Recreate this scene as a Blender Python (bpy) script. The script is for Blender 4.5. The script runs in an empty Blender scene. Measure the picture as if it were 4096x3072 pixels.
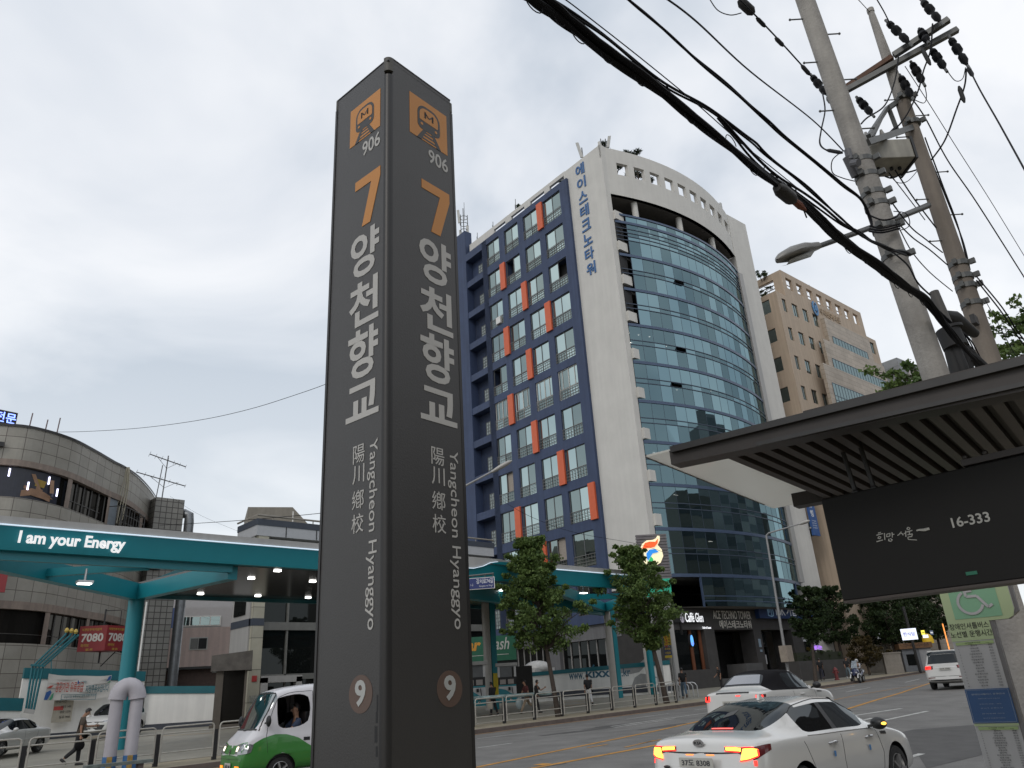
import bpy, bmesh, math, random
from mathutils import Vector as V, Matrix, noise as mnoise
from mathutils.bvhtree import BVHTree
R_ = math.radians
SC = bpy.context.scene
COL = SC.collection
random.seed(7)

# ------------------------------------------------------------------ camera
# world axes: X along the road, Y across it, camera above the origin
CAMP = V((0, 0, 1.7)); FOC = 2986.2; PITCH = R_(22.218); ROLL = R_(-3.642); AZ = 46.0
def d_az(az):
    a = R_(AZ - az); return V((math.cos(a), math.sin(a), 0))
_rt = d_az(90); CF = d_az(0) * math.cos(PITCH) + V((0, 0, 1)) * math.sin(PITCH)
_up = _rt.cross(CF)
CR = _rt * math.cos(ROLL) + _up * math.sin(ROLL)
CU = _up * math.cos(ROLL) - _rt * math.sin(ROLL)
cam = bpy.data.cameras.new('camera'); camo = bpy.data.objects.new('camera', cam); COL.objects.link(camo)
m = Matrix((CR, CU, -CF)).transposed().to_4x4(); m.translation = CAMP
camo.matrix_world = m
cam.sensor_width = 36.0; cam.lens = 36.0 * FOC / 4096.0
cam.clip_start = 0.1; cam.clip_end = 6000
SC.camera = camo
SC.render.resolution_x = 1024; SC.render.resolution_y = 768

# ------------------------------------------------------------------ sky, sun, exposure
SUN_EL, SUN_AZ = R_(38), R_(200)      # soft overcast light from the left, behind the viewer
w = bpy.data.worlds.new('World'); SC.world = w; w.use_nodes = True
nt = w.node_tree; nt.nodes.clear()
def N(t, **k):
    n = nt.nodes.new(t)
    for a, b in k.items(): setattr(n, a, b)
    return n
def LK(a, b): nt.links.new(a, b)
out = N('ShaderNodeOutputWorld')
sky = N('ShaderNodeTexSky'); sky.sky_type = 'NISHITA'; sky.sun_disc = False
sky.sun_elevation = SUN_EL; sky.sun_rotation = R_(90) - SUN_AZ
sky.air_density = 1.2; sky.dust_density = 2.0
bg1 = N('ShaderNodeBackground'); bg1.inputs['Strength'].default_value = 0.10
LK(sky.outputs[0], bg1.inputs['Color'])
tc = N('ShaderNodeTexCoord'); sep = N('ShaderNodeSeparateXYZ'); LK(tc.outputs['Generated'], sep.inputs[0])
zz = N('ShaderNodeMath', operation='ADD'); LK(sep.outputs['Z'], zz.inputs[0]); zz.inputs[1].default_value = 0.32
def div(o):
    d = N('ShaderNodeMath', operation='DIVIDE'); LK(o, d.inputs[0]); LK(zz.outputs[0], d.inputs[1]); return d.outputs[0]
cmb = N('ShaderNodeCombineXYZ'); LK(div(sep.outputs['X']), cmb.inputs[0]); LK(div(sep.outputs['Y']), cmb.inputs[1])
cmb.inputs[2].default_value = 3.7
n1 = N('ShaderNodeTexNoise'); n1.inputs['Scale'].default_value = 1.5; n1.inputs['Detail'].default_value = 6; n1.inputs['Roughness'].default_value = 0.5
n1.inputs['Distortion'].default_value = 0.35
LK(cmb.outputs[0], n1.inputs['Vector'])
rp = N('ShaderNodeValToRGB'); cr = rp.color_ramp
cr.elements[0].position = 0.38; cr.elements[0].color = (0.45, 0.52, 0.61, 1)
cr.elements[1].position = 0.63; cr.elements[1].color = (0.94, 0.95, 0.975, 1)
e = cr.elements.new(0.50); e.color = (0.72, 0.76, 0.82, 1)
LK(n1.outputs['Fac'], rp.inputs['Fac'])
# the cloud deck thins to a pale glow near the horizon
hz = N('ShaderNodeMapRange'); LK(sep.outputs['Z'], hz.inputs['Value'])
hz.inputs['From Min'].default_value = 0.02; hz.inputs['From Max'].default_value = 0.55
hz.inputs['To Min'].default_value = 0.9; hz.inputs['To Max'].default_value = 0.0
mx = N('ShaderNodeMix', data_type='RGBA'); LK(hz.outputs[0], mx.inputs[0]); LK(rp.outputs[0], mx.inputs[6])
mx.inputs[7].default_value = (0.90, 0.93, 0.95, 1)
bg2 = N('ShaderNodeBackground'); LK(mx.outputs[2], bg2.inputs['Color']); bg2.inputs['Strength'].default_value = 1.12
ms = N('ShaderNodeMixShader'); ms.inputs[0].default_value = 0.90
LK(bg1.outputs[0], ms.inputs[1]); LK(bg2.outputs[0], ms.inputs[2]); LK(ms.outputs[0], out.inputs['Surface'])

sl = bpy.data.lights.new('sun', 'SUN'); sl.energy = 0.7; sl.angle = R_(20); sl.color = (1.0, 0.95, 0.88)
so = bpy.data.objects.new('sun', sl); COL.objects.link(so)
sd = V((math.cos(SUN_EL) * math.cos(SUN_AZ), math.cos(SUN_EL) * math.sin(SUN_AZ), math.sin(SUN_EL)))
so.rotation_euler = sd.to_track_quat('Z', 'Y').to_euler()
SC.view_settings.view_transform = 'Standard'; SC.view_settings.look = 'None'
SC.view_settings.exposure = 0.0; SC.view_settings.gamma = 1.0
try:
    SC.cycles.max_bounces = 8; SC.cycles.transparent_max_bounces = 8; SC.cycles.use_denoising = True
    SC.cycles.caustics_reflective = False; SC.cycles.caustics_refractive = False
except Exception: pass

# ------------------------------------------------------------------ survey helpers (photo sight lines -> points in the world)
def ray(u, v):
    d = CF + CR * ((u - 2048) / FOC) - CU * ((v - 1536) / FOC)
    return d / math.hypot(d.x, d.y)
def W(u, v, D): return CAMP + ray(u, v) * D                     # at horizontal distance D
def ZP(u, v, z):
    d = ray(u, v); return CAMP + d * ((z - CAMP.z) / d.z)        # on the level z
def PLN(u, v, p, n):
    d = ray(u, v); return CAMP + d * ((V(p) - CAMP).dot(n) / d.dot(n))
def interp(x, xs, ys):
    if x <= xs[0]: return ys[0]
    for i in range(len(xs) - 1):
        if x <= xs[i + 1]:
            t = (x - xs[i]) / (xs[i + 1] - xs[i]); return ys[i] + t * (ys[i + 1] - ys[i])
    return ys[-1]
def kerb_y(x): return interp(x, [-200, 42, 54, 70, 85, 110, 150, 400], [25, 25, 26.2, 28.1, 30.0, 33.6, 40, 90])
YS = [-60, -8, 3, 6, 12, 17, 24]
def crown(y): return interp(y, [6, 12, 17, 24], [-.1, .08, .08, 0])
def gr(x, y):                                                    # ground height
    z = .012 * max(0, min(x, 150) - 8) + crown(y)
    if y <= 3: z += .10
    k = kerb_y(x)
    if y >= k: z += .15
    if y > k + 3: z += .02 * (min(y, k + 60) - k - 3)
    return z
def GR(u, v):
    d = ray(u, v); t = 2.0
    while t < 260:
        p = CAMP + d * t
        if p.z < gr(p.x, p.y): return p
        t += .03
    return CAMP + d * 260
# ------------------------------------------------------------------ materials
MATS = {}
def lin(c):
    return tuple(((x / 12.92) if x <= .04045 else ((x + .055) / 1.055) ** 2.4) for x in c)
def mat(name, col=(.5, .5, .5), rough=.6, metal=0.0, spec=.5, var=.12, scale=3.0, bump=0.0, bscale=60, emit=0, coat=0, dirt=0):
    if name in MATS: return MATS[name]
    m = bpy.data.materials.new(name); m.use_nodes = True; t = m.node_tree; b = t.nodes['Principled BSDF']
    b.inputs['Roughness'].default_value = rough; b.inputs['Metallic'].default_value = metal
    b.inputs['Specular IOR Level'].default_value = spec; b.inputs['Coat Weight'].default_value = coat
    b.inputs['Coat Roughness'].default_value = .05
    co = t.nodes.new('ShaderNodeTexCoord')
    if var > 0:
        n = t.nodes.new('ShaderNodeTexNoise'); n.inputs['Scale'].default_value = scale; n.inputs['Detail'].default_value = 5
        n.inputs['Roughness'].default_value = .6
        t.links.new(co.outputs['Object'], n.inputs['Vector'])
        r = t.nodes.new('ShaderNodeValToRGB'); r.color_ramp.elements[0].position = .3; r.color_ramp.elements[1].position = .7
        r.color_ramp.elements[0].color = tuple(c * (1 - var) for c in col) + (1,)
        r.color_ramp.elements[1].color = tuple(min(1, c * (1 + var)) for c in col) + (1,)
        t.links.new(n.outputs['Fac'], r.inputs['Fac']); src = r.outputs[0]
        if dirt > 0:                                            # rain streaks: noise stretched down the face
            mp = t.nodes.new('ShaderNodeMapping'); mp.inputs['Scale'].default_value = (1.6, 1.6, .09)
            t.links.new(co.outputs['Object'], mp.inputs['Vector'])
            n2 = t.nodes.new('ShaderNodeTexNoise'); n2.inputs['Scale'].default_value = 2.0; n2.inputs['Detail'].default_value = 6
            t.links.new(mp.outputs[0], n2.inputs['Vector'])
            r2 = t.nodes.new('ShaderNodeValToRGB'); r2.color_ramp.elements[0].position = .42; r2.color_ramp.elements[1].position = .62
            r2.color_ramp.elements[0].color = (1 - dirt, 1 - dirt, 1 - dirt * .95, 1); r2.color_ramp.elements[1].color = (1, 1, 1, 1)
            t.links.new(n2.outputs['Fac'], r2.inputs['Fac'])
            mm = t.nodes.new('ShaderNodeMix'); mm.data_type = 'RGBA'; mm.blend_type = 'MULTIPLY'; mm.inputs[0].default_value = 1
            t.links.new(src, mm.inputs[6]); t.links.new(r2.outputs[0], mm.inputs[7]); src = mm.outputs[2]
        t.links.new(src, b.inputs['Base Color'])
    else:
        b.inputs['Base Color'].default_value = (*col, 1)
    if bump > 0:
        n = t.nodes.new('ShaderNodeTexNoise'); n.inputs['Scale'].default_value = bscale; n.inputs['Detail'].default_value = 3
        t.links.new(co.outputs['Object'], n.inputs['Vector'])
        bp = t.nodes.new('ShaderNodeBump'); bp.inputs['Strength'].default_value = bump; bp.inputs['Distance'].default_value = .02
        t.links.new(n.outputs['Fac'], bp.inputs['Height']); t.links.new(bp.outputs[0], b.inputs['Normal'])
    if emit > 0:
        b.inputs['Emission Color'].default_value = (*col, 1); b.inputs['Emission Strength'].default_value = emit
    MATS[name] = m; return m
def glass_mat(name, tint=(.3, .46, .52), fac=.65, dark=(.015, .018, .02), rough=.02, see=0.0, wob=.0, top=1.0):
    """coated window glass: tinted mirror over a dark (or partly see-through) body"""
    if name in MATS: return MATS[name]
    m = bpy.data.materials.new(name); m.use_nodes = True; t = m.node_tree; t.nodes.clear()
    o = t.nodes.new('ShaderNodeOutputMaterial'); g = t.nodes.new('ShaderNodeBsdfGlossy')
    g.inputs['Color'].default_value = (*tint, 1); g.inputs['Roughness'].default_value = rough
    d = t.nodes.new('ShaderNodeBsdfDiffuse'); d.inputs['Color'].default_value = (*dark, 1)
    base = d.outputs[0]
    if see > 0:
        tr = t.nodes.new('ShaderNodeBsdfTransparent'); tr.inputs['Color'].default_value = (see, see * 1.05, see * 1.05, 1)
        base = tr.outputs[0]
    fr = t.nodes.new('ShaderNodeFresnel'); fr.inputs['IOR'].default_value = 1.5
    mr = t.nodes.new('ShaderNodeMapRange'); mr.inputs['From Min'].default_value = .04; mr.inputs['From Max'].default_value = 1
    mr.inputs['To Min'].default_value = fac; mr.inputs['To Max'].default_value = top
    t.links.new(fr.outputs[0], mr.inputs['Value'])
    x = t.nodes.new('ShaderNodeMixShader'); t.links.new(mr.outputs[0], x.inputs[0])
    t.links.new(base, x.inputs[1]); t.links.new(g.outputs[0], x.inputs[2]); t.links.new(x.outputs[0], o.inputs[0])
    if wob > 0:
        co = t.nodes.new('ShaderNodeTexCoord'); n = t.nodes.new('ShaderNodeTexNoise'); n.inputs['Scale'].default_value = .8; n.inputs['Detail'].default_value = 1
        t.links.new(co.outputs['Object'], n.inputs['Vector'])
        bp = t.nodes.new('ShaderNodeBump'); bp.inputs['Strength'].default_value = wob; bp.inputs['Distance'].default_value = .05
        t.links.new(n.outputs['Fac'], bp.inputs['Height']); t.links.new(bp.outputs[0], g.inputs['Normal'])
    MATS[name] = m; return m
def tile_mat(name, col, mortar, bw, bh, ms=.015, offset=0, rough=.5, var=.1, msize_soft=.1):
    """panel or tile cladding drawn in metres from the UV map (u along the wall, v height)"""
    if name in MATS: return MATS[name]
    m = bpy.data.materials.new(name); m.use_nodes = True; t = m.node_tree; b = t.nodes['Principled BSDF']; b.inputs['Roughness'].default_value = rough
    uv = t.nodes.new('ShaderNodeUVMap'); br = t.nodes.new('ShaderNodeTexBrick'); br.offset = offset; br.squash = 1
    br.inputs['Scale'].default_value = 1; br.inputs['Brick Width'].default_value = bw; br.inputs['Row Height'].default_value = bh
    br.inputs['Mortar Size'].default_value = ms; br.inputs['Mortar Smooth'].default_value = msize_soft; br.inputs['Bias'].default_value = 0
    br.inputs['Color1'].default_value = tuple(c * (1 - var) for c in col) + (1,)
    br.inputs['Color2'].default_value = tuple(c * (1 + var) for c in col) + (1,)
    br.inputs['Mortar'].default_value = (*mortar, 1)
    t.links.new(uv.outputs[0], br.inputs['Vector'])
    n = t.nodes.new('ShaderNodeTexNoise'); n.inputs['Scale'].default_value = .35; n.inputs['Detail'].default_value = 8; n.inputs['Roughness'].default_value = .7
    co = t.nodes.new('ShaderNodeTexCoord'); t.links.new(co.outputs['Object'], n.inputs['Vector'])
    r = t.nodes.new('ShaderNodeValToRGB'); r.color_ramp.elements[0].position = .3; r.color_ramp.elements[1].position = .65
    r.color_ramp.elements[0].color = (.72, .71, .69, 1); r.color_ramp.elements[1].color = (1, 1, 1, 1)
    t.links.new(n.outputs['Fac'], r.inputs['Fac'])
    mm = t.nodes.new('ShaderNodeMix'); mm.data_type = 'RGBA'; mm.blend_type = 'MULTIPLY'; mm.inputs[0].default_value = 1
    t.links.new(br.outputs['Color'], mm.inputs[6]); t.links.new(r.outputs[0], mm.inputs[7])
    t.links.new(mm.outputs[2], b.inputs['Base Color'])
    MATS[name] = m; return m

WHITE = mat('white_render', (.60, .585, .55), .75, var=.05, scale=.6, dirt=.04, bump=.15, bscale=8)
NAVY = mat('navy_render', (.042, .064, .130), .7, var=.10, scale=.7, dirt=.15)
ORANGE = mat('orange_panel', (.62, .115, .04), .5, var=.06, scale=2)
DARKMETAL = mat('dark_metal', (.035, .034, .034), .45, .3, var=.15, scale=6)
BLACK = mat('black_rubber', (.012, .012, .013), .7, var=.1)
STEEL = mat('brushed_steel', (.55, .55, .55), .35, .9, var=.08, scale=20)
PALESTEEL = mat('weathered_steel_rail', (.42, .40, .36), .5, .35, var=.12, scale=9)
CONC = mat('pole_concrete', (.36, .34, .31), .85, var=.2, scale=2.2, bump=.5, bscale=30, dirt=.3)
TEAL = mat('teal_paint', (.012, .205, .25), .38, var=.06, scale=.8)
TEALD = mat('teal_paint_dark', (.008, .11, .135), .45, var=.10, scale=1.5)
GREYP = mat('grey_cladding', (.36, .355, .345), .5, var=.05, scale=.6, dirt=.08)
WHITEP = mat('white_paint', (.74, .73, .70), .5, var=.04, scale=1.2, dirt=.07)
LEDW = mat('white_lamp', (1, .98, .93), emit=5, var=0)
LETW = mat('lit_white_letters', (.9, .9, .9), emit=.55, var=0)
INK = mat('ink_black', (.012, .012, .013), .6, var=0)
GLASS_C = glass_mat('curtain_wall_glass', (.20, .30, .33), .60, see=.16, rough=.015)
GLASS_W = glass_mat('window_glass_teal', (.42, .52, .51), .55, dark=(.012, .016, .016), wob=.05)
GLASS_D = glass_mat('dark_glass', (.35, .38, .38), .07, dark=(.008, .009, .009), wob=.03, top=.45)
GLASS_B = glass_mat('brown_glass', (.35, .33, .30), .03, dark=(.014, .013, .012), rough=.08, top=.15)
GLASS_CAR = glass_mat('car_glass', (.85, .9, .92), .045, dark=(.006, .007, .008), rough=.01)
GLASS_SHOP = glass_mat('shop_glass', (.5, .55, .54), .10, see=.55, rough=.01)

# ------------------------------------------------------------------ mesh building
class MB:
    def __init__(s): s.v = []; s.f = []; s.mi = []; s.uv = {}; s.cur = 0
    def mat(s, i): s.cur = i; return s
    def face(s, pts, uvs=None):
        i = len(s.v); s.v += [tuple(p) for p in pts]; s.f.append(tuple(range(i, i + len(pts)))); s.mi.append(s.cur)
        if uvs: s.uv[len(s.f) - 1] = uvs
        return s
    def box(s, a, b):
        x0, y0, z0 = (min(a[k], b[k]) for k in range(3)); x1, y1, z1 = (max(a[k], b[k]) for k in range(3))
        i = len(s.v)
        s.v += [(x0, y0, z0), (x1, y0, z0), (x1, y1, z0), (x0, y1, z0), (x0, y0, z1), (x1, y0, z1), (x1, y1, z1), (x0, y1, z1)]
        for q in ((0, 3, 2, 1), (4, 5, 6, 7), (0, 1, 5, 4), (1, 2, 6, 5), (2, 3, 7, 6), (3, 0, 4, 7)):
            s.f.append(tuple(i + k for k in q)); s.mi.append(s.cur)
        return s
    def hexa(s, p):                                             # 8 corners, bottom ring then top ring
        i = len(s.v); s.v += [tuple(q) for q in p]
        for q in ((0, 3, 2, 1), (4, 5, 6, 7), (0, 1, 5, 4), (1, 2, 6, 5), (2, 3, 7, 6), (3, 0, 4, 7)):
            s.f.append(tuple(i + k for k in q)); s.mi.append(s.cur)
        return s
    def bar(s, p, q, w, h, up=(0, 0, 1)):                       # rectangular bar between two points
        p, q = V(p), V(q); d = (q - p).normalized(); u = V(up)
        sx = d.cross(u)
        if sx.length < 1e-4: sx = d.cross(V((1, 0, 0)))
        sx.normalize(); uu = sx.cross(d)
        c = []
        for e in (p, q):
            c += [e - sx * w / 2 - uu * h / 2, e + sx * w / 2 - uu * h / 2, e + sx * w / 2 + uu * h / 2, e - sx * w / 2 + uu * h / 2]
        return s.hexa([c[0], c[1], c[5], c[4], c[3], c[2], c[6], c[7]])
    def tube(s, pts, r, n=8, cap=True):
        pts = [V(p) for p in pts]; rs = r if isinstance(r, (list, tuple)) else [r] * len(pts)
        i0 = len(s.v); up = None
        for k, p in enumerate(pts):
            d = (pts[min(k + 1, len(pts) - 1)] - pts[max(k - 1, 0)])
            d = d.normalized() if d.length > 1e-9 else V((0, 0, 1))
            if up is None: up = d.orthogonal().normalized()
            else:
                up = up - d * up.dot(d)
                up = up.normalized() if up.length > 1e-6 else d.orthogonal().normalized()
            sd_ = d.cross(up)
            for j in range(n):
                a = 2 * math.pi * j / n
                s.v.append(tuple(p + (up * math.cos(a) + sd_ * math.sin(a)) * rs[k]))
        for k in range(len(pts) - 1):
            for j in range(n):
                a = i0 + k * n + j; b = i0 + k * n + (j + 1) % n
                s.f.append((a, b, b + n, a + n)); s.mi.append(s.cur)
        if cap:
            s.f.append(tuple(i0 + j for j in range(n))[::-1]); s.mi.append(s.cur)
            s.f.append(tuple(i0 + (len(pts) - 1) * n + j for j in range(n))); s.mi.append(s.cur)
        return s
    def cyl(s, p, q, r, r2=None, n=16): return s.tube([p, q], [r, r if r2 is None else r2], n)
    def ball(s, c, r, nu=12, nv=8):
        rx, ry, rz = r if isinstance(r, (list, tuple)) else (r, r, r); c = V(c); i0 = len(s.v)
        for a in range(nv + 1):
            th = math.pi * a / nv
            for b in range(nu):
                ph = 2 * math.pi * b / nu
                s.v.append((c.x + rx * math.sin(th) * math.cos(ph), c.y + ry * math.sin(th) * math.sin(ph), c.z + rz * math.cos(th)))
        for a in range(nv):
            for b in range(nu):
                p = i0 + a * nu + b; q = i0 + a * nu + (b + 1) % nu
                s.f.append((p, p + nu, q + nu, q)); s.mi.append(s.cur)
        return s
    def lathe(s, o, ax, prof, n=14):                            # prof: (distance along axis, radius)
        o = V(o); ax = V(ax).normalized()
        return s.tube([o + ax * a for a, r in prof], [max(r, .0005) for a, r in prof], n) if len({round(a, 5) for a, r in prof}) == len(prof) else s._lathe(o, ax, prof, n)
    def _lathe(s, o, ax, prof, n):
        o, ax = V(o), V(ax).normalized(); u = ax.orthogonal().normalized(); w_ = ax.cross(u); i0 = len(s.v)
        for a, r in prof:
            for j in range(n):
                t = 2 * math.pi * j / n; s.v.append(tuple(o + ax * a + (u * math.cos(t) + w_ * math.sin(t)) * r))
        for k in range(len(prof) - 1):
            for j in range(n):
                a = i0 + k * n + j; b = i0 + k * n + (j + 1) % n
                s.f.append((a, b, b + n, a + n)); s.mi.append(s.cur)
        return s
    def prism(s, poly, o, xd, yd, depth):                       # outline in the plane (o, xd, yd) pushed back by depth along xd x yd
        o, xd, yd = V(o), V(xd), V(yd); nn = xd.cross(yd).normalized() * depth; n = len(poly); i = len(s.v)
        for k in (0, 1):
            for (a, b) in poly: s.v.append(tuple(o + xd * a + yd * b + nn * (1 - k)))
        s.f.append(tuple(i + j for j in range(n))); s.mi.append(s.cur)
        s.f.append(tuple(i + n + j for j in range(n))[::-1]); s.mi.append(s.cur)
        for j in range(n):
            k = (j + 1) % n; s.f.append((i + j, i + n + j, i + n + k, i + k)); s.mi.append(s.cur)
        return s
    def build(s, name, mats, parent=None, smooth=False, fix=True):
        me = bpy.data.meshes.new(name); me.from_pydata(s.v, [], s.f)
        ml = mats if isinstance(mats, (list, tuple)) else [mats]
        for m in ml: me.materials.append(m)
        me.polygons.foreach_set('material_index', s.mi)
        if s.uv:
            l = me.uv_layers.new(name='UVMap')
            for fi, us in s.uv.items():
                for k, li in enumerate(me.polygons[fi].loop_indices): l.data[li].uv = us[k]
        if fix and len(s.f) < 20000:
            b = bmesh.new(); b.from_mesh(me); bmesh.ops.recalc_face_normals(b, faces=b.faces); b.to_mesh(me); b.free()
        if smooth:
            me.polygons.foreach_set('use_smooth', [True] * len(me.polygons))
            try: me.set_sharp_from_angle(angle=R_(40))
            except Exception: pass
        me.update(); o = bpy.data.objects.new(name, me); COL.objects.link(o)
        if parent: o.parent = parent
        return o
def tag(o, label, cat, group=None, kind=None):
    if label: o['label'] = label
    if cat: o['category'] = cat
    if group: o['group'] = group
    if kind: o['kind'] = kind
    return o
def thing(name, label, cat, loc=(0, 0, 0), rz=0, group=None):
    o = bpy.data.objects.new(name, None); COL.objects.link(o); o.location = loc; o.rotation_euler = (0, 0, rz)
    o.empty_display_size = .2
    return tag(o, label, cat, group)
def struct(o): o['kind'] = 'structure'; return o
def bevel(o, wdt=.01, seg=2):
    md = o.modifiers.new('bevel', 'BEVEL'); md.width = wdt; md.segments = seg; md.limit_method = 'ANGLE'; return o
def copy_tree(o, parent=None):
    c = o.copy(); COL.objects.link(c)
    if parent: c.parent = parent
    for ch in [x for x in KIDS(o)]: copy_tree(ch, c)
    return c
def KIDS(o): return [x for x in COL.objects if x.parent == o]
_FC = {}
def text_mesh(s, bold=0.0):
    key = (s, bold)
    if key in _FC: return _FC[key]
    c = bpy.data.curves.new('lettering', 'FONT'); c.body = s; c.size = 1; c.offset = bold; c.resolution_u = 3; c.align_x = 'CENTER'
    o = bpy.data.objects.new('lettering_source', c); COL.objects.link(o); bpy.context.view_layer.update()
    dg = bpy.context.evaluated_depsgraph_get(); me = bpy.data.meshes.new_from_object(o.evaluated_get(dg))
    vs = [tuple(v.co) for v in me.vertices]; fs = [tuple(p.vertices) for p in me.polygons]
    bpy.data.objects.remove(o); bpy.data.curves.remove(c); bpy.data.meshes.remove(me)
    _FC[key] = (vs, fs); return vs, fs
def put_text(mb, s, o, xd, yd, w=None, h=None, bold=0.0, thick=0.0, skew=0.0):
    """lettering fitted into a w x h rectangle whose lower left corner is o"""
    vs, fs = text_mesh(s, bold); o, xd, yd = V(o), V(xd).normalized(), V(yd).normalized()
    x0 = min(v[0] for v in vs); x1 = max(v[0] for v in vs); y0 = min(v[1] for v in vs); y1 = max(v[1] for v in vs)
    if w is None: sy = h / (y1 - y0); sx = sy
    elif h is None: sx = w / (x1 - x0); sy = sx
    else: sx = w / (x1 - x0); sy = h / (y1 - y0)
    nn = xd.cross(yd); i = len(mb.v); n = len(vs)
    P = [o + xd * ((v[0] - x0) * sx + skew * (v[1] - y0) * sy) + yd * ((v[1] - y0) * sy) for v in vs]
    mb.v += [tuple(p + nn * thick) for p in P]
    for f in fs: mb.f.append(tuple(i + k for k in f)); mb.mi.append(mb.cur)
    if thick > 0:
        mb.v += [tuple(p) for p in P]; cnt = {}
        for f in fs:
            for a, b in zip(f, f[1:] + f[:1]): cnt[(a, b)] = 1
        for (a, b) in cnt:
            if (b, a) not in cnt: mb.f.append((i + a, i + n + a, i + n + b, i + b)); mb.mi.append(mb.cur)
    return mb
def disc(mb, o, xd, yd, rx, ry=None, n=28, th=.0):
    ry = ry or rx; o, xd, yd = V(o), V(xd), V(yd)
    return mb.prism([(rx * math.cos(2 * math.pi * k / n), ry * math.sin(2 * math.pi * k / n)) for k in range(n)], o, xd, yd, max(th, .001))
Z3 = V((0, 0, 1))
# ------------------------------------------------------------------ ground, road, pavements
XS = [-80, -50, -30, -15, -5, 2, 8, 14, 20, 26, 32, 37, 42, 48, 54, 62, 70, 77.5, 85, 97, 110, 130, 150, 220, 300, 400]
ASPH = mat('asphalt', (.15, .146, .139), .8, var=.22, scale=.9, bump=.5, bscale=90)
PAVE = mat('paver_blocks', (.27, .235, .17), .85, var=.2, scale=1.5, bump=.4, bscale=40)
FORE = mat('forecourt_concrete', (.25, .235, .195), .6, var=.18, scale=.5, bump=.2, bscale=30)
KERB = mat('kerb_granite', (.12, .095, .085), .8, var=.2, scale=3)
base = MB(); base.box((-3000, -3000, -3.0), (3000, 3000, -1.2))
struct(base.build('ground', mat('far_ground', (.12, .12, .11), .9)))
def strip(name, ylines, m, up=0.0):
    b = MB()
    for i in range(len(XS) - 1):
        for j in range(len(ylines) - 1):
            q = []
            for (x, yl) in ((XS[i], ylines[j]), (XS[i + 1], ylines[j]), (XS[i + 1], ylines[j + 1]), (XS[i], ylines[j + 1])):
                y, side = yl(x); q.append((x, y, gr(x, y + side) + up))
            b.face(q)
    return struct(b.build(name, m))
c_ = lambda y, s=0: (lambda x: (y, s))
k_ = lambda d, s=0: (lambda x: (kerb_y(x) + d, s))
strip('road', [c_(3, .0001), c_(6), c_(12), c_(17), c_(24), k_(0, -.0001)], ASPH)
strip('near_pavement', [c_(-60), c_(-8), c_(2.8), ], PAVE)
strip('far_pavement', [k_(.2, .01), k_(3)], PAVE)
strip('forecourt', [k_(3.0), k_(20), k_(60), k_(160)], FORE)
for nm, ya, yb in (('near_kerb', c_(2.8), c_(3.0, -.0001)), ('far_kerb', k_(0, .0001), k_(.2, .001))):
    b = MB()
    for i in range(len(XS) - 1):
        x0, x1 = XS[i], XS[i + 1]
        (a0, s0), (a1, s1) = ya(x0), ya(x1); (b0, t0), (b1, t1) = yb(x0), yb(x1)
        za0, za1, zb0, zb1 = gr(x0, a0 + s0), gr(x1, a1 + s1), gr(x0, b0 + t0), gr(x1, b1 + t1)
        b.hexa([(x0, a0, za0 - .4), (x1, a1, za1 - .4), (x1, b1, zb1 - .4), (x0, b0, zb0 - .4), (x0, a0, za0 + .004), (x1, a1, za1 + .004), (x1, b1, zb1 + .004), (x0, b0, zb0 + .004)])
    struct(b.build(nm, KERB))
def mark(b, pts, wd):
    """painted line along road points, worn a little at its edges"""
    P = [V((p[0], p[1], 0)) for p in pts]; Q = [P[0]]
    for a, c in zip(P, P[1:]):
        n = max(1, int((c - a).length / .7)); Q += [a + (c - a) * (k / n) for k in range(1, n + 1)]
    L = []
    for k, p in enumerate(Q):
        d = (Q[min(k + 1, len(Q) - 1)] - Q[max(k - 1, 0)]).normalized(); s = V((-d.y, d.x, 0)) * wd / 2
        j = 1 + .12 * mnoise.noise(p * 2.3)
        L.append((p - s * j, p + s * j))
    for (a, c), (e_, g) in zip(L, L[1:]):
        b.face([(q.x, q.y, gr(q.x, q.y) + .006) for q in (a, e_, g, c)])
WM = mat('white_road_paint', (.42, .42, .40), .7, var=.3, scale=5); YM = mat('yellow_road_paint', (.44, .21, .03), .7, var=.3, scale=4)
b = MB()
GP = lambda *l: [tuple(GR(u, v)[:2]) for u, v in l]
mark(b, GP((2456, 2911), (2700, 2875)), .13); mark(b, [(23, 19.75), (30, 19.8), (33, 19.8)], .13)
mark(b, GP((1911, 2992), (2050, 2973)), .14); mark(b, GP((1908, 2956), (2139, 2928)), .12)
mark(b, [(27, 22.3), (30, 22.3)], .13); mark(b, [(32, 22.3), (35, 22.2)], .13)
for x in (5, -1, -7): mark(b, [(x, 19.6), (x + 3, 19.6)], .13)
for l in (((3604, 3041), (3688, 3016)), ((3504, 2889), (3711, 2845)), ((3417, 2863), (3607, 2834)), ((3384, 2769), (3481, 2750)), ((3395, 2764), (3457, 2755)), ((3340, 2758), (3420, 2745)), ((3620, 2730), (3680, 2716)), ((3450, 2882), (3490, 2873))):
    mark(b, GP(*l), .14 if l[0][0] > 3400 else .12)
for x in (34, 42, 50): mark(b, [(x, 10.4), (x + 4, 10.5)], .14)
for x in (22, 29, 36, 45): mark(b, [(x, 6.4), (x + 3, 6.4)], .14)
struct(b.build('lane_marking', WM))
b = MB()
mark(b, [(-20, 14.4), (5, 14.9)] + GP((1908, 3070), (2628, 2923)) + [(26, 17.2), (34, 17.6)], .16)
mark(b, [(-20, 12.9), (6, 13.3)] + GP((2150, 3070), (2595, 2987)) + [(22, 13.7), (27, 13.6)] + GP((3378, 2840), (3500, 2802), (3600, 2773), (3730, 2730), (3800, 2705)), .17)
mark(b, GP((3330, 2801), (3450, 2777), (3600, 2752), (3690, 2738)), .09)
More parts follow.
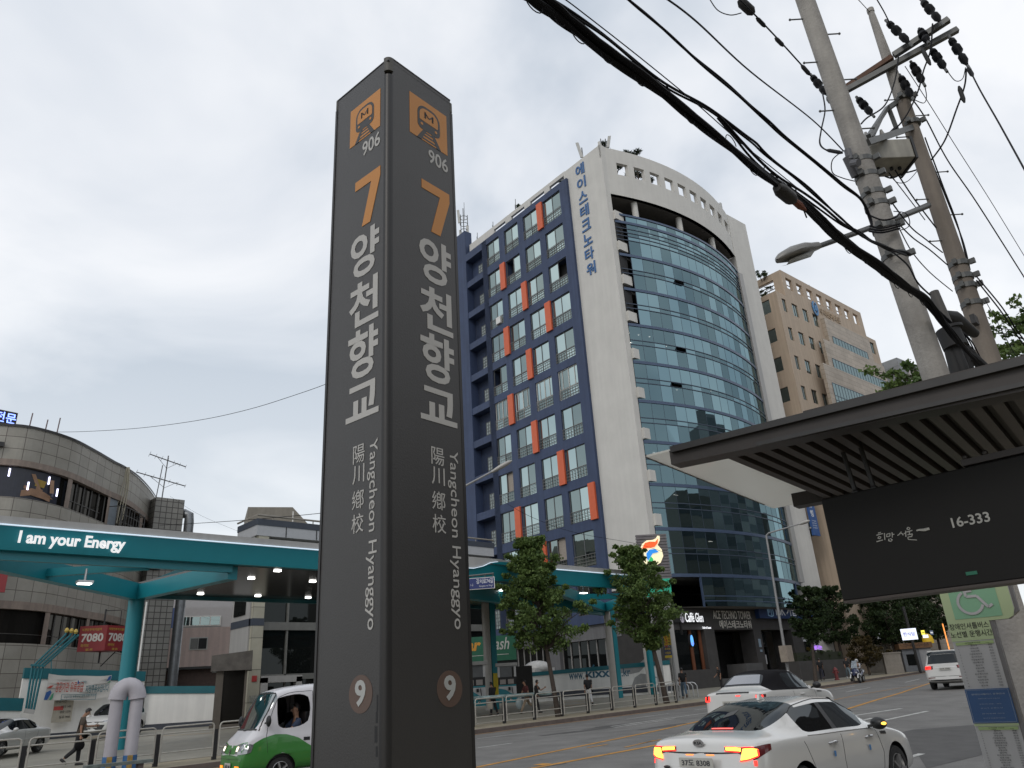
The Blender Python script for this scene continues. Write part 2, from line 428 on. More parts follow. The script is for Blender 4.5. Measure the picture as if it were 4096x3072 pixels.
mark(b, GP((2350, 2992), (2430, 2978)), .1); mark(b, GP((2150, 3062), (2190, 3055)), .3)
mark(b, [(-80, 24.75), (20, 24.75), (42, 24.75), (54, 25.95), (70, 27.85), (85, 29.75), (110, 33.3)], .12)
for l in (((2560, 2975), (2740, 2940)), ((2500, 2990), (2620, 2962))): mark(b, GP(*l), .08)
struct(b.build('yellow_marking', YM))
b = MB()
for l in (((1930, 2862), (2010, 2856)), ((2200, 2832), (2340, 2815)), ((2240, 2812), (2360, 2803))):
    mark(b, GP(*l), .15)
mark(b, GP((300, 2960), (850, 2880)), .12); mark(b, GP((640, 2945), (880, 2930)), .12)
struct(b.build('forecourt_marking', YM))
# tar patches on the asphalt
b = MB(); random.seed(3)
for (u, v, rx, ry) in ((2430, 2905, 1.2, .35), (2230, 2935, .9, .22), (2180, 3065, .6, .2), (2395, 2915, 1.6, .3), (2650, 2907, 1.1, .3), (3900, 2950, 5, 1.6)):
    p = GR(u, v); pts = []
    for k in range(14):
        a = 2 * math.pi * k / 14; q = 1 + .35 * random.uniform(-1, 1); x = p.x + rx * q * math.cos(a); y = p.y + ry * q * math.sin(a); pts.append((x, y, gr(x, y) + .004))
    c0 = (p.x, p.y, gr(p.x, p.y) + .004)
    for k in range(14): b.face([c0, pts[k], pts[(k + 1) % 14]])
struct(b.build('road_patch', mat('fresh_asphalt', (.075, .073, .071), .85, var=.2, scale=2)))
# ------------------------------------------------------------------ the office tower with the curved glass front
TO = V((51.738, 37.672, 0)); TA = R_(-3.5)
TX = V((math.cos(TA), math.sin(TA), 0)); TY = V((-math.sin(TA), math.cos(TA), 0))
tower = thing('office_tower', 'tall white and navy office block with a bowed glass front and orange strips', 'building', TO, TA)
def yb(s): return -1.9 * max(0, 1 - ((s - 10.9) / 10.6) ** 2)          # the bow of the front
NS = 24
SS = [.25 + (21.45 - .25) * k / NS for k in range(NS + 1)]
# white concrete: corner fin, right pier, parapets
b = MB(); b.box((-.45, 0, 0), (.25, 5.6, 53.6))
b.prism([(-.45, 52), (.25, 52), (.25, 53.4), (-.1, 53.55), (-.45, 54.05)], (0, -.002, 0), (1, 0, 0), (0, 0, 1), -.25)
b.build('corner_fin', WHITE, tower)
b = MB(); b.box((21.5, -.05, 0), (25.3, 5, 53.6)); b.box((24.9, 5, 0), (25.3, 25, 53.6)); b.build('right_pier', WHITE, tower)
# front parapet, bowed, with ten square openings
b = MB()
def seg(s0, s1, z0, z1, off=0, th=.4):
    p = []
    for z in (z0, z1): p += [(s0, yb(s0) + off, z), (s1, yb(s1) + off, z), (s1, yb(s1) + off + th, z), (s0, yb(s0) + off + th, z)]
    b.hexa(p)
def segs(s0, s1, z0, z1, off=0, th=.4, n=None):
    n = n or max(1, int((s1 - s0) / .9))
    for k in range(n): seg(s0 + (s1 - s0) * k / n, s0 + (s1 - s0) * (k + 1) / n, z0, z1, off, th)
cuts = [.25]
for k in range(10): cuts += [1.35 + 2.03 * k, 1.35 + 2.03 * k + 1.3]
cuts += [21.5]
for k in range(len(cuts) - 1):
    if k % 2 == 0: segs(cuts[k], cuts[k + 1], 50.35, 51.85)
segs(.25, 21.5, 51.85, 53.55, n=NS); segs(.25, 21.5, 47.7, 50.35, n=NS)
b.build('front_parapet', WHITE, tower)
# roof louvres and frame seen through the openings
b = MB()
for z in (50.5, 50.85, 51.2, 51.55, 51.9): b.box((1, 2.6, z), (21, 2.68, z + .12))
for z in (52.2, 52.6, 53.0, 53.4): b.box((1.4, 4.5, z), (1.48, 22, z + .13))
for x in range(2, 21, 3): b.box((x, 2.7, 48), (x + .15, 2.85, 52.2))
for y in range(6, 22, 3): b.box((1.5, y, 48), (1.65, y + .15, 53.6))
b.build('roof_louvre', GREYP, tower)
# side parapet above the navy grid with four openings
b = MB(); TT = [(5.6, 8.1), (9.0, 11.4), (12.5, 14.9), (16.0, 18.2)]; pv = 5.6
for a, c in TT:
    if a > pv: b.box((-.3, pv, 51.5), (0, a, 53.35))
    pv = c
b.box((-.3, pv, 51.5), (0, 23.2, 53.35)); b.box((-.3, 5.6, 53.35), (0, 23.2, 53.85))
b.build('side_parapet', WHITE, tower)
# soffit, recessed top storey and its round columns
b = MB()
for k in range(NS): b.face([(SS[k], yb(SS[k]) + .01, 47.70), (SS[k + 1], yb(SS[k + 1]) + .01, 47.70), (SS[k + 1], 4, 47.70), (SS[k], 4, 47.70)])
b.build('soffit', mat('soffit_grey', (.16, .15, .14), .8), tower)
for s in (3.5, 9.6, 15.9):
    b = MB(); b.cyl((s, yb(s) + .75, 45.0), (s, yb(s) + .75, 47.69), .33, n=20); b.build('column', WHITE, tower, True)
b = MB(); b.box((.3, 2.2, 44.6), (21.4, 2.3, 47.69)); b.build('top_storey_glazing', GLASS_D, tower)
b = MB()
for s in (2.1, 5, 8, 11, 14, 17, 20): b.box((s, 2.1, 45), (s + .1, 2.19, 47.6))
b.build('top_storey_frame', NAVY, tower)
# storeys of the glass front
ZF = [9.67 + 3.86 * k for k in range(10)] + [45.3]
random.seed(11)
FL = mat('interior_floor', (.10, .10, .10), .9); LAMP = mat('ceiling_lamp', (1, .98, .9), emit=5, var=0)
BAND = mat('blue_spandrel', (.06, .09, .155), .35, .2, var=.08); THIN = mat('glazing_bar', (.055, .075, .11), .4, .3, var=.05)
NP = 17; PS = [.3 + (21.4 - .3) * k / NP for k in range(NP + 1)]
def panes(b, z0, z1, ps, open_=()):
    for k in range(len(ps) - 1):
        a, c = ps[k] + .012, ps[k + 1] - .012
        j = [random.uniform(-.0013, .0013) for _ in range(4)]
        oy = yb(a), yb(c)
        q = [V((a, oy[0] + j[0], z0)), V((c, oy[1] + j[1], z0)), V((c, oy[1] + j[2], z1)), V((a, oy[0] + j[3], z1))]
        if k in open_:
            for i in (0, 1): q[i] = q[i] + V((0, -.42, .12))
        b.face(q)
OPEN = {7: (4,), 6: (), 5: (4,), 3: (16,), 4: (3,), 2: (3, 15), 8: ()}
for k in range(10):
    z0, z1 = ZF[k] + .12, ZF[k + 1] - .12
    b = MB(); zt, zm = z1 - 1.48, z1 - 1.95
    P_ = PS[1:] if k >= 6 else PS
    panes(b, zt, z1, P_); panes(b, zm + .03, zt - .03, P_, OPEN.get(k, ())); panes(b, z0, zm, P_)
    b.build('glazing', GLASS_C, tower)
    b = MB(); segs(.3, 21.4, ZF[k] - .14, ZF[k] + .14, -.07, .12, NS); b.build('spandrel_band', BAND, tower)
    b = MB(); segs(.3, 21.4, zt - .035, zt + .035, -.05, .09, NS); segs(.3, 21.4, zm - .035, zm + .035, -.05, .09, NS)
    for p in PS[1:-1]: b.box((p - .014, yb(p) - .012, z0), (p + .014, yb(p) + .06, z1))
    b.build('glazing_bar', THIN, tower)
    b = MB(); b.box((.3, .1, ZF[k] - .2), (21.4, 9, ZF[k] + .1)); b.box((.3, 6.0, ZF[k] + .1), (21.4, 6.1, ZF[k + 1] - .2)); b.build('floor_slab', FL, tower)
LP = {5: [(1.2, .9), (2.4, .6), (3.6, .3), (3.1, 2.2), (5.6, 1.2), (6.8, .9)], 4: [(11, .6), (12.4, .4), (9.0, 2.0)], 2: [(3, 1.2), (12.6, .2), (13.8, .2)], 1: [(4.6, .8)], 3: [(16, 2.0)], 0: [(9, 1.0)]}
b = MB()
for k, l in LP.items():
    for s, y in l:
        zc = ZF[k + 1] - .24; lw = .16 if k >= 4 else .5
        b.box((s, y, zc - .03), (s + lw, y + .13, zc))
b.build('ceiling_lamp', LAMP, tower)
b = MB(); segs(.3, 21.4, ZF[10] - .1, ZF[10] + .12, -.07, .3, NS); b.build('spandrel_band', BAND, tower)
# toothed white brackets either side of the glass
for z in (44.6, 41.0, 37.2, 33.2, 29.3, 25.4, 21.5, 17.65, 13.8):
    b = MB(); b.box((.25, -.25, z), (1.45, .5, z + 1.0)); b.build('bracket', WHITE, tower)
    b = MB(); b.box((20.6, -.12, z - .3), (21.5, .5, z + .75)); b.build('bracket', WHITE, tower)
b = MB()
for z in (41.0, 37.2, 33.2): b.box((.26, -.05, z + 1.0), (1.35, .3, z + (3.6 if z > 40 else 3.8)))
b.build('recess_shade_box', mat('recess_shade', (.02, .02, .022), .8), tower)  # solid near-black boxes stand in for the shade inside the balcony recesses
b = MB(); b.box((20.75, -.5, 9.8), (21.5, .2, 45)); b.build('jamb', GREYP, tower)
# first floor glass strip, dark stone base with doors
b = MB(); panes(b, 7.15, 9.5, [PS[k] for k in range(3, 16)]); b.build('glazing', GLASS_C, tower)
b = MB()
for s in (3.9, 19.0): b.box((s, yb(s) - .1, 7.1), (s + .14, yb(s) + .05, 9.6))
segs(3.9, 19.2, 7.55, 7.62, -.03, .06); segs(3.9, 19.2, 7.95, 8.02, -.03, .06)
b.build('glazing_bar', BAND, tower)
b = MB(); b.box((.3, 3, 7), (21.4, 3.1, 9.5)); b.build('recess_back', GLASS_D, tower)
b = MB()
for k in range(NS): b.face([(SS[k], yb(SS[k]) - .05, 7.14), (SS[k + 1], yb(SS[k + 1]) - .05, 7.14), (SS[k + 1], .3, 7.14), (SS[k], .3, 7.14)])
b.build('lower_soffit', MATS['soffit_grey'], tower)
STONE = mat('dark_stone', (.058, .055, .054), .55, var=.16, scale=1.5); STONE2 = mat('grey_stone', (.085, .085, .087), .6, var=.15, scale=1.2)
class YB(MB):
    def build(s, *a, **k):
        s.v = [(p[0], p[1] + 2.1, p[2]) for p in s.v]; return super().build(*a, **k)
b = YB(); b.box((-.3, -2.1, 5.4), (13.0, 0, 7.08)); b.box((13, -2.0, 5.4), (25.6, 0, 6.4)); b.box((-.4, -2.1, 0), (.6, 0, 5.4)); b.box((4.9, -2.1, 0), (6.3, -.6, 5.4)); b.box((12.0, -2.1, 0), (13.2, -.6, 5.4)); b.box((18.2, -2.1, 0), (25.6, 0, 5.4))
b.box((.6, -2.1, 0), (4.9, -1.5, 2.3)); b.box((13, -1.9, 6.4), (25.4, 0, 7.08)); b.build('stone_base', STONE, tower)
b = YB(); b.box((9.5, -2.5, 0), (12.0, -.5, 2.6)); b.box((13.2, -2.3, 0), (18.2, -.6, 1.6)); b.box((6.3, -2.2, 0), (12, 0, 1.5)); b.build('entrance_step', STONE2, tower)
b = YB(); b.box((.6, .5, 2.3), (4.9, .6, 5.4)); b.box((6.3, 3, 1.5), (12, 3.1, 5.4)); b.box((13.2, 1, 1.6), (18.2, 1.1, 5.4)); b.build('interior_wall', mat('interior_dark', (.018, .016, .015), .9), tower)
b = YB(); b.box((.6, -1.65, 2.3), (4.9, -1.62, 5.4)); b.build('cafe_window', GLASS_SHOP, tower)
b = YB()
for x in (3.3, 4.55): b.box((x, -1.75, 2.3), (x + .3, -1.6, 5.4))
b.build('timber_mullion', mat('timber', (.16, .055, .025), .6, var=.2), tower)
b = YB()
for x, z in ((1.0, 4.1), (1.25, 4.25), (1.2, 4.0), (1.55, 4.2), (2.6, 4.2)): b.ball((x, -.6, z), .085)
b.build('pendant_lamp', mat('warm_bulb', (1, .45, .12), emit=9, var=0), tower)
b = YB(); b.box((13.9, -.62, 1.6), (15.9, -.58, 5.2)); b.build('bank_door', GLASS_SHOP, tower)
b = YB()
for x in (13.85, 14.8, 15.85): b.box((x, -.7, 1.6), (x + .1, -.57, 5.2))
b.box((13.85, -.7, 4.0), (15.95, -.57, 4.1)); b.build('door_frame', DARKMETAL, tower)
b = YB(); b.box((14.1, -.66, 4.3), (14.9, -.63, 5.0)); b.build('lit_transom', mat('dim_yellow_light', (.8, .8, .35), emit=.5, var=0), tower)
b = YB(); b.box((20.0, -2.13, 3.4), (21.0, -2.1, 5.0)); b.build('bank_window', GLASS_D, tower)
b = YB(); b.box((19.9, -2.16, 4.3), (21.1, -2.12, 5.05)); b.build('window_poster', mat('pale_poster', (.5, .52, .55), .5), tower)
b = YB(); b.box((14.4, -.72, 2.9), (14.8, -.70, 3.6)); b.box((15.1, -.72, 2.5), (15.5, -.70, 3.3)); b.box((14.0, -.72, 3.7), (14.3, -.7, 4.0)); b.build('door_notice', mat('paper_white', (.6, .6, .6), .6, var=.1), tower)
b = YB(); b.box((12.5, -2.14, 3.9), (12.85, -2.1, 4.6)); b.box((12.55, -2.14, 3.5), (12.85, -2.1, 3.7)); b.build('wall_plaque', mat('plaque_blue', (.25, .33, .4), .4), tower)
# the mass of the building behind
b = MB(); b.box((.3, 9, 0), (24.9, 25, 47)); b.box((.3, 5.6, 0), (24, 9, 5.4)); b.box((.5, 6.2, 47), (24.9, 25, 47.9)); b.build('core', mat('core_grey', (.10, .10, .10), .9), tower)
b = MB(); b.box((6, 10, 47.9), (12, 18, 51.5)); b.build('roof_hut', GREYP, tower)

# navy grid on the side
WC = [(6.2, 9.0), (9.9, 12.45), (13.4, 15.9), (16.9, 19.3)]; ZT = [51.6, 47.4, 43.2, 39.1, 35.0, 31.0, 26.9, 22.75, 18.7, 14.6, 10.5]
b = MB(); pv = 5.0
for a, c in WC + [(20.2, 20.2)]: b.box((-.75, pv, 6.5), (.3, a, 52.4)); pv = c
b.box((-.75, 19.3, 6.5), (.3, 20.2, 52.4))
for a, c in WC:
    zt = 52.4
    for z in ZT: b.box((-.75, a, z), (.3, c, zt)); zt = z - 3.15
    b.box((-.75, a, 6.5), (.3, c, zt))
b.build('navy_grid', NAVY, tower)
b = MB(); b.box((-.75, 23.5, 6.5), (.3, 26.2, 56.0)); b.box((.3, 20.2, 6.5), (2.2, 26.2, 54)); b.box((-.75, 20.2, 51.4), (.3, 23.5, 52.4))
b.build('navy_pier', NAVY, tower)
for z in [zz_ - 3.55 for zz_ in ZT]:
    b = MB(); b.box((-.7, 20.2, z - .45), (.3, 23.5, z + .35)); b.build('balcony_ledge', NAVY, tower)
GB = mat('glass_block', (.33, .38, .38), .25, var=.3, scale=3)
for z in ZT:
    b = MB(); b.box((.18, 20.4, z - 3.05), (.29, 22.1, z - 1.2)); o = b.build('glass_block_window', GB, tower)
    b = MB()
    for k in range(6): b.box((.12, 20.4 + .34 * k - .02, z - 3.05), (.17, 20.4 + .34 * k + .02, z - 1.2))
    for k in range(6): b.box((.12, 20.4, z - 3.05 + .36 * k), (.17, 22.1, z - 3.02 + .36 * k))
    b.build('block_joint', mat('joint_grey', (.16, .17, .17), .7), o)
    b = MB(); b.box((-.78, 25.5, z - 1.6), (-.74, 26.1, z - .5)); v_ = b.build('vent_window', GLASS_W, tower)
    b = MB()
    for k in range(4): b.box((-.82, 25.5, z - 1.55 + .28 * k), (-.78, 26.1, z - 1.45 + .28 * k))
    b.build('vent_louvre', WHITEP, v_)
WFD = mat('window_frame_grey', (.16, .165, .17), .45, .3, var=.08); WFW = mat('window_frame_white', (.55, .55, .52), .5, var=.05)
RAILM = mat('balcony_rail', (.19, .185, .175), .5, .4, var=.1); CURT = mat('curtain', (.33, .29, .25), .9, var=.15, scale=8)
random.seed(5)
for r, z in enumerate(ZT):
    for c, (a, e_) in enumerate(WC):
        wht = r == 5; fw = .09 if wht else .06; zb = z - 3.15; zr = zb + 1.05; mid = (a + e_) / 2
        b = MB()
        for y in (a, e_ - fw, mid - fw / 2): b.box((-.62, y, zb), (-.54, y + fw, z))
        if wht: b.box((-.62, a + .5, zr), (-.54, a + .56, z)); b.box((-.62, e_ - .56, zr), (-.54, e_ - .5, z))
        for zz_ in (zb, z - fw, zr): b.box((-.625, a, zz_), (-.535, e_, zz_ + fw))
        fo = b.build('window', WFW if wht else WFD, tower)
        b = MB(); j = lambda: random.uniform(-.006, .006)
        opened = random.random() < .16
        for (y0, y1, z0, z1, k) in ((a, mid, zr, z, 0), (mid, e_, zr, z, 1), (a, mid, zb, zr, 2), (mid, e_, zb, zr, 3)):
            if opened and k == (r + c) % 2: continue
            b.face([(-.57 + j(), y0, z0), (-.57 + j(), y1, z0), (-.57 + j(), y1, z1), (-.57 + j(), y0, z1)])
        b.build('pane', GLASS_W if r < 10 else GLASS_D, fo)
        b = MB(); b.box((.2, a, zb), (.29, e_, z))
        if random.random() < .3: b.mat(1).box((-.45, a + .1, zr), (-.40, mid, z - .05))
        b.build('room_behind', [mat('room_dark', (.02, .02, .02), .9), CURT], fo)
        b = MB()
        nr = 4
        for k in range(nr): b.box((-.80, a + .02, zb + .12 + .3 * k), (-.765, e_ - .02, zb + .155 + .3 * k))
        nb = 8
        for k in range(nb): y = a + .1 + (e_ - a - .2) * k / (nb - 1); b.box((-.795, y - .012, zb + .02), (-.77, y + .012, zb + 1.05))
        b.build('railing', RAILM, fo)
b = MB(); b.box((-.95, 17.3, 39.9 + .3), (-.6, 18.0, 41.0)); b.build('air_conditioner', WHITEP, tower)
OJ = [(0, 9.0, 9.9), (1, 15.95, 16.85), (2, 12.5, 13.35), (3, 9.0, 9.9), (3, 15.95, 16.85), (4, 12.5, 13.35), (5, 15.95, 16.85), (6, 12.5, 13.35), (7, 9.0, 9.9), (8, 5.35, 6.2), (8, 15.95, 16.85), (9, 12.5, 13.35)]
for r, a, c in OJ:
    b = MB(); b.box((-.95, a + .02, ZT[r] - 3.3), (-.745, c - .02, ZT[r] + .08)); b.build('orange_panel', ORANGE, tower)
# grey lower storeys on the side with shopfront windows
b = MB(); GW = mat('grey_wall', (.15, .15, .155), .8, var=.08, dirt=.15)
b.box((-.5, 4.4, 5.3), (.3, 26, 6.5)); b.box((-.5, 12.2, 0), (.3, 14.0, 5.3)); b.box((-.5, 19.5, 0), (.3, 21, 5.3)); b.build('ground_floor_wall', GW, tower)
b = MB(); b.box((-.46, 0.0, 0), (-.35, 5.3, 9)); b.build('dark_cladding', mat('dark_corrugated', (.035, .033, .032), .6, var=.2, scale=2), tower)
for (y0, y1) in ((5.6, 12.2), (14, 19.5)):
    b = MB(); b.box((0, y0, 0.5), (.05, y1, 5.3)); wn = b.build('shop_window', GLASS_D, tower)
    b = MB(); n = 6
    for k in range(n + 1): y = y0 + (y1 - y0) * k / n; b.box((-.1, y - .05, .5), (-.01, y + .05, 5.3))
    b.box((-.12, y0, 2.9), (-.005, y1, 3.05)); b.box((-.12, y0, 1.5), (-.005, y1, 1.6)); b.build('window_frame', mat('aluminium_frame', (.34, .33, .32), .45, .4), wn)
# lettering down the fin
b = MB(); zt = 53.05
for ch in '에이스테크노타워':
    put_text(b, ch, (-.452, 3.75, zt - 1.38), (0, -1, 0), Z3, 1.25, 1.38, .02, .08); zt -= 1.735
tag(b.build('rooftop_lettering', mat('blue_letters', (.035, .12, .30), .4, var=.05), tower), 'blue name running down the white fin', None)
# signs on the front, each a thing of its own
def ton(x, y, z): return TO + TX * x + TY * y + V((0, 0, z))
cs = thing('cafe_sign', 'black cafe fascia with white lit lettering left of the tower entrance', 'sign', ton(0, -.02, 0), TA)
b = MB(); b.box((.9, -.2, 5.95), (5.0, -.05, 6.28)); b.box((1.7, -.22, 5.0), (1.76, -.05, 5.95)); b.build('sign_board', INK, cs)
b = MB(); put_text(b, 'Caffé Glen', (2.35, -.22, 5.98), (1, 0, 0), Z3, 2.35, .74, .008, .01); put_text(b, 'Coffee & Dessert', (4.4, -.22, 5.45), (1, 0, 0), Z3, 1.2, .18, .01, .01); b.build('lettering', mat('cafe_letters', (.95, .97, 1), emit=.9, var=0), cs)
b = MB(); disc(b, (1.95, -.22, 6.32), (1, 0, 0), (0, 0, 1), .27, .4); b.build('round_emblem', mat('pale_violet', (.42, .40, .46), emit=.25, var=0), cs)
b = MB()
b.prism([(-.16, 0), (-.16, .32), (0, .46), (.16, .32), (.16, 0), (.1, 0), (.1, .28), (0, .38), (-.1, .28), (-.1, 0)], (1.95, -.24, 6.1), (1, 0, 0), (0, 0, 1), .01); b.build('emblem_mark', mat('emblem_grey', (.14, .13, .15), .5), cs)
bs = thing('hanging_sign', 'small oval blue lit sign hanging below the cafe fascia', 'sign', ton(2.2, -.4, 4.5), TA)
b = MB(); disc(b, (.15, 0, 0), (1, 0, 0), (0, 0, 1), .26, .52, th=.18); b.build('sign_case', INK, bs)
b = MB(); disc(b, (.15, -.02, 0), (1, 0, 0), (0, 0, 1), .17, .43, th=.19); b.build('sign_face', mat('blue_lit', (.12, .42, .95), emit=1.0, var=0), bs)
b = MB(); disc(b, (.15, -.03, -.22), (1, 0, 0), (0, 0, 1), .15, .13, th=.2); b.build('sign_glow', mat('blue_bright', (.1, .2, 1), emit=2.0, var=0), bs)
ns = MB(); put_text(ns, 'ACE TECHNO TOWER', (6.45, -.01, 6.28), (1, 0, 0), Z3, 5.55, .68, .0, .015); put_text(ns, '에이스테크노타워', (7.15, -.01, 5.5), (1, 0, 0), Z3, 4.7, .68, .008, .015)
o = ns.build('tower_name_sign', mat('silver_letters', (.85, .82, .76), .5, 0, var=.03)); o.location = TO; o.rotation_euler = (0, 0, TA); tag(o, 'two lines of silver name letters over the dark entrance', 'sign')
ib = thing('bank_sign', 'long blue bank fascia with a white logo and lettering', 'sign', ton(0, -.02, 0), TA)
b = MB(); b.box((12.7, -.45, 6.35), (25.9, -.02, 7.75)); b.build('sign_board', mat('bank_blue', (.022, .052, .16), .4, var=.04), ib)
b = MB(); put_text(b, 'IBK', (15.45, -.452, 6.62), (1, 0, 0), Z3, 1.55, .86, .008, .01); put_text(b, '기업은행', (17.2, -.452, 6.58), (1, 0, 0), Z3, 3.4, .9, .008, .01); put_text(b, '지점', (24.3, -.452, 6.6), (1, 0, 0), Z3, .9, .5, .01, .02); b.build('lettering', mat('bank_white', (.55, .58, .62), emit=.12, var=0), ib)
b = MB()
for (x0, y0, x1, y1) in ((0, .1, 0, .95), (.55, 0, .55, 1.1), (.85, .1, .85, .95)): b.bar((14.1 + x0, -.47, 6.5 + y0), (14.1 + x1, -.47, 6.5 + y1), .03, .07)
for (x0, y0, x1, y1) in ((0, .1, .55, 0), (0, .95, .55, 1.1), (.55, 0, .85, .1), (.55, 1.1, .85, .95)): b.bar((14.1 + x0, -.47, 6.5 + y0), (14.1 + x1, -.47, 6.5 + y1), .03, .07)
put_text(b, 'IBK', (14.14, -.47, 6.85), (1, 0, 0), Z3, .36, .3, 0, .01); b.build('logo', mat('bank_pale', (.25, .42, .6), emit=.1, var=0), ib)
bf = thing('bank_banner', 'tall blue projecting bank banner on the right pier of the tower', 'sign', ton(25.35, -.3, 0), TA)
b = MB(); b.box((0, -.1, 14.8), (1.35, .1, 20.6)); b.build('sign_panel', mat('banner_blue', (.025, .085, .26), .4, var=.04), bf)
b = MB()
for k, ch in enumerate('기업은행'): put_text(b, ch, (.22, -.102, 19.6 - 1.0 * k + .2), (1, 0, 0), Z3, .6, .7, .02, .01)
for k in range(4): put_text(b, '강서기업금융', (.2, -.102, 16.3 - .25 * k), (1, 0, 0), Z3, .85, .12, 0, .005)
b.build('lettering', mat('bank_white', (.5, .5, .5)), bf)
b = MB(); b.box((-.3, -.05, 15.5), (0, .05, 15.65)); b.box((-.3, -.05, 19.5), (0, .05, 19.65)); b.build('mounting_arm', STEEL, bf)
# ------------------------------------------------------------------ beige block beyond the tower
BO = V((82.70, 35.51, 0)); BA = math.atan2(-.04978, .99876)
beige = thing('office_building', 'beige stepped office block with square roof openings right of the tall tower', 'building', BO, BA)
BEIGE = mat('beige_render', (.47, .375, .285), .75, var=.05, scale=.5, dirt=.12, bump=.1, bscale=6)
TILE_B = tile_mat('beige_stone_tiles', (.44, .375, .305), (.20, .16, .12), 1.6, .62, .018, .5)
def uvbox(b, a, c):
    """box with wall UVs in metres"""
    x0, y0, z0 = a; x1, y1, z1 = c
    b.face([(x0, y0, z0), (x1, y0, z0), (x1, y0, z1), (x0, y0, z1)], [(x0, z0), (x1, z0), (x1, z1), (x0, z1)])
    b.face([(x1, y1, z0), (x0, y1, z0), (x0, y1, z1), (x1, y1, z1)], [(x1, z0), (x0, z0), (x0, z1), (x1, z1)])
    b.face([(x0, y1, z0), (x0, y0, z0), (x0, y0, z1), (x0, y1, z1)], [(y1, z0), (y0, z0), (y0, z1), (y1, z1)])
    b.face([(x1, y0, z0), (x1, y1, z0), (x1, y1, z1), (x1, y0, z1)], [(y0, z0), (y1, z0), (y1, z1), (y0, z1)])
    b.face([(x0, y0, z1), (x1, y0, z1), (x1, y1, z1), (x0, y1, z1)], [(x0, y0), (x1, y0), (x1, y1), (x0, y1)])
    b.face([(x0, y1, z0), (x1, y1, z0), (x1, y0, z0), (x0, y0, z0)], [(x0, y0), (x1, y0), (x1, y1), (x0, y1)])
def wall_openings(b, x0, x1, z0, z1, holes, y0=0.0, y1=.35, flip=None):
    """wall slab in x-z with rectangular holes (hx0,hx1,hz0,hz1) grouped in rows of equal height"""
    rows = sorted({(h[2], h[3]) for h in holes}); z = z0
    def bx(a, c, e, f):
        if c - a > 1e-4 and f - e > 1e-4:
            if flip: b.box((y0, a, e), (y1, c, f))
            else: b.box((a, y0, e), (c, y1, f))
    for (ra, rb) in rows:
        bx(x0, x1, z, ra); x = x0
        for h in sorted(h for h in holes if (h[2], h[3]) == (ra, rb)): bx(x, h[0], ra, rb); x = h[1]
        bx(x, x1, ra, rb); z = rb
    bx(x0, x1, z, z1)
b = MB(); ho = [(.9 + 2.5 * k, .9 + 2.5 * k + 1.5, 46.45, 48.1) for k in range(8)]
wall_openings(b, 0, 21.1, 45.15, 48.9, ho, 0, .4)
wall_openings(b, .4, 9, 45.15, 48.9, [(1.2, 4.2, 46.3, 48.0), (5, 8, 46.3, 48)], 0, .4, True)
b.build('roof_parapet', BEIGE, beige)
b = MB()
for k in range(7): b.box((.5, 1.3, 45.4 + .5 * k), (20.8, 1.36, 45.5 + .5 * k)); b.box((1.3, .5, 45.4 + .5 * k), (1.36, 8.8, 45.5 + .5 * k))
b.build('roof_slats', mat('brown_slats', (.16, .12, .09), .7), beige)
rowz = [(42.65, 44.45), (38.75, 40.5), (34.9, 36.7), (31, 32.8), (27, 28.8), (23.1, 24.9), (19.2, 21), (15.3, 17.1)]
ho = [(x, x + wd, a, c) for (a, c) in rowz for (x, wd) in ((-1.25, .95), (1.05, 1.3), (3.55, 1.25), (6.0, 1.3))]
hr = [(x, x + 1.2, a, c) for (a, c) in rowz[:1] for x in (8.8, 11.3, 13.8, 16.3, 18.9, 21.6)]
b = MB(); wall_openings(b, -2.3, 8.2, 0, 45.15, ho, 0, .4)
wall_openings(b, 8.2, 23.8, 0, 45.15, [(x, x + 1.3, a, c) for (a, c) in rowz for x in (8.6, 11.1, 13.6, 16.1, 18.9, 21.6)], .002, .4)
wall_openings(b, .4, 12, 0, 45.15, [(y, y + 1.9, a, c) for (a, c) in rowz for y in (1.1, 5, 8.6)], -2.3, -1.9, True)
b.box((23.4, .4, 0), (23.8, 12, 45.1)); b.box((-1.9, .4, 44.9), (23.4, 12, 45.1)); b.build('wall', BEIGE, beige)
b = MB(); b.box((-1.9, .14, 0), (23.3, .3, 44.8)); b.box((-2.16, .5, 0), (-2.0, 12, 44.8)); b.build('glazing', GLASS_W, beige)
b = MB()
for (a, c) in rowz:
    for x in (-.8, 1.68, 4.15, 6.6, 19.5, 22.2): b.box((x, .09, a), (x + .06, .135, c))
b.build('window_frame', WFD, beige)
b = MB()
uvbox(b, (8.0, -.5, 0), (20.2, -.003, 44.2)); b.build('stone_bay', TILE_B, beige)
for (x0, x1, y0, zt, gx0, gx1, g0, g1) in ((8.0, 20.2, -.5, 44.2, 9.0, 18.5, 39.0, 41.7), (5.4, 21.9, -.9, 40.3, 6.5, 21.1, 35.5, 37.8), (2.9, 22.3, -1.3, 36.2, 4.0, 21.3, 31.2, 33.8), (2.9, 22.3, -1.3, 0, 4.0, 21.3, 27.2, 29.8)):
    if zt: 
        b = MB()
        if zt < 44: uvbox(b, (x0, y0, 0), (x1, y0 + .395, zt - .003)); b.build('stone_bay', TILE_B, beige)
    b = MB(); b.box((gx0, y0 - .03, g0), (gx1, y0 + .02, g1)); wd = b.build('strip_window', GLASS_W, beige)
    b = MB(); n = int((gx1 - gx0) / .75)
    for k in range(n + 1): x = gx0 + (gx1 - gx0) * k / n; b.box((x - .02, y0 - .055, g0), (x + .02, y0 - .025, g1))
    for z in (g0 + .35, g0 + .95, g1): b.box((gx0, y0 - .06, z - .03), (gx1, y0 - .03, z + .03))
    b.build('glazing_bar', THIN, wd)
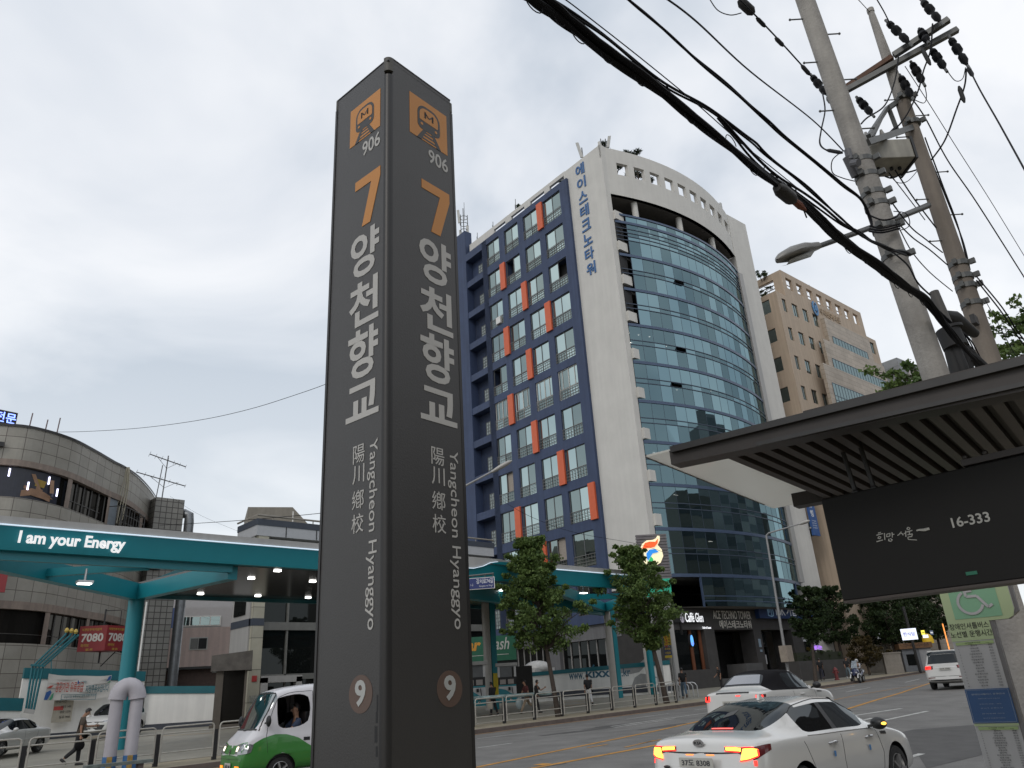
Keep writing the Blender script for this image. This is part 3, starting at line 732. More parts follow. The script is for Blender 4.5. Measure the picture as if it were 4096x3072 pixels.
bl = thing('company_sign', 'faded gold lettering and a blue ring logo high on the beige block', 'sign', BO + V((math.cos(BA) * 7, math.sin(BA) * 7, 44.6)), BA)
b = MB()
for k in range(26):
    a0 = R_(100 + 12.5 * k); a1 = R_(100 + 12.5 * (k + 1)); b.bar((.55 * math.cos(a0), -.12, .8 + .95 * math.sin(a0)), (.55 * math.cos(a1), -.12, .8 + .95 * math.sin(a1)), .1, .3)
b.box((-.15, -.2, .4), (.2, -.05, 1.2)); b.build('ring_logo', mat('logo_blue', (.05, .20, .42), .4), bl)
b = MB(); put_text(b, '우리벤처타운', (1.3, -.06, .35), (1, 0, 0), Z3, 5.4, 1.0, .01, .05); b.build('lettering', mat('dull_gold', (.36, .26, .16), .5), bl)
# grey block at far right
P = W(3589, 1431, 120)
gb = thing('grey_building', 'small grey block far behind the poles with a reddish roof billboard', 'building', (P.x, P.y, 0), R_(-6))
b = MB(); uvbox(b, (-.2, 0, 40), (14, 14, P.z)); uvbox(b, (.3, .4, 0), (13, 13, 40)); b.build('wall', tile_mat('grey_panel', (.25, .26, .27), (.13, .13, .14), 2.2, 1.5, .02), gb)
b = MB(); b.box((.4, .37, 30), (6, .5, 39)); b.build('blue_glazing', mat('slate_blue', (.07, .10, .15), .3), gb)
b = MB(); b.box((1.6, .2, 35), (2.6, .36, 38)); b.build('window', WFW, gb)
b = MB(); b.box((2.2, -.2, 41), (8, -.02, 43.6)); bb = b.build('billboard', mat('billboard_pale', (.5, .45, .44), .5, var=.1), gb)
b = MB(); put_text(b, '호텔', (2.8, -.22, 41.5), (1, 0, 0), Z3, 3.6, 1.6, .03, .02); b.build('lettering', mat('brick_red', (.40, .10, .08), .5), bb)

# ------------------------------------------------------------------ curved tiled building on the left
CV = [(-14, 70), (-8, 66), (-2, 61.5), (3, 58.6), (7.6, 57.0), (9.5, 56.7), (11.9, 57.8), (14, 59.8), (16, 62), (17.3, 63.3), (19.2, 65.8), (21.8, 70.3), (24, 75)]
def crv(s):                                                     # smooth curve through the plan points
    n = len(CV) - 1; i = min(int(s), n - 1); t = s - i
    p = [V((*CV[min(max(i + k, 0), n)], 0)) for k in (-1, 0, 1, 2)]
    return .5 * ((2 * p[1]) + (p[2] - p[0]) * t + (2 * p[0] - 5 * p[1] + 4 * p[2] - p[3]) * t * t + (3 * p[1] - p[0] - 3 * p[2] + p[3]) * t ** 3)
CS = [k / 6 for k in range(6 * (len(CV) - 1) + 1)]; CP = [crv(s) for s in CS]; CL = [0]
for a, c in zip(CP, CP[1:]): CL.append(CL[-1] + (c - a).length)
def cat(x=None, y=None):                                        # index nearest a plan point
    return min(range(len(CP)), key=lambda i: (CP[i].x - x) ** 2 + ((CP[i].y - y) ** 2 if y is not None else 0))
def coff(i, d):
    t = (CP[min(i + 1, len(CP) - 1)] - CP[max(i - 1, 0)]).normalized(); return CP[i] + V((t.y, -t.x, 0)) * d
curved = thing('tiled_building', 'old curved building clad in stained grey square panels behind the filling station', 'building', (8, 60, 0))
PAN = tile_mat('stained_panels', (.335, .318, .28), (.10, .08, .07), 1.12, .825, .022, 0, .55, .07, .2)
PINK = mat('pinkish_stone', (.27, .215, .18), .7, var=.12, dirt=.2)
def cwall(b, i0, i1, z0, z1, d=0.0):
    for i in range(i0, i1):
        p, q = coff(i, d) - V((8, 60, 0)), coff(i + 1, d) - V((8, 60, 0))
        b.face([(p.x, p.y, z0), (q.x, q.y, z0), (q.x, q.y, z1), (p.x, p.y, z1)], [(CL[i], z0 - .3), (CL[i + 1], z0 - .3), (CL[i + 1], z1 - .3), (CL[i], z1 - .3)])
E_ = len(CP) - 1
b = MB(); cwall(b, 0, E_, 17.7, 20.0); cwall(b, 0, E_, 8.7, 15.2); cwall(b, 0, E_, 0, 6.2)
p = [coff(i, 0) - V((8, 60, 0)) for i in range(0, len(CP))]
b.face([(q.x, q.y, 19.6) for q in p] + [(16, 30, 19.6), (-22, 30, 19.6)], [(0, 0)] * (len(p) + 2))
b.build('wall', PAN, curved, True)
for za, zb_ in ((17.28, 17.7), (8.22, 8.7)):
    b = MB(); cwall(b, 0, E_, za, zb_, .06)
    for i in range(E_): q = [coff(i + a, d) - V((8, 60, 0)) for a, d in ((0, .06), (1, .06), (1, -.5), (0, -.5))]; b.face([(p_.x, p_.y, za) for p_ in q])
    b.build('stone_band', PINK, curved)
b = MB(); cwall(b, 0, E_, 19.95, 20.12, .08); cwall(b, 0, E_, 20.12, 20.12); b.build('coping', DARKMETAL, curved)
for za, zb_ in ((15.2, 17.28), (6.2, 8.22)): b = MB(); cwall(b, 0, E_, za, zb_, -.3); b.build('strip_glazing', GLASS_B, curved)
pi_ = [cat(-4, 63), cat(3, 58.6), cat(12.15, 58), cat(15.9, 61.9), cat(19.8, 66.8)]
b = MB()
for i in pi_: cwall(b, i, i + 1, 15.2, 17.28, .01)
for i in (cat(3, 58.6), cat(7.2, 57.2), cat(12.15, 58), cat(15.8, 61.8), cat(19.8, 66.8)): cwall(b, i, i + 1, 6.2, 8.22, .01)
b.build('pier', PINK, curved)
b = MB()
for i in range(cat(12.4, 58.3), cat(22, 71), 2): q = coff(i, -.24) - V((8, 60, 0)); b.box((q.x - .04, q.y - .04, 15.2), (q.x + .04, q.y + .04, 17.28)); b.box((q.x - .03, q.y - .03, 6.2), (q.x + .03, q.y + .03, 8.2))
cwall(b, cat(12.4, 58.3), cat(15.6, 61.6), 15.85, 15.92, -.26); cwall(b, 0, E_, 6.75, 6.8, -.27)
b.build('window_bar', mat('bronze_bar', (.05, .046, .042), .5), curved)
b = MB(); i = cat(16.3, 62.3); cwall(b, i, i + 4, 15.2, 17.25, -.05); b.build('roof_door', mat('blue_grey_door', (.17, .20, .23), .5), curved)
b = MB(); i = cat(17.2, 63.2)
for z in (15.3, 15.9, 16.55): cwall(b, i - 5, i + 5, z, z + .06, 1.0)
for k in range(-5, 6, 2): q = coff(i + k, 1.0) - V((8, 60, 0)); b.box((q.x - .03, q.y - .03, 15.0), (q.x + .03, q.y + .03, 16.6))
for k in (-5, 5):
    q, r = coff(i + k, 1.0) - V((8, 60, 0)), coff(i + k, 0) - V((8, 60, 0)); b.bar((q.x, q.y, 16.55), (r.x, r.y, 16.55), .05, .05)
cwall(b, i - 5, i + 5, 15.0, 15.1, .99); b.build('balcony_rail', DARKMETAL, curved)
b = MB(); random.seed(2)
for k in range(7):
    q = coff(i, .12 + .05 * (k % 3)) - V((8, 60, 0)); r = random.uniform(-.35, .35)
    b.tube([(q.x + r * .3, q.y, 20.1), (q.x + r * .7, q.y - .1, 18.6), (q.x + r - .1, q.y - .1, 17.0), (q.x + r - .2, q.y - .15, 15.2 + random.uniform(0, .8))], .035, 5)
b.build('hanging_cables', mat('cream_cable', (.36, .33, .25), .7), curved)
# tall square-tiled stair tower and steel duct at its right end
b = MB(); st = V((20.6, 69.0, 0)) - V((8, 60, 0)); uvbox(b, (st.x + .9, st.y - .6, 0), (st.x + 3.4, st.y + 5, 19.3))
b.build('stair_tower', tile_mat('small_square_tiles', (.25, .245, .225), (.06, .055, .05), .5, .5, .035, 0, .5, .1), curved)
b = MB(); b.box((st.x + .7, st.y - .9, 13), (st.x + 1.9, st.y - .61, 15.4)); b.build('stair_window', GLASS_B, curved)
b = MB(); dx, dy = st.x + 4.0, st.y - .4
b.tube([(dx - 1.0, dy + 1.5, 18.2), (dx - .3, dy + .3, 18.2), (dx, dy, 18.0), (dx + .05, dy, 17.4), (dx + .05, dy, 3)], .42, 14)
for z in range(4, 18, 2): b.tube([(dx + .05, dy, z), (dx + .05, dy, z + .08)], .45, 14)
b.build('steel_duct', mat('galvanised', (.20, .21, .22), .4, .7, var=.15, scale=3), curved, True)
# billboard film behind the upper windows: legs and arms on dark, generic
bb = thing('window_billboard', 'dark window poster of a seated bare legged figure with bright strip lights', 'billboard', (8, 60, 0))
DK = mat('poster_dark', (.015, .017, .03), .3, var=.2)
b = MB(); i1 = cat(11.8, 57.7); cwall(b, 0, i1, 15.26, 17.24, -.22); b.build('poster', DK, bb)
SK = mat('poster_skin', (.26, .15, .09), .6, var=.15, scale=2); YE = mat('poster_ochre', (.30, .20, .03), .6)
def onc(x, z, d=-.20):
    i = cat(x); t = 0
    p = coff(i, d); return V((x - 8, p.y - 60, z))
b = MB()
def limb(pts, r):
    for (x0, z0, r0), (x1, z1, r1) in zip(pts, pts[1:]):
        a, c = onc(x0, z0), onc(x1, z1); b.face([a + V((0, 0, r0)), a - V((0, 0, r0)), c - V((0, 0, r1)), c + V((0, 0, r1))])
limb([(9.4, 15.55, .2), (10.0, 15.75, .24), (10.8, 15.65, .24), (11.25, 15.5, .2)], 0)
limb([(9.5, 16.0, .10), (10.1, 16.05, .14), (10.7, 15.9, .12)], 0)
b.build('figure_legs', SK, bb)
b = MB(); b.face([onc(10.15, 16.2), onc(10.75, 16.15), onc(10.85, 16.6), onc(10.2, 16.7)]); b.build('figure_shorts', YE, bb)
b = MB()
for (x0, z0, x1, z1, wd) in ((9.95, 16.95, 10.6, 15.75, .12), (11.2, 16.8, 11.3, 15.9, .12), (10.6, 15.85, 11.3, 15.5, .14)):
    a, c = onc(x0, z0, -.19), onc(x1, z1, -.19); dx_ = V((wd, 0, 0)); b.face([a - dx_, a + dx_, c + dx_, c - dx_])
b.build('figure_arms', mat('poster_skin_light', (.30, .18, .11), .6, var=.1), bb)
b = MB()
for x, z in ((8.55, 16.85), (9.75, 16.1), (11.0, 16.75), (11.65, 16.05)): a = onc(x, z, -.15); b.box((a.x - .05, a.y - .02, a.z - .27), (a.x + .05, a.y + .02, a.z + .27))
b.build('strip_light', mat('violet_white_tube', (.75, .75, 1), emit=2.5, var=0), bb)
b = MB(); a = onc(7.75, 15.6, -.17); put_text(b, '75', a, (1, -.1, 0), Z3, .62, .42, .02); b.build('lettering', mat('poster_white', (.4, .4, .4)), bb)
b = MB(); a = onc(7.6, 15.95, -.17); b.box((a.x - .4, a.y - .01, a.z), (a.x + .9, a.y + .01, a.z + .03)); b.box((a.x + .8, a.y - .01, a.z - .35), (a.x + .82, a.y + .01, a.z + .9)); b.build('printed_lines', mat('poster_grey', (.25, .27, .25)), bb)
# sign frames at the very left
for (zz_, lab) in ((18.9, 'white lit roof letters cut off at the left edge of the picture, upper'), (15.0, 'white lit letters on the curved wall at the left edge, lower')):
    i = cat(7.4, 57.1); q = coff(i, .5)
    t = thing('letter_sign', lab, 'sign', (q.x, q.y, zz_))
    b = MB(); b.box((-.9, .1, -.45), (.45, .35, -.15)); b.build('sign_bracket', DARKMETAL, t)
    b = MB(); b.box((-.35, 0, -.15), (-.18, .1, .75)); b.box((-.35, 0, -.15), (.12, .1, .02)); b.build('letter', LETW, t)
i = cat(8.4, 56.8); q = coff(i, -.6)
t = thing('led_sign', 'blue LED roof sign board on the curved building at the left edge', 'sign', (q.x, q.y, 20.15), R_(8))
b = MB(); b.box((-3.2, 0, 0), (-.15, .25, .95)); b.build('sign_case', INK, t)
b = MB(); put_text(b, '월 전문', (-2.3, -.01, .12), (1, 0, 0), Z3, 2.1, .72, .015, .01); b.build('led_letters', mat('led_blue', (.22, .32, 1), emit=2.5, var=0), t)
for px, h in ((9.3, 1.15), (10.4, .95), (11.3, 1.35)):
    q = coff(cat(px), -.3); b = MB(); b.cyl((0, 0, -.3), (.06, 0, h), .04, n=6); o = b.build('roof_rod', mat('rod_rust', (.20, .15, .15), .8)); o.location = (q.x, q.y, 20.0)
    tag(o, {9.3: 'rusty rod on the curved roof nearest the LED sign', 10.4: 'shortest of the rusty rods on the curved roof', 11.3: 'tallest rusty rod on the curved roof'}[px], 'rod', 'rods on the curved roof')
# TV aerial on its roof
P = W(650, 1975, 72)
ae = thing('tv_aerial', 'tall double boom television aerial on the tiled stair tower', 'aerial', (P.x, P.y, P.z))
AM = mat('aerial_grey', (.12, .12, .12), .5, .4)
b = MB(); b.cyl((0, 0, -.4), (.12, 0, 3.55), .05, n=6); b.cyl((-.5, 0, -.4), (-.28, 0, 2.6), .04, n=6); b.build('mast', AM, ae)
def yagi(z, x0, x1, zs):
    b = MB(); b.tube([(x0, 0, z + .25), (x1, 0, z - .45)], .045, 6)
    n = 7
    for k in range(n): x = x0 + (x1 - x0) * k / (n - 1); zz_ = z + .25 - .7 * k / (n - 1); b.tube([(x - .08, -.55 + .03 * k, zz_ + .07), (x + .08, .55 - .03 * k, zz_ - .07)], .016, 4)
    b.tube([(x0 * .55, 0, z + .1), (.1, 0, z - .85), (x1 * .6, 0, z - .2)], .022, 5); b.build('boom', AM, ae)
yagi(3.2, -1.5, 1.75, 1); yagi(1.4, -2.4, 1.9, 1)
# red hanging sign box
P = W(420, 2512, 62.0)
t = thing('karaoke_sign', 'red two sided box sign on the curved building reading 7080', 'sign', W(424, 2552, 60.5), R_(-8))
RD = mat('sign_red', (.22, .018, .022), .45, var=.06)
b = MB(); b.hexa([(-1.55, .9, -.8), (0, 0, -.8), (1.55, 1.0, -.8), (0, 1.9, -.8), (-1.55, .9, .85), (0, 0, .85), (1.55, 1.0, .85), (0, 1.9, .85)]); b.build('sign_box', RD, t)
for nm, a, c in (('lettering', V((-1.55, .9, 0)), V((0, 0, 0))), ('lettering', V((0, 0, 0)), V((1.55, 1.0, 0)))):
    d = (c - a).normalized(); nn = V((d.y, -d.x, 0)) * .012; L = (c - a).length
    b = MB(); put_text(b, '7080', a + nn + d * L * .1 + V((0, 0, -.2)), d, Z3, L * .8, .55, .03, .005); b.build('number', mat('sign_white', (.55, .52, .48)), t)
    b = MB(); put_text(b, '직장인추억의쉼터', a + nn + d * L * .08 + V((0, 0, .52)), d, Z3, L * .72, .17, .005, .004); put_text(b, '라이브', a + nn + d * L * .12 + V((0, 0, -.52)), d, Z3, L * .28, .2, .01, .004); put_text(b, '호프', a + nn + d * L * .3 + V((0, 0, -.76)), d, Z3, L * .28, .14, .01, .004); b.build('small_lettering', mat('sign_yellow', (.50, .36, .06)), t)
b = MB(); b.box((-.05, 1.8, -1.5), (.05, 1.95, 2.1)); b.bar((.9, 1.4, -.8), (.2, 2.2, -1.7), .05, .05); b.bar((.9, 1.4, 2.0), (0, 1.9, 2.0), .05, .05); b.bar((.95, 1.4, .8), (.95, 1.4, 2.0), .05, .05); b.build('sign_frame', DARKMETAL, t)
q = V((2.6, 57.2, 9.4)); b = MB(); b.box((-4, 0, 0), (2.0, .2, 3.1)); o = b.build('red_banner', RD); q = W(20, 2350, 56); o.location = (q.x - 2.0, q.y, 8.95); o.rotation_euler = (0, 0, R_(-12))
tag(o, 'dark red sign board on the curved wall cut off by the left edge', 'sign')

# ------------------------------------------------------------------ filling station shop building
shop = thing('station_building', 'dark glazed filling station building with cream corner pillar behind the canopy', 'building', (21.7, 47.8, 0))
SLT = mat('slate_trim', (.045, .055, .075), .6, var=.08); CREAM = tile_mat('cream_panels', (.44, .42, .34), (.10, .10, .09), 3, 1.9, .02); 
b = MB(); uvbox(b, (.1, -.02, .5), (.85, .3, 12.2)); b.build('corner_pillar', CREAM, shop)
b = MB(); b.box((0, .3, .5), (.3, 3, 12.2)); b.box((.85, .6, 9.9), (21, .9, 12.2)); b.box((0.3, 2.9, 0), (21, 3, 12)); b.build('wall', GREYP, shop)
b = MB(); b.box((.08, -.04, 6.45), (.87, .32, 6.9)); b.box((-.03, .3, 6.45), (.3, 3, 6.9)); b.build('navy_band', SLT, shop)
b = MB(); b.box((.85, .4, .5), (21, .45, 9.9)); b.build('glazing', GLASS_D, shop)
b = MB()
for x in (2.6, 5.0, 8.1, 11, 14, 17): b.box((x, .25, .5), (x + .12, .42, 9.9))
b.box((.85, .2, 6.2), (21, .42, 6.7)); b.box((.85, .25, 3.15), (21, .42, 3.5)); b.build('mullion', mat('grey_mullion', (.14, .14, .13), .5), shop)
b = MB(); b.box((-.06, .9, 7.2), (0, 2.6, 9.9)); b.build('side_window', GLASS_D, shop)
b = MB(); b.box((.9, -.1, .5), (1.35, .3, 3.3)); b.box((3.3, -.1, .5), (3.7, .3, 3.3)); b.box((.9, -.1, 3.0), (3.7, .3, 3.4)); b.build('door_surround', GREYP, shop)
b = MB(); b.box((1.35, .3, .5), (3.3, .35, 3.0)); b.build('shop_door', GLASS_D, shop)
b = MB(); b.box((.3, -.06, 3.1), (.62, -.02, 3.45)); b.build('red_notice', mat('notice_red', (.35, .03, .03), .5), shop)
b = MB(); b.box((.22, -.06, 1.9), (.72, -.02, 2.3)); b.build('meter_board', mat('meter_grey', (.25, .25, .22), .5, var=.4, scale=9), shop)
b = MB(); b.box((-.06, -.06, 12.2), (21, .9, 13.3)); b.box((-.06, .9, 12.2), (.3, 3, 13.3)); b.build('upper_band', mat('pale_upper_panel', (.42, .43, .45), .5, var=.05), shop)
b = MB(); b.box((-.1, -.1, 12.9), (21.05, .9, 13.32)); b.box((-.1, .9, 12.9), (.3, 3, 13.32)); b.build('navy_cornice', SLT, shop)
b = MB()
for x in (2, 4.3, 6.8, 9.3, 12, 14.6, 17.3): b.box((x, -.085, 12.2), (x + .06, -.05, 12.9))
b.build('panel_joint', DARKMETAL, shop)
b = MB(); b.tube([(-.1, 3, 13.55), (-.1, -.1, 13.55), (21, -.1, 13.55)], .07, 6)
for x in range(1, 21, 3): b.cyl((x, -.1, 13.3), (x, -.1, 13.55), .04, n=5)
b.build('roof_rail', mat('rail_beige', (.25, .23, .20), .6), shop)
P = W(992, 2028, 72); Q = W(1153, 2023, 72)
b = MB(); h0 = P.z; ox, oy = P.x - 21.7, P.y - 47.8
b.prism([(0, 12), (0, h0), (4.0, h0 + .1), (5.6, h0 - 1.6), (6.4, h0 - 1.9), (11, h0 - 2.1), (11, 12)], (ox, oy, 0), (.93, -.36, 0), (0, 0, 1), -6)
b.build('roof_block', mat('taupe_render', (.245, .225, .19), .8, var=.06, dirt=.1), shop)
b = MB(); b.box((ox + 5.3, oy - 3.2, h0 - 2.5), (ox + 6.6, oy - 2.3, h0 - 2.0)); b.build('roof_vent', DARKMETAL, shop)
b = MB(); b.cyl((ox + 3.4, oy - 2.2, h0 - 3), (ox + 3.4, oy - 2.2, h0 - .5), .06, n=6); b.build('white_pipe', WHITEP, shop)
b = MB(); b.box((10.5, .1, 6.3), (14.5, .25, 7.0)); b.build('amber_sign', mat('amber_sign', (.50, .26, .02), .5), shop)
b = MB(); b.box((9.5, .05, 3.95), (16, .2, 4.15)); b.build('yellow_strip', mat('yellow_strip', (.55, .5, .03), .5), shop)
# glass booth and its grey drum roof at the corner
P = W(915, 2890, 49.5); booth = thing('entrance_booth', 'dark glass booth under a weathered metal box roof beside the station corner', 'booth', (P.x, P.y, .7), R_(-25))
b = MB(); b.box((-.75, -.8, .0), (.8, .8, 2.95)); b.build('glass_walls', GLASS_B, booth)
b = MB(); b.box((-.85, -.9, 0), (-.45, -.5, 2.95)); b.box((.7, -.86, 0), (.82, -.75, 2.95)); b.box((-1.0, -1.1, -.1), (1.0, 1.0, .14)); b.build('booth_frame', mat('booth_brown', (.10, .085, .07), .6), booth)
b = MB(); b.hexa([(-1.15, -1.1, 2.95), (1.05, -1.1, 2.95), (1.05, 1.0, 2.95), (-1.15, 1.0, 2.95), (-1.15, -1.1, 3.8), (1.05, -1.1, 4.0), (1.05, 1.0, 4.0), (-1.15, 1.0, 3.8)]); b.build('box_roof', mat('weathered_tin', (.11, .10, .09), .6, .2, var=.3, scale=2), booth)
# buildings glimpsed behind
pk = thing('pink_building', 'plain pink rendered house wall with one small sliding window', 'building', (27.8, 80.3, 0), math.atan2(-2.1, 5.5))
b = MB(); b.box((0, 0, 0), (6.6, 8, 9.35)); b.build('wall', mat('pink_render', (.68, .54, .49), .85, var=.05, dirt=.12), pk)
b = MB(); b.box((2.2, -.05, 7.2), (3.9, .03, 8.4)); wn = b.build('window', WFW, pk)
b = MB(); b.box((2.3, -.07, 7.3), (3.0, -.04, 8.3)); b.mat(1).box((3.05, -.07, 7.3), (3.8, -.04, 8.3)); b.build('pane', [mat('pane_grey', (.2, .2, .19), .4), INK], wn)
b = MB(); b.box((-.5, -9, 0), (9, -8.6, 5.0)); b.build('brown_shed_wall', mat('brown_shed', (.075, .05, .042), .8, var=.2), pk)
b = MB(); b.box((-.8, -9.6, 5.0), (9.2, -5, 5.2)); b.build('shed_roof', DARKMETAL, pk)
lg = thing('low_grey_building', 'low grey building with a row of white framed windows above the pink wall', 'building', (33.9, 94.1, 0), math.atan2(-1.96, 5.0))
b = MB(); b.box((-1.3, 0, 0), (7, 8, 13)); b.box((-3, 6, 0), (12, 14, 17)); b.build('wall', mat('mid_grey_render', (.36, .35, .35), .8, var=.05), lg)
b = MB(); b.box((-1.32, -.04, 8), (-.1, .0, 13)); b.build('blue_pilaster', mat('pilaster_blue', (.06, .09, .2), .6), lg)
b = MB(); b.box((0, -.1, 10.85), (4.6, 0, 12)); wn = b.build('window', WFW, lg)
b = MB()
for k in range(4): b.box((.1 + 1.12 * k, -.13, 10.95), (1.1 + 1.12 * k, -.09, 11.9))
b.build('pane', GLASS_W, wn)
b = MB()
for k in range(6): b.box((-3.4, -.5, 8 + .8 * k), (-1.4, -.4, 8.15 + .8 * k))
b.box((-3.5, -.1, 0), (-1.4, 3, 14.2)); b.build('fire_stair', GREYP, lg)
# near side of the street: blocks only seen mirrored in the glass
RF = [(70, -16, 22, 18, 30), (98, -14, 20, 18, 47), (124, -15, 26, 20, 38), (155, -12, 24, 20, 56), (186, -10, 30, 24, 40), (30, -18, 22, 14, 16), (-14, -20, 30, 14, 13)]
for k, (x, y, wd, dp, h) in enumerate(RF):
    t = thing('street_block', ['brown', 'grey brick', 'pale', 'dark grey', 'tan', 'low buff', 'low grey'][k] + ' block across the street mirrored in the tower glass', 'building', (x, y, 0))
    b = MB(); b.box((0, -dp, 0), (wd, 0, h)); b.build('wall', mat('block_%d' % k, [(.22, .20, .18), (.24, .24, .25), (.34, .33, .32), (.20, .21, .23), (.28, .25, .22), (.2, .18, .15), (.16, .16, .16)][k], .8), t)
    b = MB(); z = 4
    while z < h - 2: b.box((.8, -.02, z), (wd - .8, .03, z + 1.6)); z += 3.7
    b.build('strip_window', mat('dull_window', (.09, .10, .11), .4), t)
P = W(556, 2650, 54); b = MB(); b.cyl((0, 0, -1.5), (.02, 0, 3.6), .055, n=8); o = b.build('flag_pole', WHITEP); o.location = P; tag(o, 'thin bare white pole right of the teal column', 'pole')
# ------------------------------------------------------------------ filling station canopy
can = thing('station_canopy', 'teal filling station canopy with grey top edge and lit lettering', 'canopy', (12, 33, 0))
O = V((12, 33, 0))
class LB(MB):                                                   # boxes given in world numbers, stored about a thing's base
    def __init__(s, o): super().__init__(); s.o = V(o)
    def build(s, *a, **k):
        s.v = [(p[0] - s.o.x, p[1] - s.o.y, p[2] - s.o.z) for p in s.v]; return super().build(*a, **k)
SLOPE = 0.0
b = LB(O); b.hexa([(-14, 29.06, 6.88), (38.4, 29.06, 6.88), (38.4, 29.4, 6.88), (-14, 29.4, 6.88), (-14, 28.92, 7.64), (38.4, 28.92, 7.64), (38.4, 29.4, 7.64), (-14, 29.4, 7.64)])
b.hexa([(38.4, 29.06, 6.88), (39.4, 29.8, 6.88), (39.1, 30.1, 6.88), (38.4, 29.4, 6.88), (38.4, 28.92, 7.64), (39.6, 29.75, 7.64), (39.1, 30.1, 7.64), (38.4, 29.4, 7.64)])
b.build('fascia', TEAL, can)
b = LB(O); b.box((-14, 28.86, 7.66), (25.2, 29.5, 7.93)); b.box((28.5, 28.86, 7.66), (38.4, 29.5, 7.93)); b.box((25.2, 29.0, 7.66), (28.5, 29.5, 7.93))
pl = [(17.0, 7.66), (17.0, 7.52), (20, 7.40), (23.2, 7.34), (24.4, 7.38), (25.0, 7.52), (25.5, 7.72), (26.0, 7.80), (26.4, 7.93), (17.0, 7.93)]
b.prism(pl, (0, 28.84, 0), (1, 0, 0), (0, 0, 1), -.06); b.build('top_edge', GREYP, can)
b = LB(O); b.prism([(25.6, 7.66), (25.9, 7.78), (26.6, 7.82), (27.6, 7.76), (28.5, 7.66)], (0, 28.85, 0), (1, 0, 0), (0, 0, 1), -.08); b.build('fascia_crest', TEAL, can)
b = LB(O); b.box((-14, 28.80, 7.635), (17, 28.90, 7.668)); b.box((28.5, 28.80, 7.635), (38.4, 28.9, 7.668))
for (x0, z0), (x1, z1) in zip(pl[1:7], pl[2:8]): b.bar((x0, 28.80, z0 - .012), (x1, 28.80, z1 - .012), .05, .026)
b.build('led_strip', mat('cool_led', (.72, .86, 1), emit=.55, var=0), can)
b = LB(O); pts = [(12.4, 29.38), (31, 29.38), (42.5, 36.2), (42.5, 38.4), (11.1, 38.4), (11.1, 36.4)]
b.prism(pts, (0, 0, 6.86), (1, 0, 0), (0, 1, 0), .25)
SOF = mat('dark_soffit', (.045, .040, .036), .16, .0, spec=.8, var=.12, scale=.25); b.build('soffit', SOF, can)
b = LB(O); b.box((11.1, 38.35, 6.7), (42.5, 38.6, 7.3)); b.box((12.4, 29.4, 7.12), (31, 38.3, 7.6)); b.build('roof_deck', TEALD, can)
def beam(name, p, q, z0, z1, w_=.42, m=TEAL, dz=0):
    b = LB(O); b.bar((p[0], p[1], (z0 + z1) / 2), (q[0], q[1], (z0 + z1) / 2 + dz), w_, z1 - z0); return b.build(name, m, can)
beam('beam', (11.2, 36.5), (3.2, 29.3), 6.34, 7.05, dz=.14); beam('beam', (11.2, 36.5), (12.5, 29.5), 6.36, 7.0); beam('beam', (3.2, 29.4), (12.4, 29.42), 6.6, 6.87, .2)
beam('beam', (6.6, 32.2), (9.3, 29.5), 6.55, 6.83, .22)
beam('beam', (42.8, 36.2), (31, 29.6), 6.42, 7.0); beam('beam', (42.8, 36.2), (38.6, 29.7), 6.42, 7.0); beam('beam', (42.6, 36.3), (25.5, 31.0), 6.2, 6.84); beam('beam', (3.2, 29.2), (-14, 34), 6.4, 6.84)
beam('beam', (34.5, 31.8), (38.8, 30.0), 6.5, 6.82, .22)
for (x, y) in ((14.3, 37.3), (14.4, 32.0), (14.5, 29.75), (17.2, 37.3), (17.35, 32.0), (20.0, 37.3), (17.4, 29.75), (20, 32), (23, 37.3), (28.8, 31.7), (28.9, 29.75), (23, 32), (26, 37)):
    b = LB(O); b.box((x - .13, y - .09, 6.81), (x + .13, y + .09, 6.855)); b.build('canopy_lamp', LEDW, can)
for (x, y, z) in ((33.4, 29.75, 6.62), (7.22, 29.3, 5.95)):
    b = LB(O); b.box((x - .2, y - .14, z - .03), (x + .2, y + .14, z)); lp_ = b.build('canopy_lamp', LEDW, can)
    b = LB(O); b.box((x - .24, y - .17, z + .002), (x + .24, y + .17, z + .09)); b.cyl((x, y, z + .08), (x, y, z + .5), .04, n=6); b.build('lamp_case', STEEL, lp_)
for (x, y) in ((32.4, 37.3), (42.8, 36.1), (46.5, 36.0), (22.6, 36.9)):
    b = LB(O); b.cyl((x, y, .3), (x, y, 6.9), .24 if x < 46 else .1, n=18); c = b.build('column', mat('cream_column', (.42, .40, .37), .45, var=.05, dirt=.08), can, True)
    b = LB(O); b.box((x + .2, y - .2, .3), (x + .62, y + .22, 6.9)); b.build('teal_flange', TEAL, c)
b = LB(O); b.box((32.6, 37.05, 1.3), (33.05, 37.08, 2.7)); b.build('warning_plate', mat('warn_yellow', (.55, .42, .02), .5), can)
b = LB(O); b.cyl((11.2, 36.5, .3), (11.2, 36.5, 6.4), .33, n=22); b.build('column', TEAL, can, True)
b = LB(O); put_text(b, 'I am your Energy', (4.95, 28.905, 6.98), (1, 0, 0), V((0, -.18, 1)), 3.28, .52, .03, .03); b.build('lit_lettering', LETW, can); b = LB(O); put_text(b, 'GS칼텍스', (36.1, 28.905, 7.02), (1, 0, 0), V((0, -.18, 1)), 2.0, .42, .018, .03); b.build('lit_lettering', LETW, can)
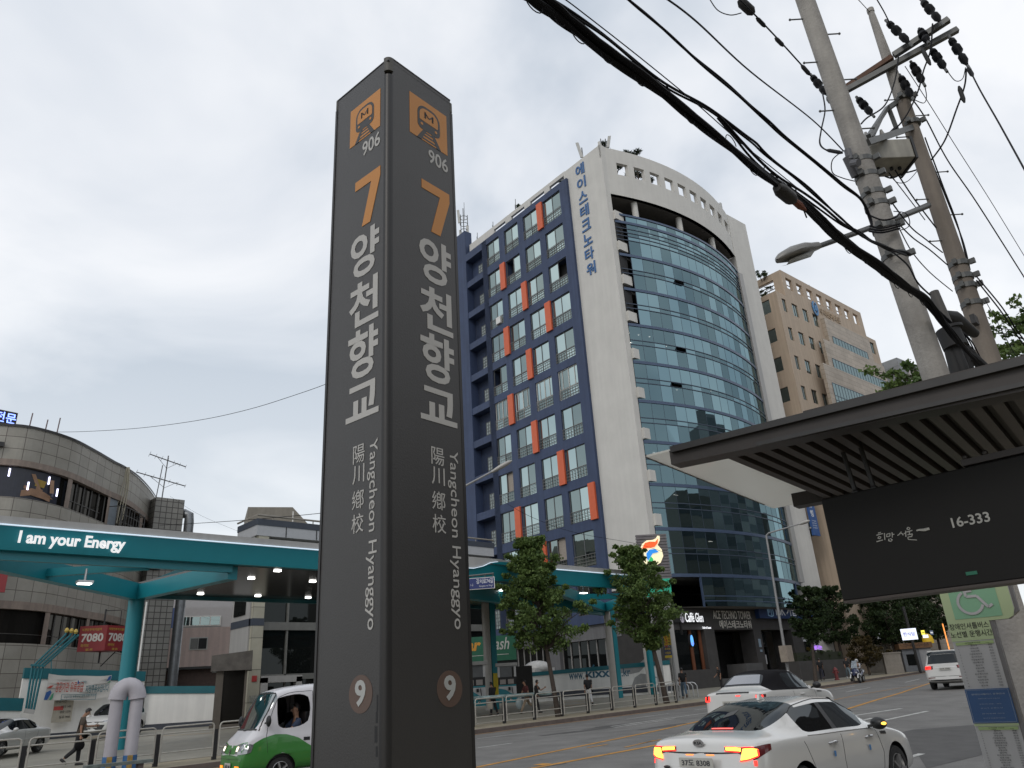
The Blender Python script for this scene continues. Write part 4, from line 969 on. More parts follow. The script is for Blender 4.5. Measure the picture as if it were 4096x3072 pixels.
# pole sign with the flame-and-swirl emblem, in front of the tower
P = W(2697, 2780, 54); g0 = gr(P.x, P.y)
ps = thing('pole_sign', 'lit red blue and green emblem on a ribbed grey sign post behind the second tree', 'sign', (P.x, P.y, g0), R_(-38))
zt = W(2610, 2140, 54).z - g0
b = MB()
n = 16
for k in range(n): z = zt - 3.0 + 3.0 * k / (n - 1); b.box((-1.25, .05 + .02 * (k % 2), z - .06), (.95, .3, z + .06))
b.box((-1.2, .12, zt - 3), (.9, .28, zt)); b.build('ribbed_panel', mat('ribbed_grey', (.17, .155, .16), .5, .2), ps)
b = MB(); b.box((-.9, .1, 0), (-.5, .35, zt - 3)); b.box((.2, .1, 0), (.6, .35, zt - 3)); b.build('post', GREYP, ps)
def blob(pts, y, m, nm):
    b = MB(); b.prism(pts, (-.35, y, zt - 1.35), (1, 0, 0), (0, 0, 1), -.06); b.build(nm, m, ps)
blob([(-.75, .35), (-.55, .75), (-.2, .98), (.25, 1.0), (.5, 1.1), (.62, 1.28), (.78, 1.25), (.75, .95), (.55, .62), (.8, .3), (.85, -.15), (.6, -.6), (.1, -.85), (-.4, -.8), (-.6, -.4), (-.5, 0), (-.75, .1)], -.04, mat('lit_cream', (.95, .85, .55), emit=.55, var=0), 'emblem_back')
blob([(-.6, .42), (-.35, .8), (0, .88), (.4, .85), (.62, 1.08), (.55, .75), (.3, .5), (-.1, .45)], -.10, mat('lit_red', (.9, .10, .02), emit=.8, var=0), 'emblem_flame')
blob([(-.35, .05), (-.1, .32), (.3, .35), (.55, .15), (.4, .1), (.1, .05), (-.1, -.2), (-.3, -.45)], -.10, mat('lit_blue', (.02, .25, .75), emit=.6, var=0), 'emblem_swirl')
blob([(-.3, -.55), (-.05, -.15), (.1, -.35), (.0, -.7)], -.10, mat('lit_green', (.03, .5, .15), emit=.5, var=0), 'emblem_leaf')
b = MB(); b.box((-1.0, -.05, zt - 4.2), (.75, .06, zt - 3.05)); b.build('green_panel', mat('lit_sea_green', (.02, .35, .22), emit=.25, var=0), ps)
# white wall with the web address
A0, A1 = W(2085, 2788, 57), W(2690, 2752, 60.5)
kx = thing('boundary_wall', 'white station wall with a teal coping and a blue web address', 'wall', (A0.x, A0.y, A0.z), math.atan2(A1.y - A0.y, A1.x - A0.x))
L = math.hypot(A1.x - A0.x, A1.y - A0.y); zr = A1.z - A0.z
h0 = W(2140, 2690, 57).z - A0.z; h1 = W(2680, 2640, 60.5).z - A0.z
def wq(b, s0, s1, f0, f1, y0, y1):                              # slab following the sloping top; f from 0 (foot) to 1 (top)
    z = lambda s, f: (zr * s / L) * (1 - f) + (h0 + (h1 - h0) * s / L) * f
    b.hexa([(s0, y0, z(s0, f0)), (s1, y0, z(s1, f0)), (s1, y1, z(s1, f0)), (s0, y1, z(s0, f0)), (s0, y0, z(s0, f1)), (s1, y0, z(s1, f1)), (s1, y1, z(s1, f1)), (s0, y1, z(s0, f1))])
b = MB(); wq(b, 0, L, -.3, .84, 0, .2); b.build('wall', WHITEP, kx)
b = MB(); wq(b, -.03, L + .03, .84, 1, -.05, .25); b.build('coping', TEALD, kx)
b = MB(); wq(b, 0, L, -.1, .12, -.02, 0); b.build('dark_skirting', mat('skirting', (.05, .055, .07), .7), kx)
ux_ = V((1, 0, zr / L)).normalized()
b = MB(); s0 = L * .315
put_text(b, 'www.', (s0, -.012, .95 + zr * .46), ux_, Z3, L * .098, .42, .01, .004); put_text(b, 'kıxx', (s0 + L * .112, -.012, 1.0 + zr * .45), ux_, Z3, L * .16, .62, .022, .004); put_text(b, '.co.kr', (s0 + L * .28, -.012, .97 + zr * .6), ux_, Z3, L * .13, .6, .01, .004)
b.bar((s0 + L * .160, -.015, 1.70 + zr * .45), (s0 + L * .172, -.015, 1.86 + zr * .45), .01, .12); b.build('web_address', mat('address_blue', (.02, .10, .16), .5), kx)
b = MB(); x = L * .62; z = 1.0 + zr * .65
b.prism([(0, .15), (.5, .6), (1.2, .8), (1.9, .75), (2.5, 1.15), (2.35, .55), (1.9, .2), (1.2, .1), (.6, .2)], (x, -.008, z), (1, 0, 0), (0, 0, 1), -.004)
b.prism([(1.2, -.7), (1.5, -.15), (2.0, .1), (2.7, .0), (3.3, -.25), (2.7, -.3), (2.4, -.6), (2.2, -.9), (1.2, -.9)], (x, -.008, z), (1, 0, 0), (0, 0, 1), -.004); b.build('grey_leaf', mat('leaf_grey', (.29, .29, .29), .6), kx)
# walls at the left: tall banner wall, lower walls either side
def plain_wall(u0, v0, D0, u1, v1, D1, ht, label, lowtop=.45):
    a, c = W(u0, v0, D0), W(u1, v1, D1); top0, top1 = a.z, c.z; ga = gr(a.x, a.y) - .1
    t = thing('boundary_wall', label, 'wall', (a.x, a.y, ga), math.atan2(c.y - a.y, c.x - a.x)); L = math.hypot(c.x - a.x, c.y - a.y)
    h0, h1 = top0 - ga, top1 - ga
    for nm, y0, y1, za, zb, m in (('wall', 0, .25, lambda h: 0, lambda h: h - lowtop, WHITEP), ('coping', -.06, .31, lambda h: h - lowtop, lambda h: h, TEALD), ('skirting', -.015, 0, lambda h: 0, lambda h: .42, MATS['skirting'])):
        b = MB(); b.hexa([(0, y0, za(h0)), (L, y0, za(h1)), (L, y1, za(h1)), (0, y1, za(h0)), (0, y0, zb(h0)), (L, y0, zb(h1)), (L, y1, zb(h1)), (0, y1, zb(h0))]); b.build(nm, m, t)
    return t
plain_wall(100, 2671, 52, 583, 2686, 53.6, 0, 'tall white wall with teal coping carrying the banner and vent pipes', .55)
plain_wall(584, 2745, 54, 985, 2743, 53, 0, 'long low white wall with teal coping right of the teal column', .42)
plain_wall(-260, 2785, 48, 94, 2793, 50, 0, 'low white wall with teal coping behind the parked sedan', .62)
# cloth banner
P, Q = W(192, 2695, 51.4), W(443, 2700, 52.5)
bn = thing('cloth_banner', 'sagging white cloth banner with red and blue lettering tied to the tall wall', 'banner', (P.x, P.y, 0), math.atan2(Q.y - P.y, Q.x - P.x))
L = math.hypot(Q.x - P.x, Q.y - P.y); zT = P.z; zB = W(180, 2800, 51.5).z
def bz(s, f):                                                   # s along, f from top to bottom
    sag = .10 * math.sin(math.pi * s) + .03 * math.sin(9 * s + 2 * f); return zT + (Q.z - zT) * s - sag - (zT - zB) * f * (1 - .10 * s)
b = MB(); n, m_ = 16, 6
for i in range(n):
    for j in range(m_):
        q = [(L * a / n, -.12 - .06 * math.sin(3 * a / n * 3 + j), bz(a / n, c / m_)) for a, c in ((i, j), (i + 1, j), (i + 1, j + 1), (i, j + 1))]
        b.face(q)
b.build('cloth', mat('banner_cloth', (.55, .53, .50), .8, var=.05), bn, True)
b = MB(); put_text(b, '공공기관 유류공급', (L * .13, -.2, bz(.1, .68)), V((1, 0, -.02)), Z3, L * .43, .52, .008, .004); b.build('lettering_red', mat('banner_red', (.40, .05, .03), .7), bn)
b = MB(); put_text(b, '지정주유소입니다', (L * .6, -.2, bz(.6, .70)), V((1, 0, .02)), Z3, L * .37, .42, .005, .004); put_text(b, 'GS칼텍스', (L * .5, -.2, bz(.5, .34)), V((1, 0, 0)), Z3, L * .11, .16, .01, .004); put_text(b, '공공조달 유류공급 협약 지정 주유소', (L * .28, -.2, bz(.3, .92)), V((1, 0, .01)), Z3, L * .5, .13, 0, .004); b.build('lettering_blue', mat('banner_teal', (.03, .14, .17), .7), bn)
b = MB()
for (x0, z0, x1, z1) in ((.24, .76, .78, .76), (.24, .97, .78, .97), (.24, .76, .24, .97), (.78, .76, .78, .97)): b.bar((L * x0, -.2, bz(.3, z0)), (L * x1, -.2, bz(.6, z1)), .01, .02)
b.build('text_frame', MATS['banner_teal'], bn)
for nm, cl, pts in (('red_flame', 'banner_red', [(.0, .55), (.06, .52), (.10, .40), (.04, .44)]), ('blue_swirl', 'banner_blue', [(-.02, .98), (.0, .70), (.06, .60), (.08, .70), (.03, .98)]), ('green_swirl', 'banner_green', [(.06, .98), (.09, .75), (.12, .70), (.11, .9), (.09, .99)]), ('blue_swirl', 'banner_blue', [(.92, .25), (.95, .05), (.99, .02), (.985, .2)]), ('green_swirl', 'banner_green', [(.93, .34), (.985, .25), (.985, .33)]), ('blue_swirl', 'banner_blue', [(.455, .33), (.46, .18), (.485, .28), (.48, .35)])):
    b = MB(); b.face([(L * s, -.205, bz(s, f)) for s, f in pts]); b.build(nm, mat(cl, {'banner_red': (.4, .05, .03), 'banner_blue': (.06, .16, .36), 'banner_green': (.05, .25, .14)}[cl], .7), bn)
# price board
P = W(215, 2812, 51.9); pb = thing('price_board', 'small beige price board with a red line on the tall white wall', 'sign', (P.x, P.y - .1, 1.5), bn.rotation_euler.z)
b = MB(); b.box((0, 0, 0), (1.0, .05, 1.2)); b.build('board', mat('board_beige', (.36, .33, .27), .6, var=.1), pb)
b = MB(); b.box((.02, -.01, .62), (.5, 0, .82)); b.build('red_line', mat('board_red', (.4, .06, .05), .6), pb)
b = MB()
for k, s in enumerate(('영업시간', '휘발유 1489', '경유 1279', '등유 950')): put_text(b, s, (.08 if k < 1 else .35, -.012, 1.0 - .27 * k), (1, 0, 0), Z3, .55, .13, 0, .003)
b.build('lettering', INK, pb)
# four teal vent pipes with yellow caps
P = W(112, 2840, 51.0); vp = thing('vent_pipes', 'four slanting teal vent pipes with yellow caps on the tall wall', 'pipe', (P.x, P.y, P.z))
for k, (ub, vb, um, vm, ut, vt) in enumerate(((103, 2842, 129, 2668, 266, 2535), (113, 2844, 143, 2667, 285, 2537), (123, 2846, 157, 2668, 302, 2540), (133, 2850, 172, 2668, 312, 2541))):
    b = MB(); pts = [W(ub, vb, 51) - P, W(um, vm, 51) - P, W(ut - 4, vt + 4, 51.0) - P]
    if k == 3: pts.append(W(ut, vt, 50.6) - P)
    else: pts.append(W(ut, vt - 8, 51) - P)
    b.tube(pts, .058, 8); pp = b.build('pipe', TEALD, vp, True)
    if k < 3: b = MB(); q = W(ut + 1, vt - 12, 51) - P; b.lathe(q, (0, 0, 1), [(-.1, .07), (.0, .125), (.10, .095), (.16, .04)], 10); b.build('cap', mat('cap_yellow', (.42, .30, .06), .5), pp)
b = MB(); a, c = W(122, 2660, 50.9) - P, W(180, 2664, 50.9) - P; b.bar(a, c, .06, .1); a, c = W(205, 2640, 51) - P, W(205, 2690, 51) - P; b.bar(a, c, .05, .05); b.build('clamp', TEALD, vp); b = MB(); a, c = W(97, 2842, 50.9) - P, W(138, 2848, 50.9) - P; b.bar(a, c, .1, .22); b.build('foot_bracket', GREYP, vp)
# white arched vent pipe with a painted base, on the pavement
P = GR(478, 3105); D0 = math.hypot(P.x, P.y)
P = W(474, 3072, 26.3); P.z = gr(P.x, P.y)
ap = thing('arched_pipe', 'fat white inverted U vent pipe with blue and yellow painted feet', 'vent pipe', P, R_(-17))
WP = mat('lilac_white', (.42, .40, .43), .55, var=.06, dirt=.1)
rr, hw, ht = .175, .262, 2.25
b = MB(); pts = [(-hw, 0, .45), (-hw, 0, ht - .3)] + [(-hw * math.cos(t), 0, ht - .3 + .36 * math.sin(t)) for t in [math.pi * k / 10 for k in range(11)]] + [(hw, 0, .45)]
b.tube(pts, rr, 18); b.build('pipe', WP, ap, True)
b = MB(); pts = [(-hw * math.cos(t), 0, ht - .3 + .36 * math.sin(t)) for t in [math.pi * k / 12 for k in range(13)]]; b.tube(pts, .245, 18); b.build('hood', WP, ap, True)
for s in (-1, 1):
    b = MB(); b.cyl((s * hw, 0, 0), (s * hw, 0, .46), rr + .012, n=18); f = b.build('painted_foot', mat('foot_blue', (.04, .13, .30), .6, var=.2, scale=6), ap, True)
    b = MB(); b.box((s * hw - .07, -rr - .02, .0), (s * hw + .07, -rr + .02, .46)); b.build('foot_stripe', mat('foot_ochre', (.30, .19, .05), .6, var=.3, scale=12), f)
P = W(480, 3020, 25.2); P.z = gr(P.x, P.y); be = thing('street_bench', 'narrow worn bench plank on posts before the arched pipe', 'bench', P, R_(0))
b = MB(); b.box((-.85, -.15, .42), (.85, .15, .5)); b.build('seat', mat('worn_plank', (.13, .15, .14), .7, var=.35, scale=7), be)
for s in (-.55, .55): b = MB(); b.box((s - .07, -.1, 0), (s + .07, .1, .42)); b.build('leg', mat('bench_post', (.12, .09, .08), .8), be)
P = GR(225, 2950); lg_ = thing('wooden_log', 'weathered timber drum lying between the parked cars', 'log', (P.x, P.y, P.z), R_(20))
b = MB(); b.cyl((-.9, 0, .42), (.9, .1, .42), .42, n=16); b.build('log', mat('old_timber', (.16, .125, .085), .8, var=.3, scale=5), lg_, True)
b = MB(); b.box((-.6, -.4, .45), (.8, .1, .86)); b.build('dark_cover', BLACK, lg_)
# pumps, car wash, tank
def pump(u, v, vt, D, label, rz):
    P = W(u, v, D); H = W(u, vt, D).z - P.z; k = H / 2.6
    t = thing('fuel_pump', label, 'fuel pump', (P.x, P.y, P.z), rz, 'fuel pumps under the canopy'); s = 1.0
    b = MB(); b.box((-.6, -.35, .12), (.6, .35, 1.15)); b.build('cabinet', mat('pump_white', (.5, .5, .5), .4), t)
    b = MB(); b.prism([(-.61, .13), (.61, .13), (.61, .6), (.2, .72), (-.15, .95), (-.61, 1.05)], (0, -.356, 0), (1, 0, 0), (0, 0, 1), -.01); b.build('teal_wave', TEAL, t)
    b = MB(); disc(b, (.2, -.37, .32), (1, 0, 0), (0, 0, 1), .07); b.build('badge', WHITEP, t)
    b = MB(); b.box((-.6, -.3, 1.17), (.6, .3, 1.75)); b.build('display_head', INK, t)
    b = MB(); b.box((-.5, -.33, 1.3), (-.1, -.3, 1.6)); b.box((.05, -.33, 1.3), (.45, -.3, 1.6)); b.build('display', mat('display_grey', (.30, .27, .25), .4), t)
    b = MB(); b.box((-.6, -.32, 1.16), (.6, -.305, 1.25)); b.build('teal_lip', TEAL, t)
    for x in (-.62, .5): b = MB(); b.box((x, -.3, 1.75), (x + .14, .3, 2.45)); b.build('post', MATS['pump_white'], t)
    b = MB(); b.box((-.75, -.45, 2.45), (.75, .45, 2.65)); b.build('top_canopy', GREYP, t)
    b = MB(); b.tube([(.3, -.4, 1.1), (.35, -.55, .6), (.2, -.6, .3), (.1, -.45, .7)], .025, 6); b.box((.05, -.5, .9), (.2, -.35, 1.1)); b.build('hose', BLACK, t)
    t.scale = (k, k, k)
pump(1905, 2834, 2650, 44, 'fuel pump next to the street sign, half hidden by the pylon', R_(-40)); pump(2033, 2818, 2655, 45, 'fuel pump with a white head left of the black container', R_(-40))
P = W(1950, 2826, 43); b = MB(); b.tube([(-1.6, -.3, .45), (3.2, -1.6, .45)], .09, 8); o = b.build('guard_rail', mat('teal_white_rail', (.30, .40, .40), .5, var=.5, scale=3)); o.location = P
tag(o, 'teal and white striped guard rail in front of the pumps', 'guard rail')
P = W(2093, 2778, 52); H = W(2093, 2665, 52).z - P.z
bx_ = MB(); bx_.box((-.65, -.6, 0), (.65, .6, H)); 
o = bx_.build('black_container', mat('container_black', (.016, .014, .013), .7)); bevel(o, .03); o.location = P; o.rotation_euler = (0, 0, R_(-42)); tag(o, 'plain black tall cabinet between the pumps and the white wall', 'cabinet')
P = W(2150, 2668, 60); b = MB(); b.ball((0, 0, -.1), (1.1, 1.0, .55), 20, 10); b.box((-1.0, -.8, -1.8), (1.0, .8, -.1)); o = b.build('water_tank', mat('tank_white', (.5, .5, .49), .5), None, True); o.location = P; tag(o, 'rounded white tank top rising behind the white wall', 'tank')
P = W(1840, 2700, 58); cw = thing('car_wash', 'green car wash shed with orange and white lettering behind the pumps', 'building', (P.x, P.y, .6), R_(-42))
zt = W(1960, 2545, 58).z - .6; zb = W(1960, 2645, 58).z - .6
b = MB(); b.box((-2, 0, zb), (4.2, .3, zt)); b.box((-2, .3, 0), (4.2, 6, zb + .3)); b.build('shed', mat('wash_dark', (.06, .065, .07), .7), cw)
b = MB(); b.box((-2, -.05, zb), (4.15, 0, zt)); sb = b.build('green_board', mat('wash_green', (.012, .10, .055), .5), cw)
b = MB(); put_text(b, 'Car', (-.25, -.06, zb + .75), (1, 0, 0), Z3, 1.75, .85, .04, .004, .2); b.build('word_car', mat('wash_orange', (.55, .25, .03), .5), sb)
b = MB(); put_text(b, 'Wash', (1.65, -.06, zb + .75), (1, 0, 0), Z3, 1.95, .85, .01, .004, .2); b.bar((-1, -.06, zb + .42), (3.6, -.06, zb + .42), .01, .04); b.build('word_wash', mat('wash_grey', (.42, .42, .40), .5), sb)
# pedestrian railings along the far kerb
PD = mat('railing_post_dark', (.030, .029, .030), .5, .3, var=.15, scale=8)
def railing(label, xs, y):
    z = [gr(x, y) for x in xs]; t = thing('pedestrian_railing', label, 'railing', (xs[0], y, z[0]), 0, 'railings along the far pavement')
    for x, zz_ in zip(xs, z):
        b = MB(); b.box((x - xs[0] - .065, -.05, zz_ - z[0] - .02), (x - xs[0] + .065, .05, zz_ - z[0] + .90)); b.build('post', PD, t)
    for i in range(len(xs) - 1):
        a, c = xs[i] - xs[0] + .10, xs[i + 1] - xs[0] - .10; za, zc = z[i] - z[0], z[i + 1] - z[0]
        b = MB(); R = .09
        P_ = lambda f, h: (a + (c - a) * f, -.075, za + (zc - za) * f + h); rf = R / (c - a)
        b.tube([P_(0, .10), P_(0, 1.0), P_(rf * .3, 1.06), P_(rf, 1.09), P_(1 - rf, 1.09), P_(1 - rf * .3, 1.06), P_(1, 1.0), P_(1, .10)], .024, 8)
        for h in (.90, .36): b.tube([P_(0, h), P_(1, h)], .021, 7)
        b.tube([P_(0, .12), P_(1, .12)], .014, 6)
        b.build('rail_panel', PALESTEEL, t, True)
    return t
PLX = lambda u, v, y: PLN(u, v, (0, y, 0), V((0, 1, 0))).x
railing('pale steel railing with dark posts in front of the arched pipe', [PLX(92, 3020, 26.2) - 4.2, PLX(92, 3020, 26.2) - 2.1] + [PLX(u, v, 26.2) for u, v in ((92, 3020), (366, 3020), (626, 3000), (860, 2970))] + [PLX(860, 2970, 26.2) + 2.0, PLX(860, 2970, 26.2) + 4.0], 26.2)
railing('pale steel railing with dark posts along the kerb right of the pylon', [PLX(2016, 2850, 26.8) - 3.6, PLX(2016, 2850, 26.8) - 1.8] + [PLX(u, v, 26.8) for u, v in ((2016, 2850), (2136, 2840), (2246, 2828), (2350, 2818), (2445, 2806), (2536, 2792), (2621, 2782), (2701, 2773))], 26.8)
# ------------------------------------------------------------------ station pylon
PC = V((1.664, 2.496, 0)); PZ = gr(1.66, 2.49)
DR, DL = d_az(39.8), d_az(39.8 - 90)
pa = math.atan2(DR.y, DR.x)
py = thing('station_pylon', 'tall dark grey square subway pylon with orange train emblems and station name', 'pylon', (PC.x, PC.y, PZ), pa)
# local frame: x along the right face, y along the left face, front corner at the origin
PG = mat('pylon_grey', (.052, .050, .049), .42, .25, spec=.5, var=.05, scale=2, bump=.06, bscale=120); PGD = mat('pylon_edge', (.030, .029, .029), .4, .3, var=.05)
LET = mat('pylon_lettering', (.43, .42, .40), .5, var=.03); ORP = mat('pylon_orange', (.50, .205, .035), .5, var=.03); BRN = mat('pylon_brown', (.105, .068, .053), .5, var=.03); WNUM = mat('pylon_pale', (.38, .39, .38), .5, var=0)
WR, WL, TOPZ = .452, .428, 4.80 - PZ
b = MB(); b.box((.03, .0, -.1), (WR, .012, TOPZ)); bevel(b.build('right_panel', PG, py), .003)
b = MB(); b.box((.0, .03, -.1), (.012, WL, TOPZ - .02)); bevel(b.build('left_panel', PG, py), .003)
b = MB(); b.box((.02, .013, -.1), (WR - .004, WL - .01, TOPZ - .03)); b.build('core', PGD, py)
b = MB(); pts = [(.03, -.002)] + [(.028 - .030 * math.sin(t), .028 - .030 * math.cos(t)) for t in [math.pi / 2 * k / 8 for k in range(9)]] + [(-.002, .03), (.02, .03), (.02, .02), (.03, .02)]
b.prism(pts, (0, 0, -.1), (1, 0, 0), (0, 1, 0), TOPZ - .01); b.build('corner_bead', PGD, py, True)
b = MB(); pts = [(.032, -.003)] + [(.028 - .031 * math.sin(t), .028 - .031 * math.cos(t)) for t in [math.pi / 2 * k / 8 for k in range(9)]] + [(-.003, .032), (.02, .032), (.032, .02)]
b.prism(pts, (0, 0, TOPZ - .085), (1, 0, 0), (0, 1, 0), .088); b.build('corner_cap', mat('cap_grey', (.075, .073, .066), .55, .2, var=.15, scale=30), py, True)
for (x, y) in ((WR - .0, .0), (.0, WL)):
    b = MB(); b.box((x - .004, y - .002, -.1), (x + .012, y + .012, TOPZ - .09)); b.build('edge_trim', PGD, py)
    b = MB(); b.box((x - .005, y - .004, TOPZ - .09), (x + .013, y + .013, TOPZ - .012)); bevel(b.build('corner_cap', MATS['cap_grey'], py), .012)
b = MB(); b.bar((.03, .004, TOPZ + .002), (WR, .004, TOPZ + .002), .012, .006); b.bar((.004, .03, TOPZ - .018), (.004, WL, TOPZ - .018), .012, .006); b.box((0.0, 0.0, TOPZ - .028), (WR, WL, TOPZ - .022)); b.build('top_trim', PGD, py)
class Face:
    def __init__(s, o, xd, W_, flip): s.o, s.xd, s.W, s.flip = V(o), V(xd), W_, flip
    def P(s, a, z): return s.o + s.xd * a + V((0, 0, z - PZ))
def emblem(fc, a0, z0, s):
    o = fc.P(a0, z0); nn = fc.xd.cross(Z3)
    def pr(pts, th): b = MB(); b.prism([(x * s, y * s) for x, y in pts], o, fc.xd, Z3, th); return b
    pr([(0, 0), (1, 0), (1, 1), (0, 1)], .0015).build('emblem_plate', ORP, py)
    def rr(x0, x1, y0, y1, r, rb=None):
        rb = rb or r; pts = []
        for (cx, cy, q, a) in ((x1 - rb, y0 + rb, rb, -90), (x1 - r, y1 - r, r, 0), (x0 + r, y1 - r, r, 90), (x0 + rb, y0 + rb, rb, 180)):
            pts += [(cx + q * math.cos(R_(a + 90 * k / 5)), cy + q * math.sin(R_(a + 90 * k / 5))) for k in range(6)]
        return pts
    em = pr(rr(.20, .80, .26, .86, .22, .12), .0025); 
    em.prism([(.37 * s, .30 * s), (.45 * s, .30 * s), (.30 * s, -.001), (.18 * s, -.001)], o, fc.xd, Z3, .0022); em.prism([(.55 * s, .30 * s), (.63 * s, .30 * s), (.82 * s, -.001), (.70 * s, -.001)], o, fc.xd, Z3, .0022)
    for y, hw in ((.21, .17), (.135, .21), (.05, .26)): em.prism([((.5 - hw) * s, (y - .018) * s), ((.5 + hw) * s, (y - .018) * s), ((.5 + hw) * s, (y + .022) * s), ((.5 - hw) * s, (y + .022) * s)], o, fc.xd, Z3, .002)
    train = em.build('train_pictogram', PGD, py)
    em = pr(rr(.255, .745, .475, .80, .17, .03), .0035)
    for x in (.31, .69): disc(em, o + fc.xd * (x * s) + Z3 * (.385 * s), fc.xd, Z3, .032 * s, th=.0035)
    em.build('train_window', ORP, train)
    em = MB()
    for x0, y0, x1, y1 in ((.40, .565, .40, .715), (.60, .565, .60, .715), (.40, .70, .50, .60), (.60, .70, .50, .60)): em.bar(o + fc.xd * (x0 * s) + Z3 * (y0 * s) + nn * .003, o + fc.xd * (x1 * s) + Z3 * (y1 * s) + nn * .003, .003, .036 * s, up=nn.cross(Z3) if False else nn) if False else em.prism([(a * s, c * s) for a, c in ((x0 - .02, y0), (x0 + .02, y0), (x1 + .02, y1), (x1 - .02, y1))], o, fc.xd, Z3, .0045); em.build('letter_m', PGD, train)
def face_text(name, fc, items, m=LET):
    nn = fc.xd.cross(Z3); b = MB()
    for (s, a0, z0, w_, h_, bold, rot) in items:
        if rot: put_text(b, s, fc.P(a0, z0) + nn * .0008, -Z3, fc.xd, w_, h_, bold, .0012)
        else: put_text(b, s, fc.P(a0, z0) + nn * .0008, fc.xd, Z3, w_, h_, bold, .0012)
    return b.build(name, m, py)
for fc, dx in ((Face((0, 0, 0), (1, 0, 0), WR, False), 0.0), (Face((0, 0, 0), (0, -1, 0), WL, True), -.009)):
    if fc.flip: fc.o = V((0, WL, 0))
    A = lambda a: a + dx
    emblem(fc, A(.145) if not fc.flip else .122, 4.392 if not fc.flip else 4.376, .270 if not fc.flip else .246)
    R0 = .414 if not fc.flip else .370                          # right margin of the lettering
    z_ = 0 if not fc.flip else -.012
    face_text('station_number', fc, [('906', R0 - .140, 4.272 + z_, .140, .088, .012, 0)])
    b = MB(); o_ = fc.P(R0 - .192, 3.846 + z_); nn = fc.xd.cross(Z3)
    b.prism([(.060, 0), (.123, 0), (.196, .235), (.196, .292), (0, .292), (0, .237), (.127, .237)], o_, fc.xd, Z3, .002); b.build('exit_number', ORP, py)
    wch = .215
    face_text('station_name', fc, [('양', R0 - wch, 3.552, wch, .252, .024, 0), ('천', R0 - wch, 3.292, wch, .232, .024, 0), ('향', R0 - wch, 3.028, wch, .244, .024, 0), ('교', R0 - wch - .004, 2.832, wch + .012, .165, .024, 0)])
    face_text('hanja_name', fc, [(c, R0 - .160, 2.634 - .1 * k + (.01 if k == 1 else 0), .078, .080, .0, 0) for k, c in enumerate('陽川鄕校')])
    face_text('romanised_name', fc, [('Yangcheon Hyanggyo', R0 - .062, 2.716, .772, .066, .002, 1)])
    ca = R0 - .083; o_ = fc.P(ca, 1.718)
    b = MB(); disc(b, o_, fc.xd, Z3, .070, .068, 40, .0015); bd = b.build('line_badge', BRN, py)
    b = MB(); put_text(b, '9', fc.P(ca - .032, 1.674) + nn * .002, fc.xd, Z3, .064, .094, .028, .0015); b.build('line_number', WNUM, bd)
# scuffed strip low on the left edge of the corner
b = MB(); random.seed(4)
for k in range(4): z = 1.50 + .05 * k + random.uniform(0, .02); b.box((-.0006, .045 + random.uniform(-.008, .004), z), (-.0001, .048 + random.uniform(-.004, .01), z + random.uniform(.03, .06)))
b.build('scuff', INK, py)

# ------------------------------------------------------------------ bus shelter (roof on the right)
SM = mat('shelter_bronze', (.040, .035, .033), .5, .35, var=.1, scale=5); SLM = mat('shelter_slat', (.045, .036, .032), .55, .1, var=.15, scale=6)
sh = thing('bus_shelter', 'dark bronze bus shelter with slatted ceiling and frosted glass roof sheet', 'bus shelter', (3.45, 2.33, .07), R_(9.5))
S0 = V((3.46, 2.34, .1))
X0, X1, YF, YB = 3.46, 5.28, 2.34, -6.0
class SB(LB):
    def __init__(s): super().__init__(S0)
b = SB(); b.hexa([(X0, YF, 2.845), (X0 + .12, YF, 2.845), (X0 + .12, YB, 2.62), (X0, YB, 2.62), (X0, YF, 2.925), (X0 + .12, YF, 2.925), (X0 + .12, YB, 2.925), (X0, YB, 2.925)]); b.build('front_beam', SM, sh)
frost = mat('frosted_glass', (.66, .66, .63), .15, spec=.6, var=.03); _t = frost.node_tree; _b = _t.nodes['Principled BSDF']; _x = _t.nodes.new('ShaderNodeMixShader'); _x.inputs[0].default_value = .5; _r = _t.nodes.new('ShaderNodeBsdfTranslucent'); _r.inputs[0].default_value = (.8, .79, .75, 1)
_t.links.new(_b.outputs[0], _x.inputs[1]); _t.links.new(_r.outputs[0], _x.inputs[2]); _t.links.new(_x.outputs[0], _t.nodes['Material Output'].inputs[0])
b = SB(); b.box((X0 - .03, YF - .02, 2.905), (X0 + .0, YB, 2.94)); b.hexa([(X0 - .02, YF - .5, 2.83), (X0, YF - .5, 2.83), (X0, YB, 2.73), (X0 - .02, YB, 2.73), (X0 - .02, YF - .5, 2.85), (X0, YF - .5, 2.85), (X0, YB, 2.755), (X0 - .02, YB, 2.755)]); b.build('beam_ledge', DARKMETAL, sh)
b = SB(); b.box((X1 - .12, YF - .12, 2.83), (X1, YB, 2.925)); b.build('back_beam', SM, sh)
n = 0; y = YF - .30
while y > YB + 2.2:
    b = SB(); b.bar((X0 + .12, y, 2.87), (X1 - .12, y - .07, 2.87), .048, .05); b.build('slat', SLM, sh); y -= .09
b = SB(); b.box((X0 + .1, YB, 2.902), (X1 - .1, YF - .27, 2.925)); b.build('ceiling_board', mat('shelter_dark', (.014, .012, .011), .6), sh)
b = SB(); b.box((X0 + .02, YF - .75, 2.928), (X1 + .3, YF + .16, 2.940)); b.build('glass_sheet', frost, sh)
b = SB(); b.box((X0 + .0, YB, 2.942), (X1, YF - .76, 2.957)); b.build('roof_deck', SM, sh)
b = SB(); b.box((X0 + .02, YF + .155, 2.925), (X1 + .1, YF + .163, 2.943)); b.build('sheet_edge', SM, sh)
b = SB()
for y in (1.5, -.6): b.box((X0 + .5, y - .02, 2.86), (X0 + .56, y + .02, 2.9))
b.build('clip', STEEL, sh)
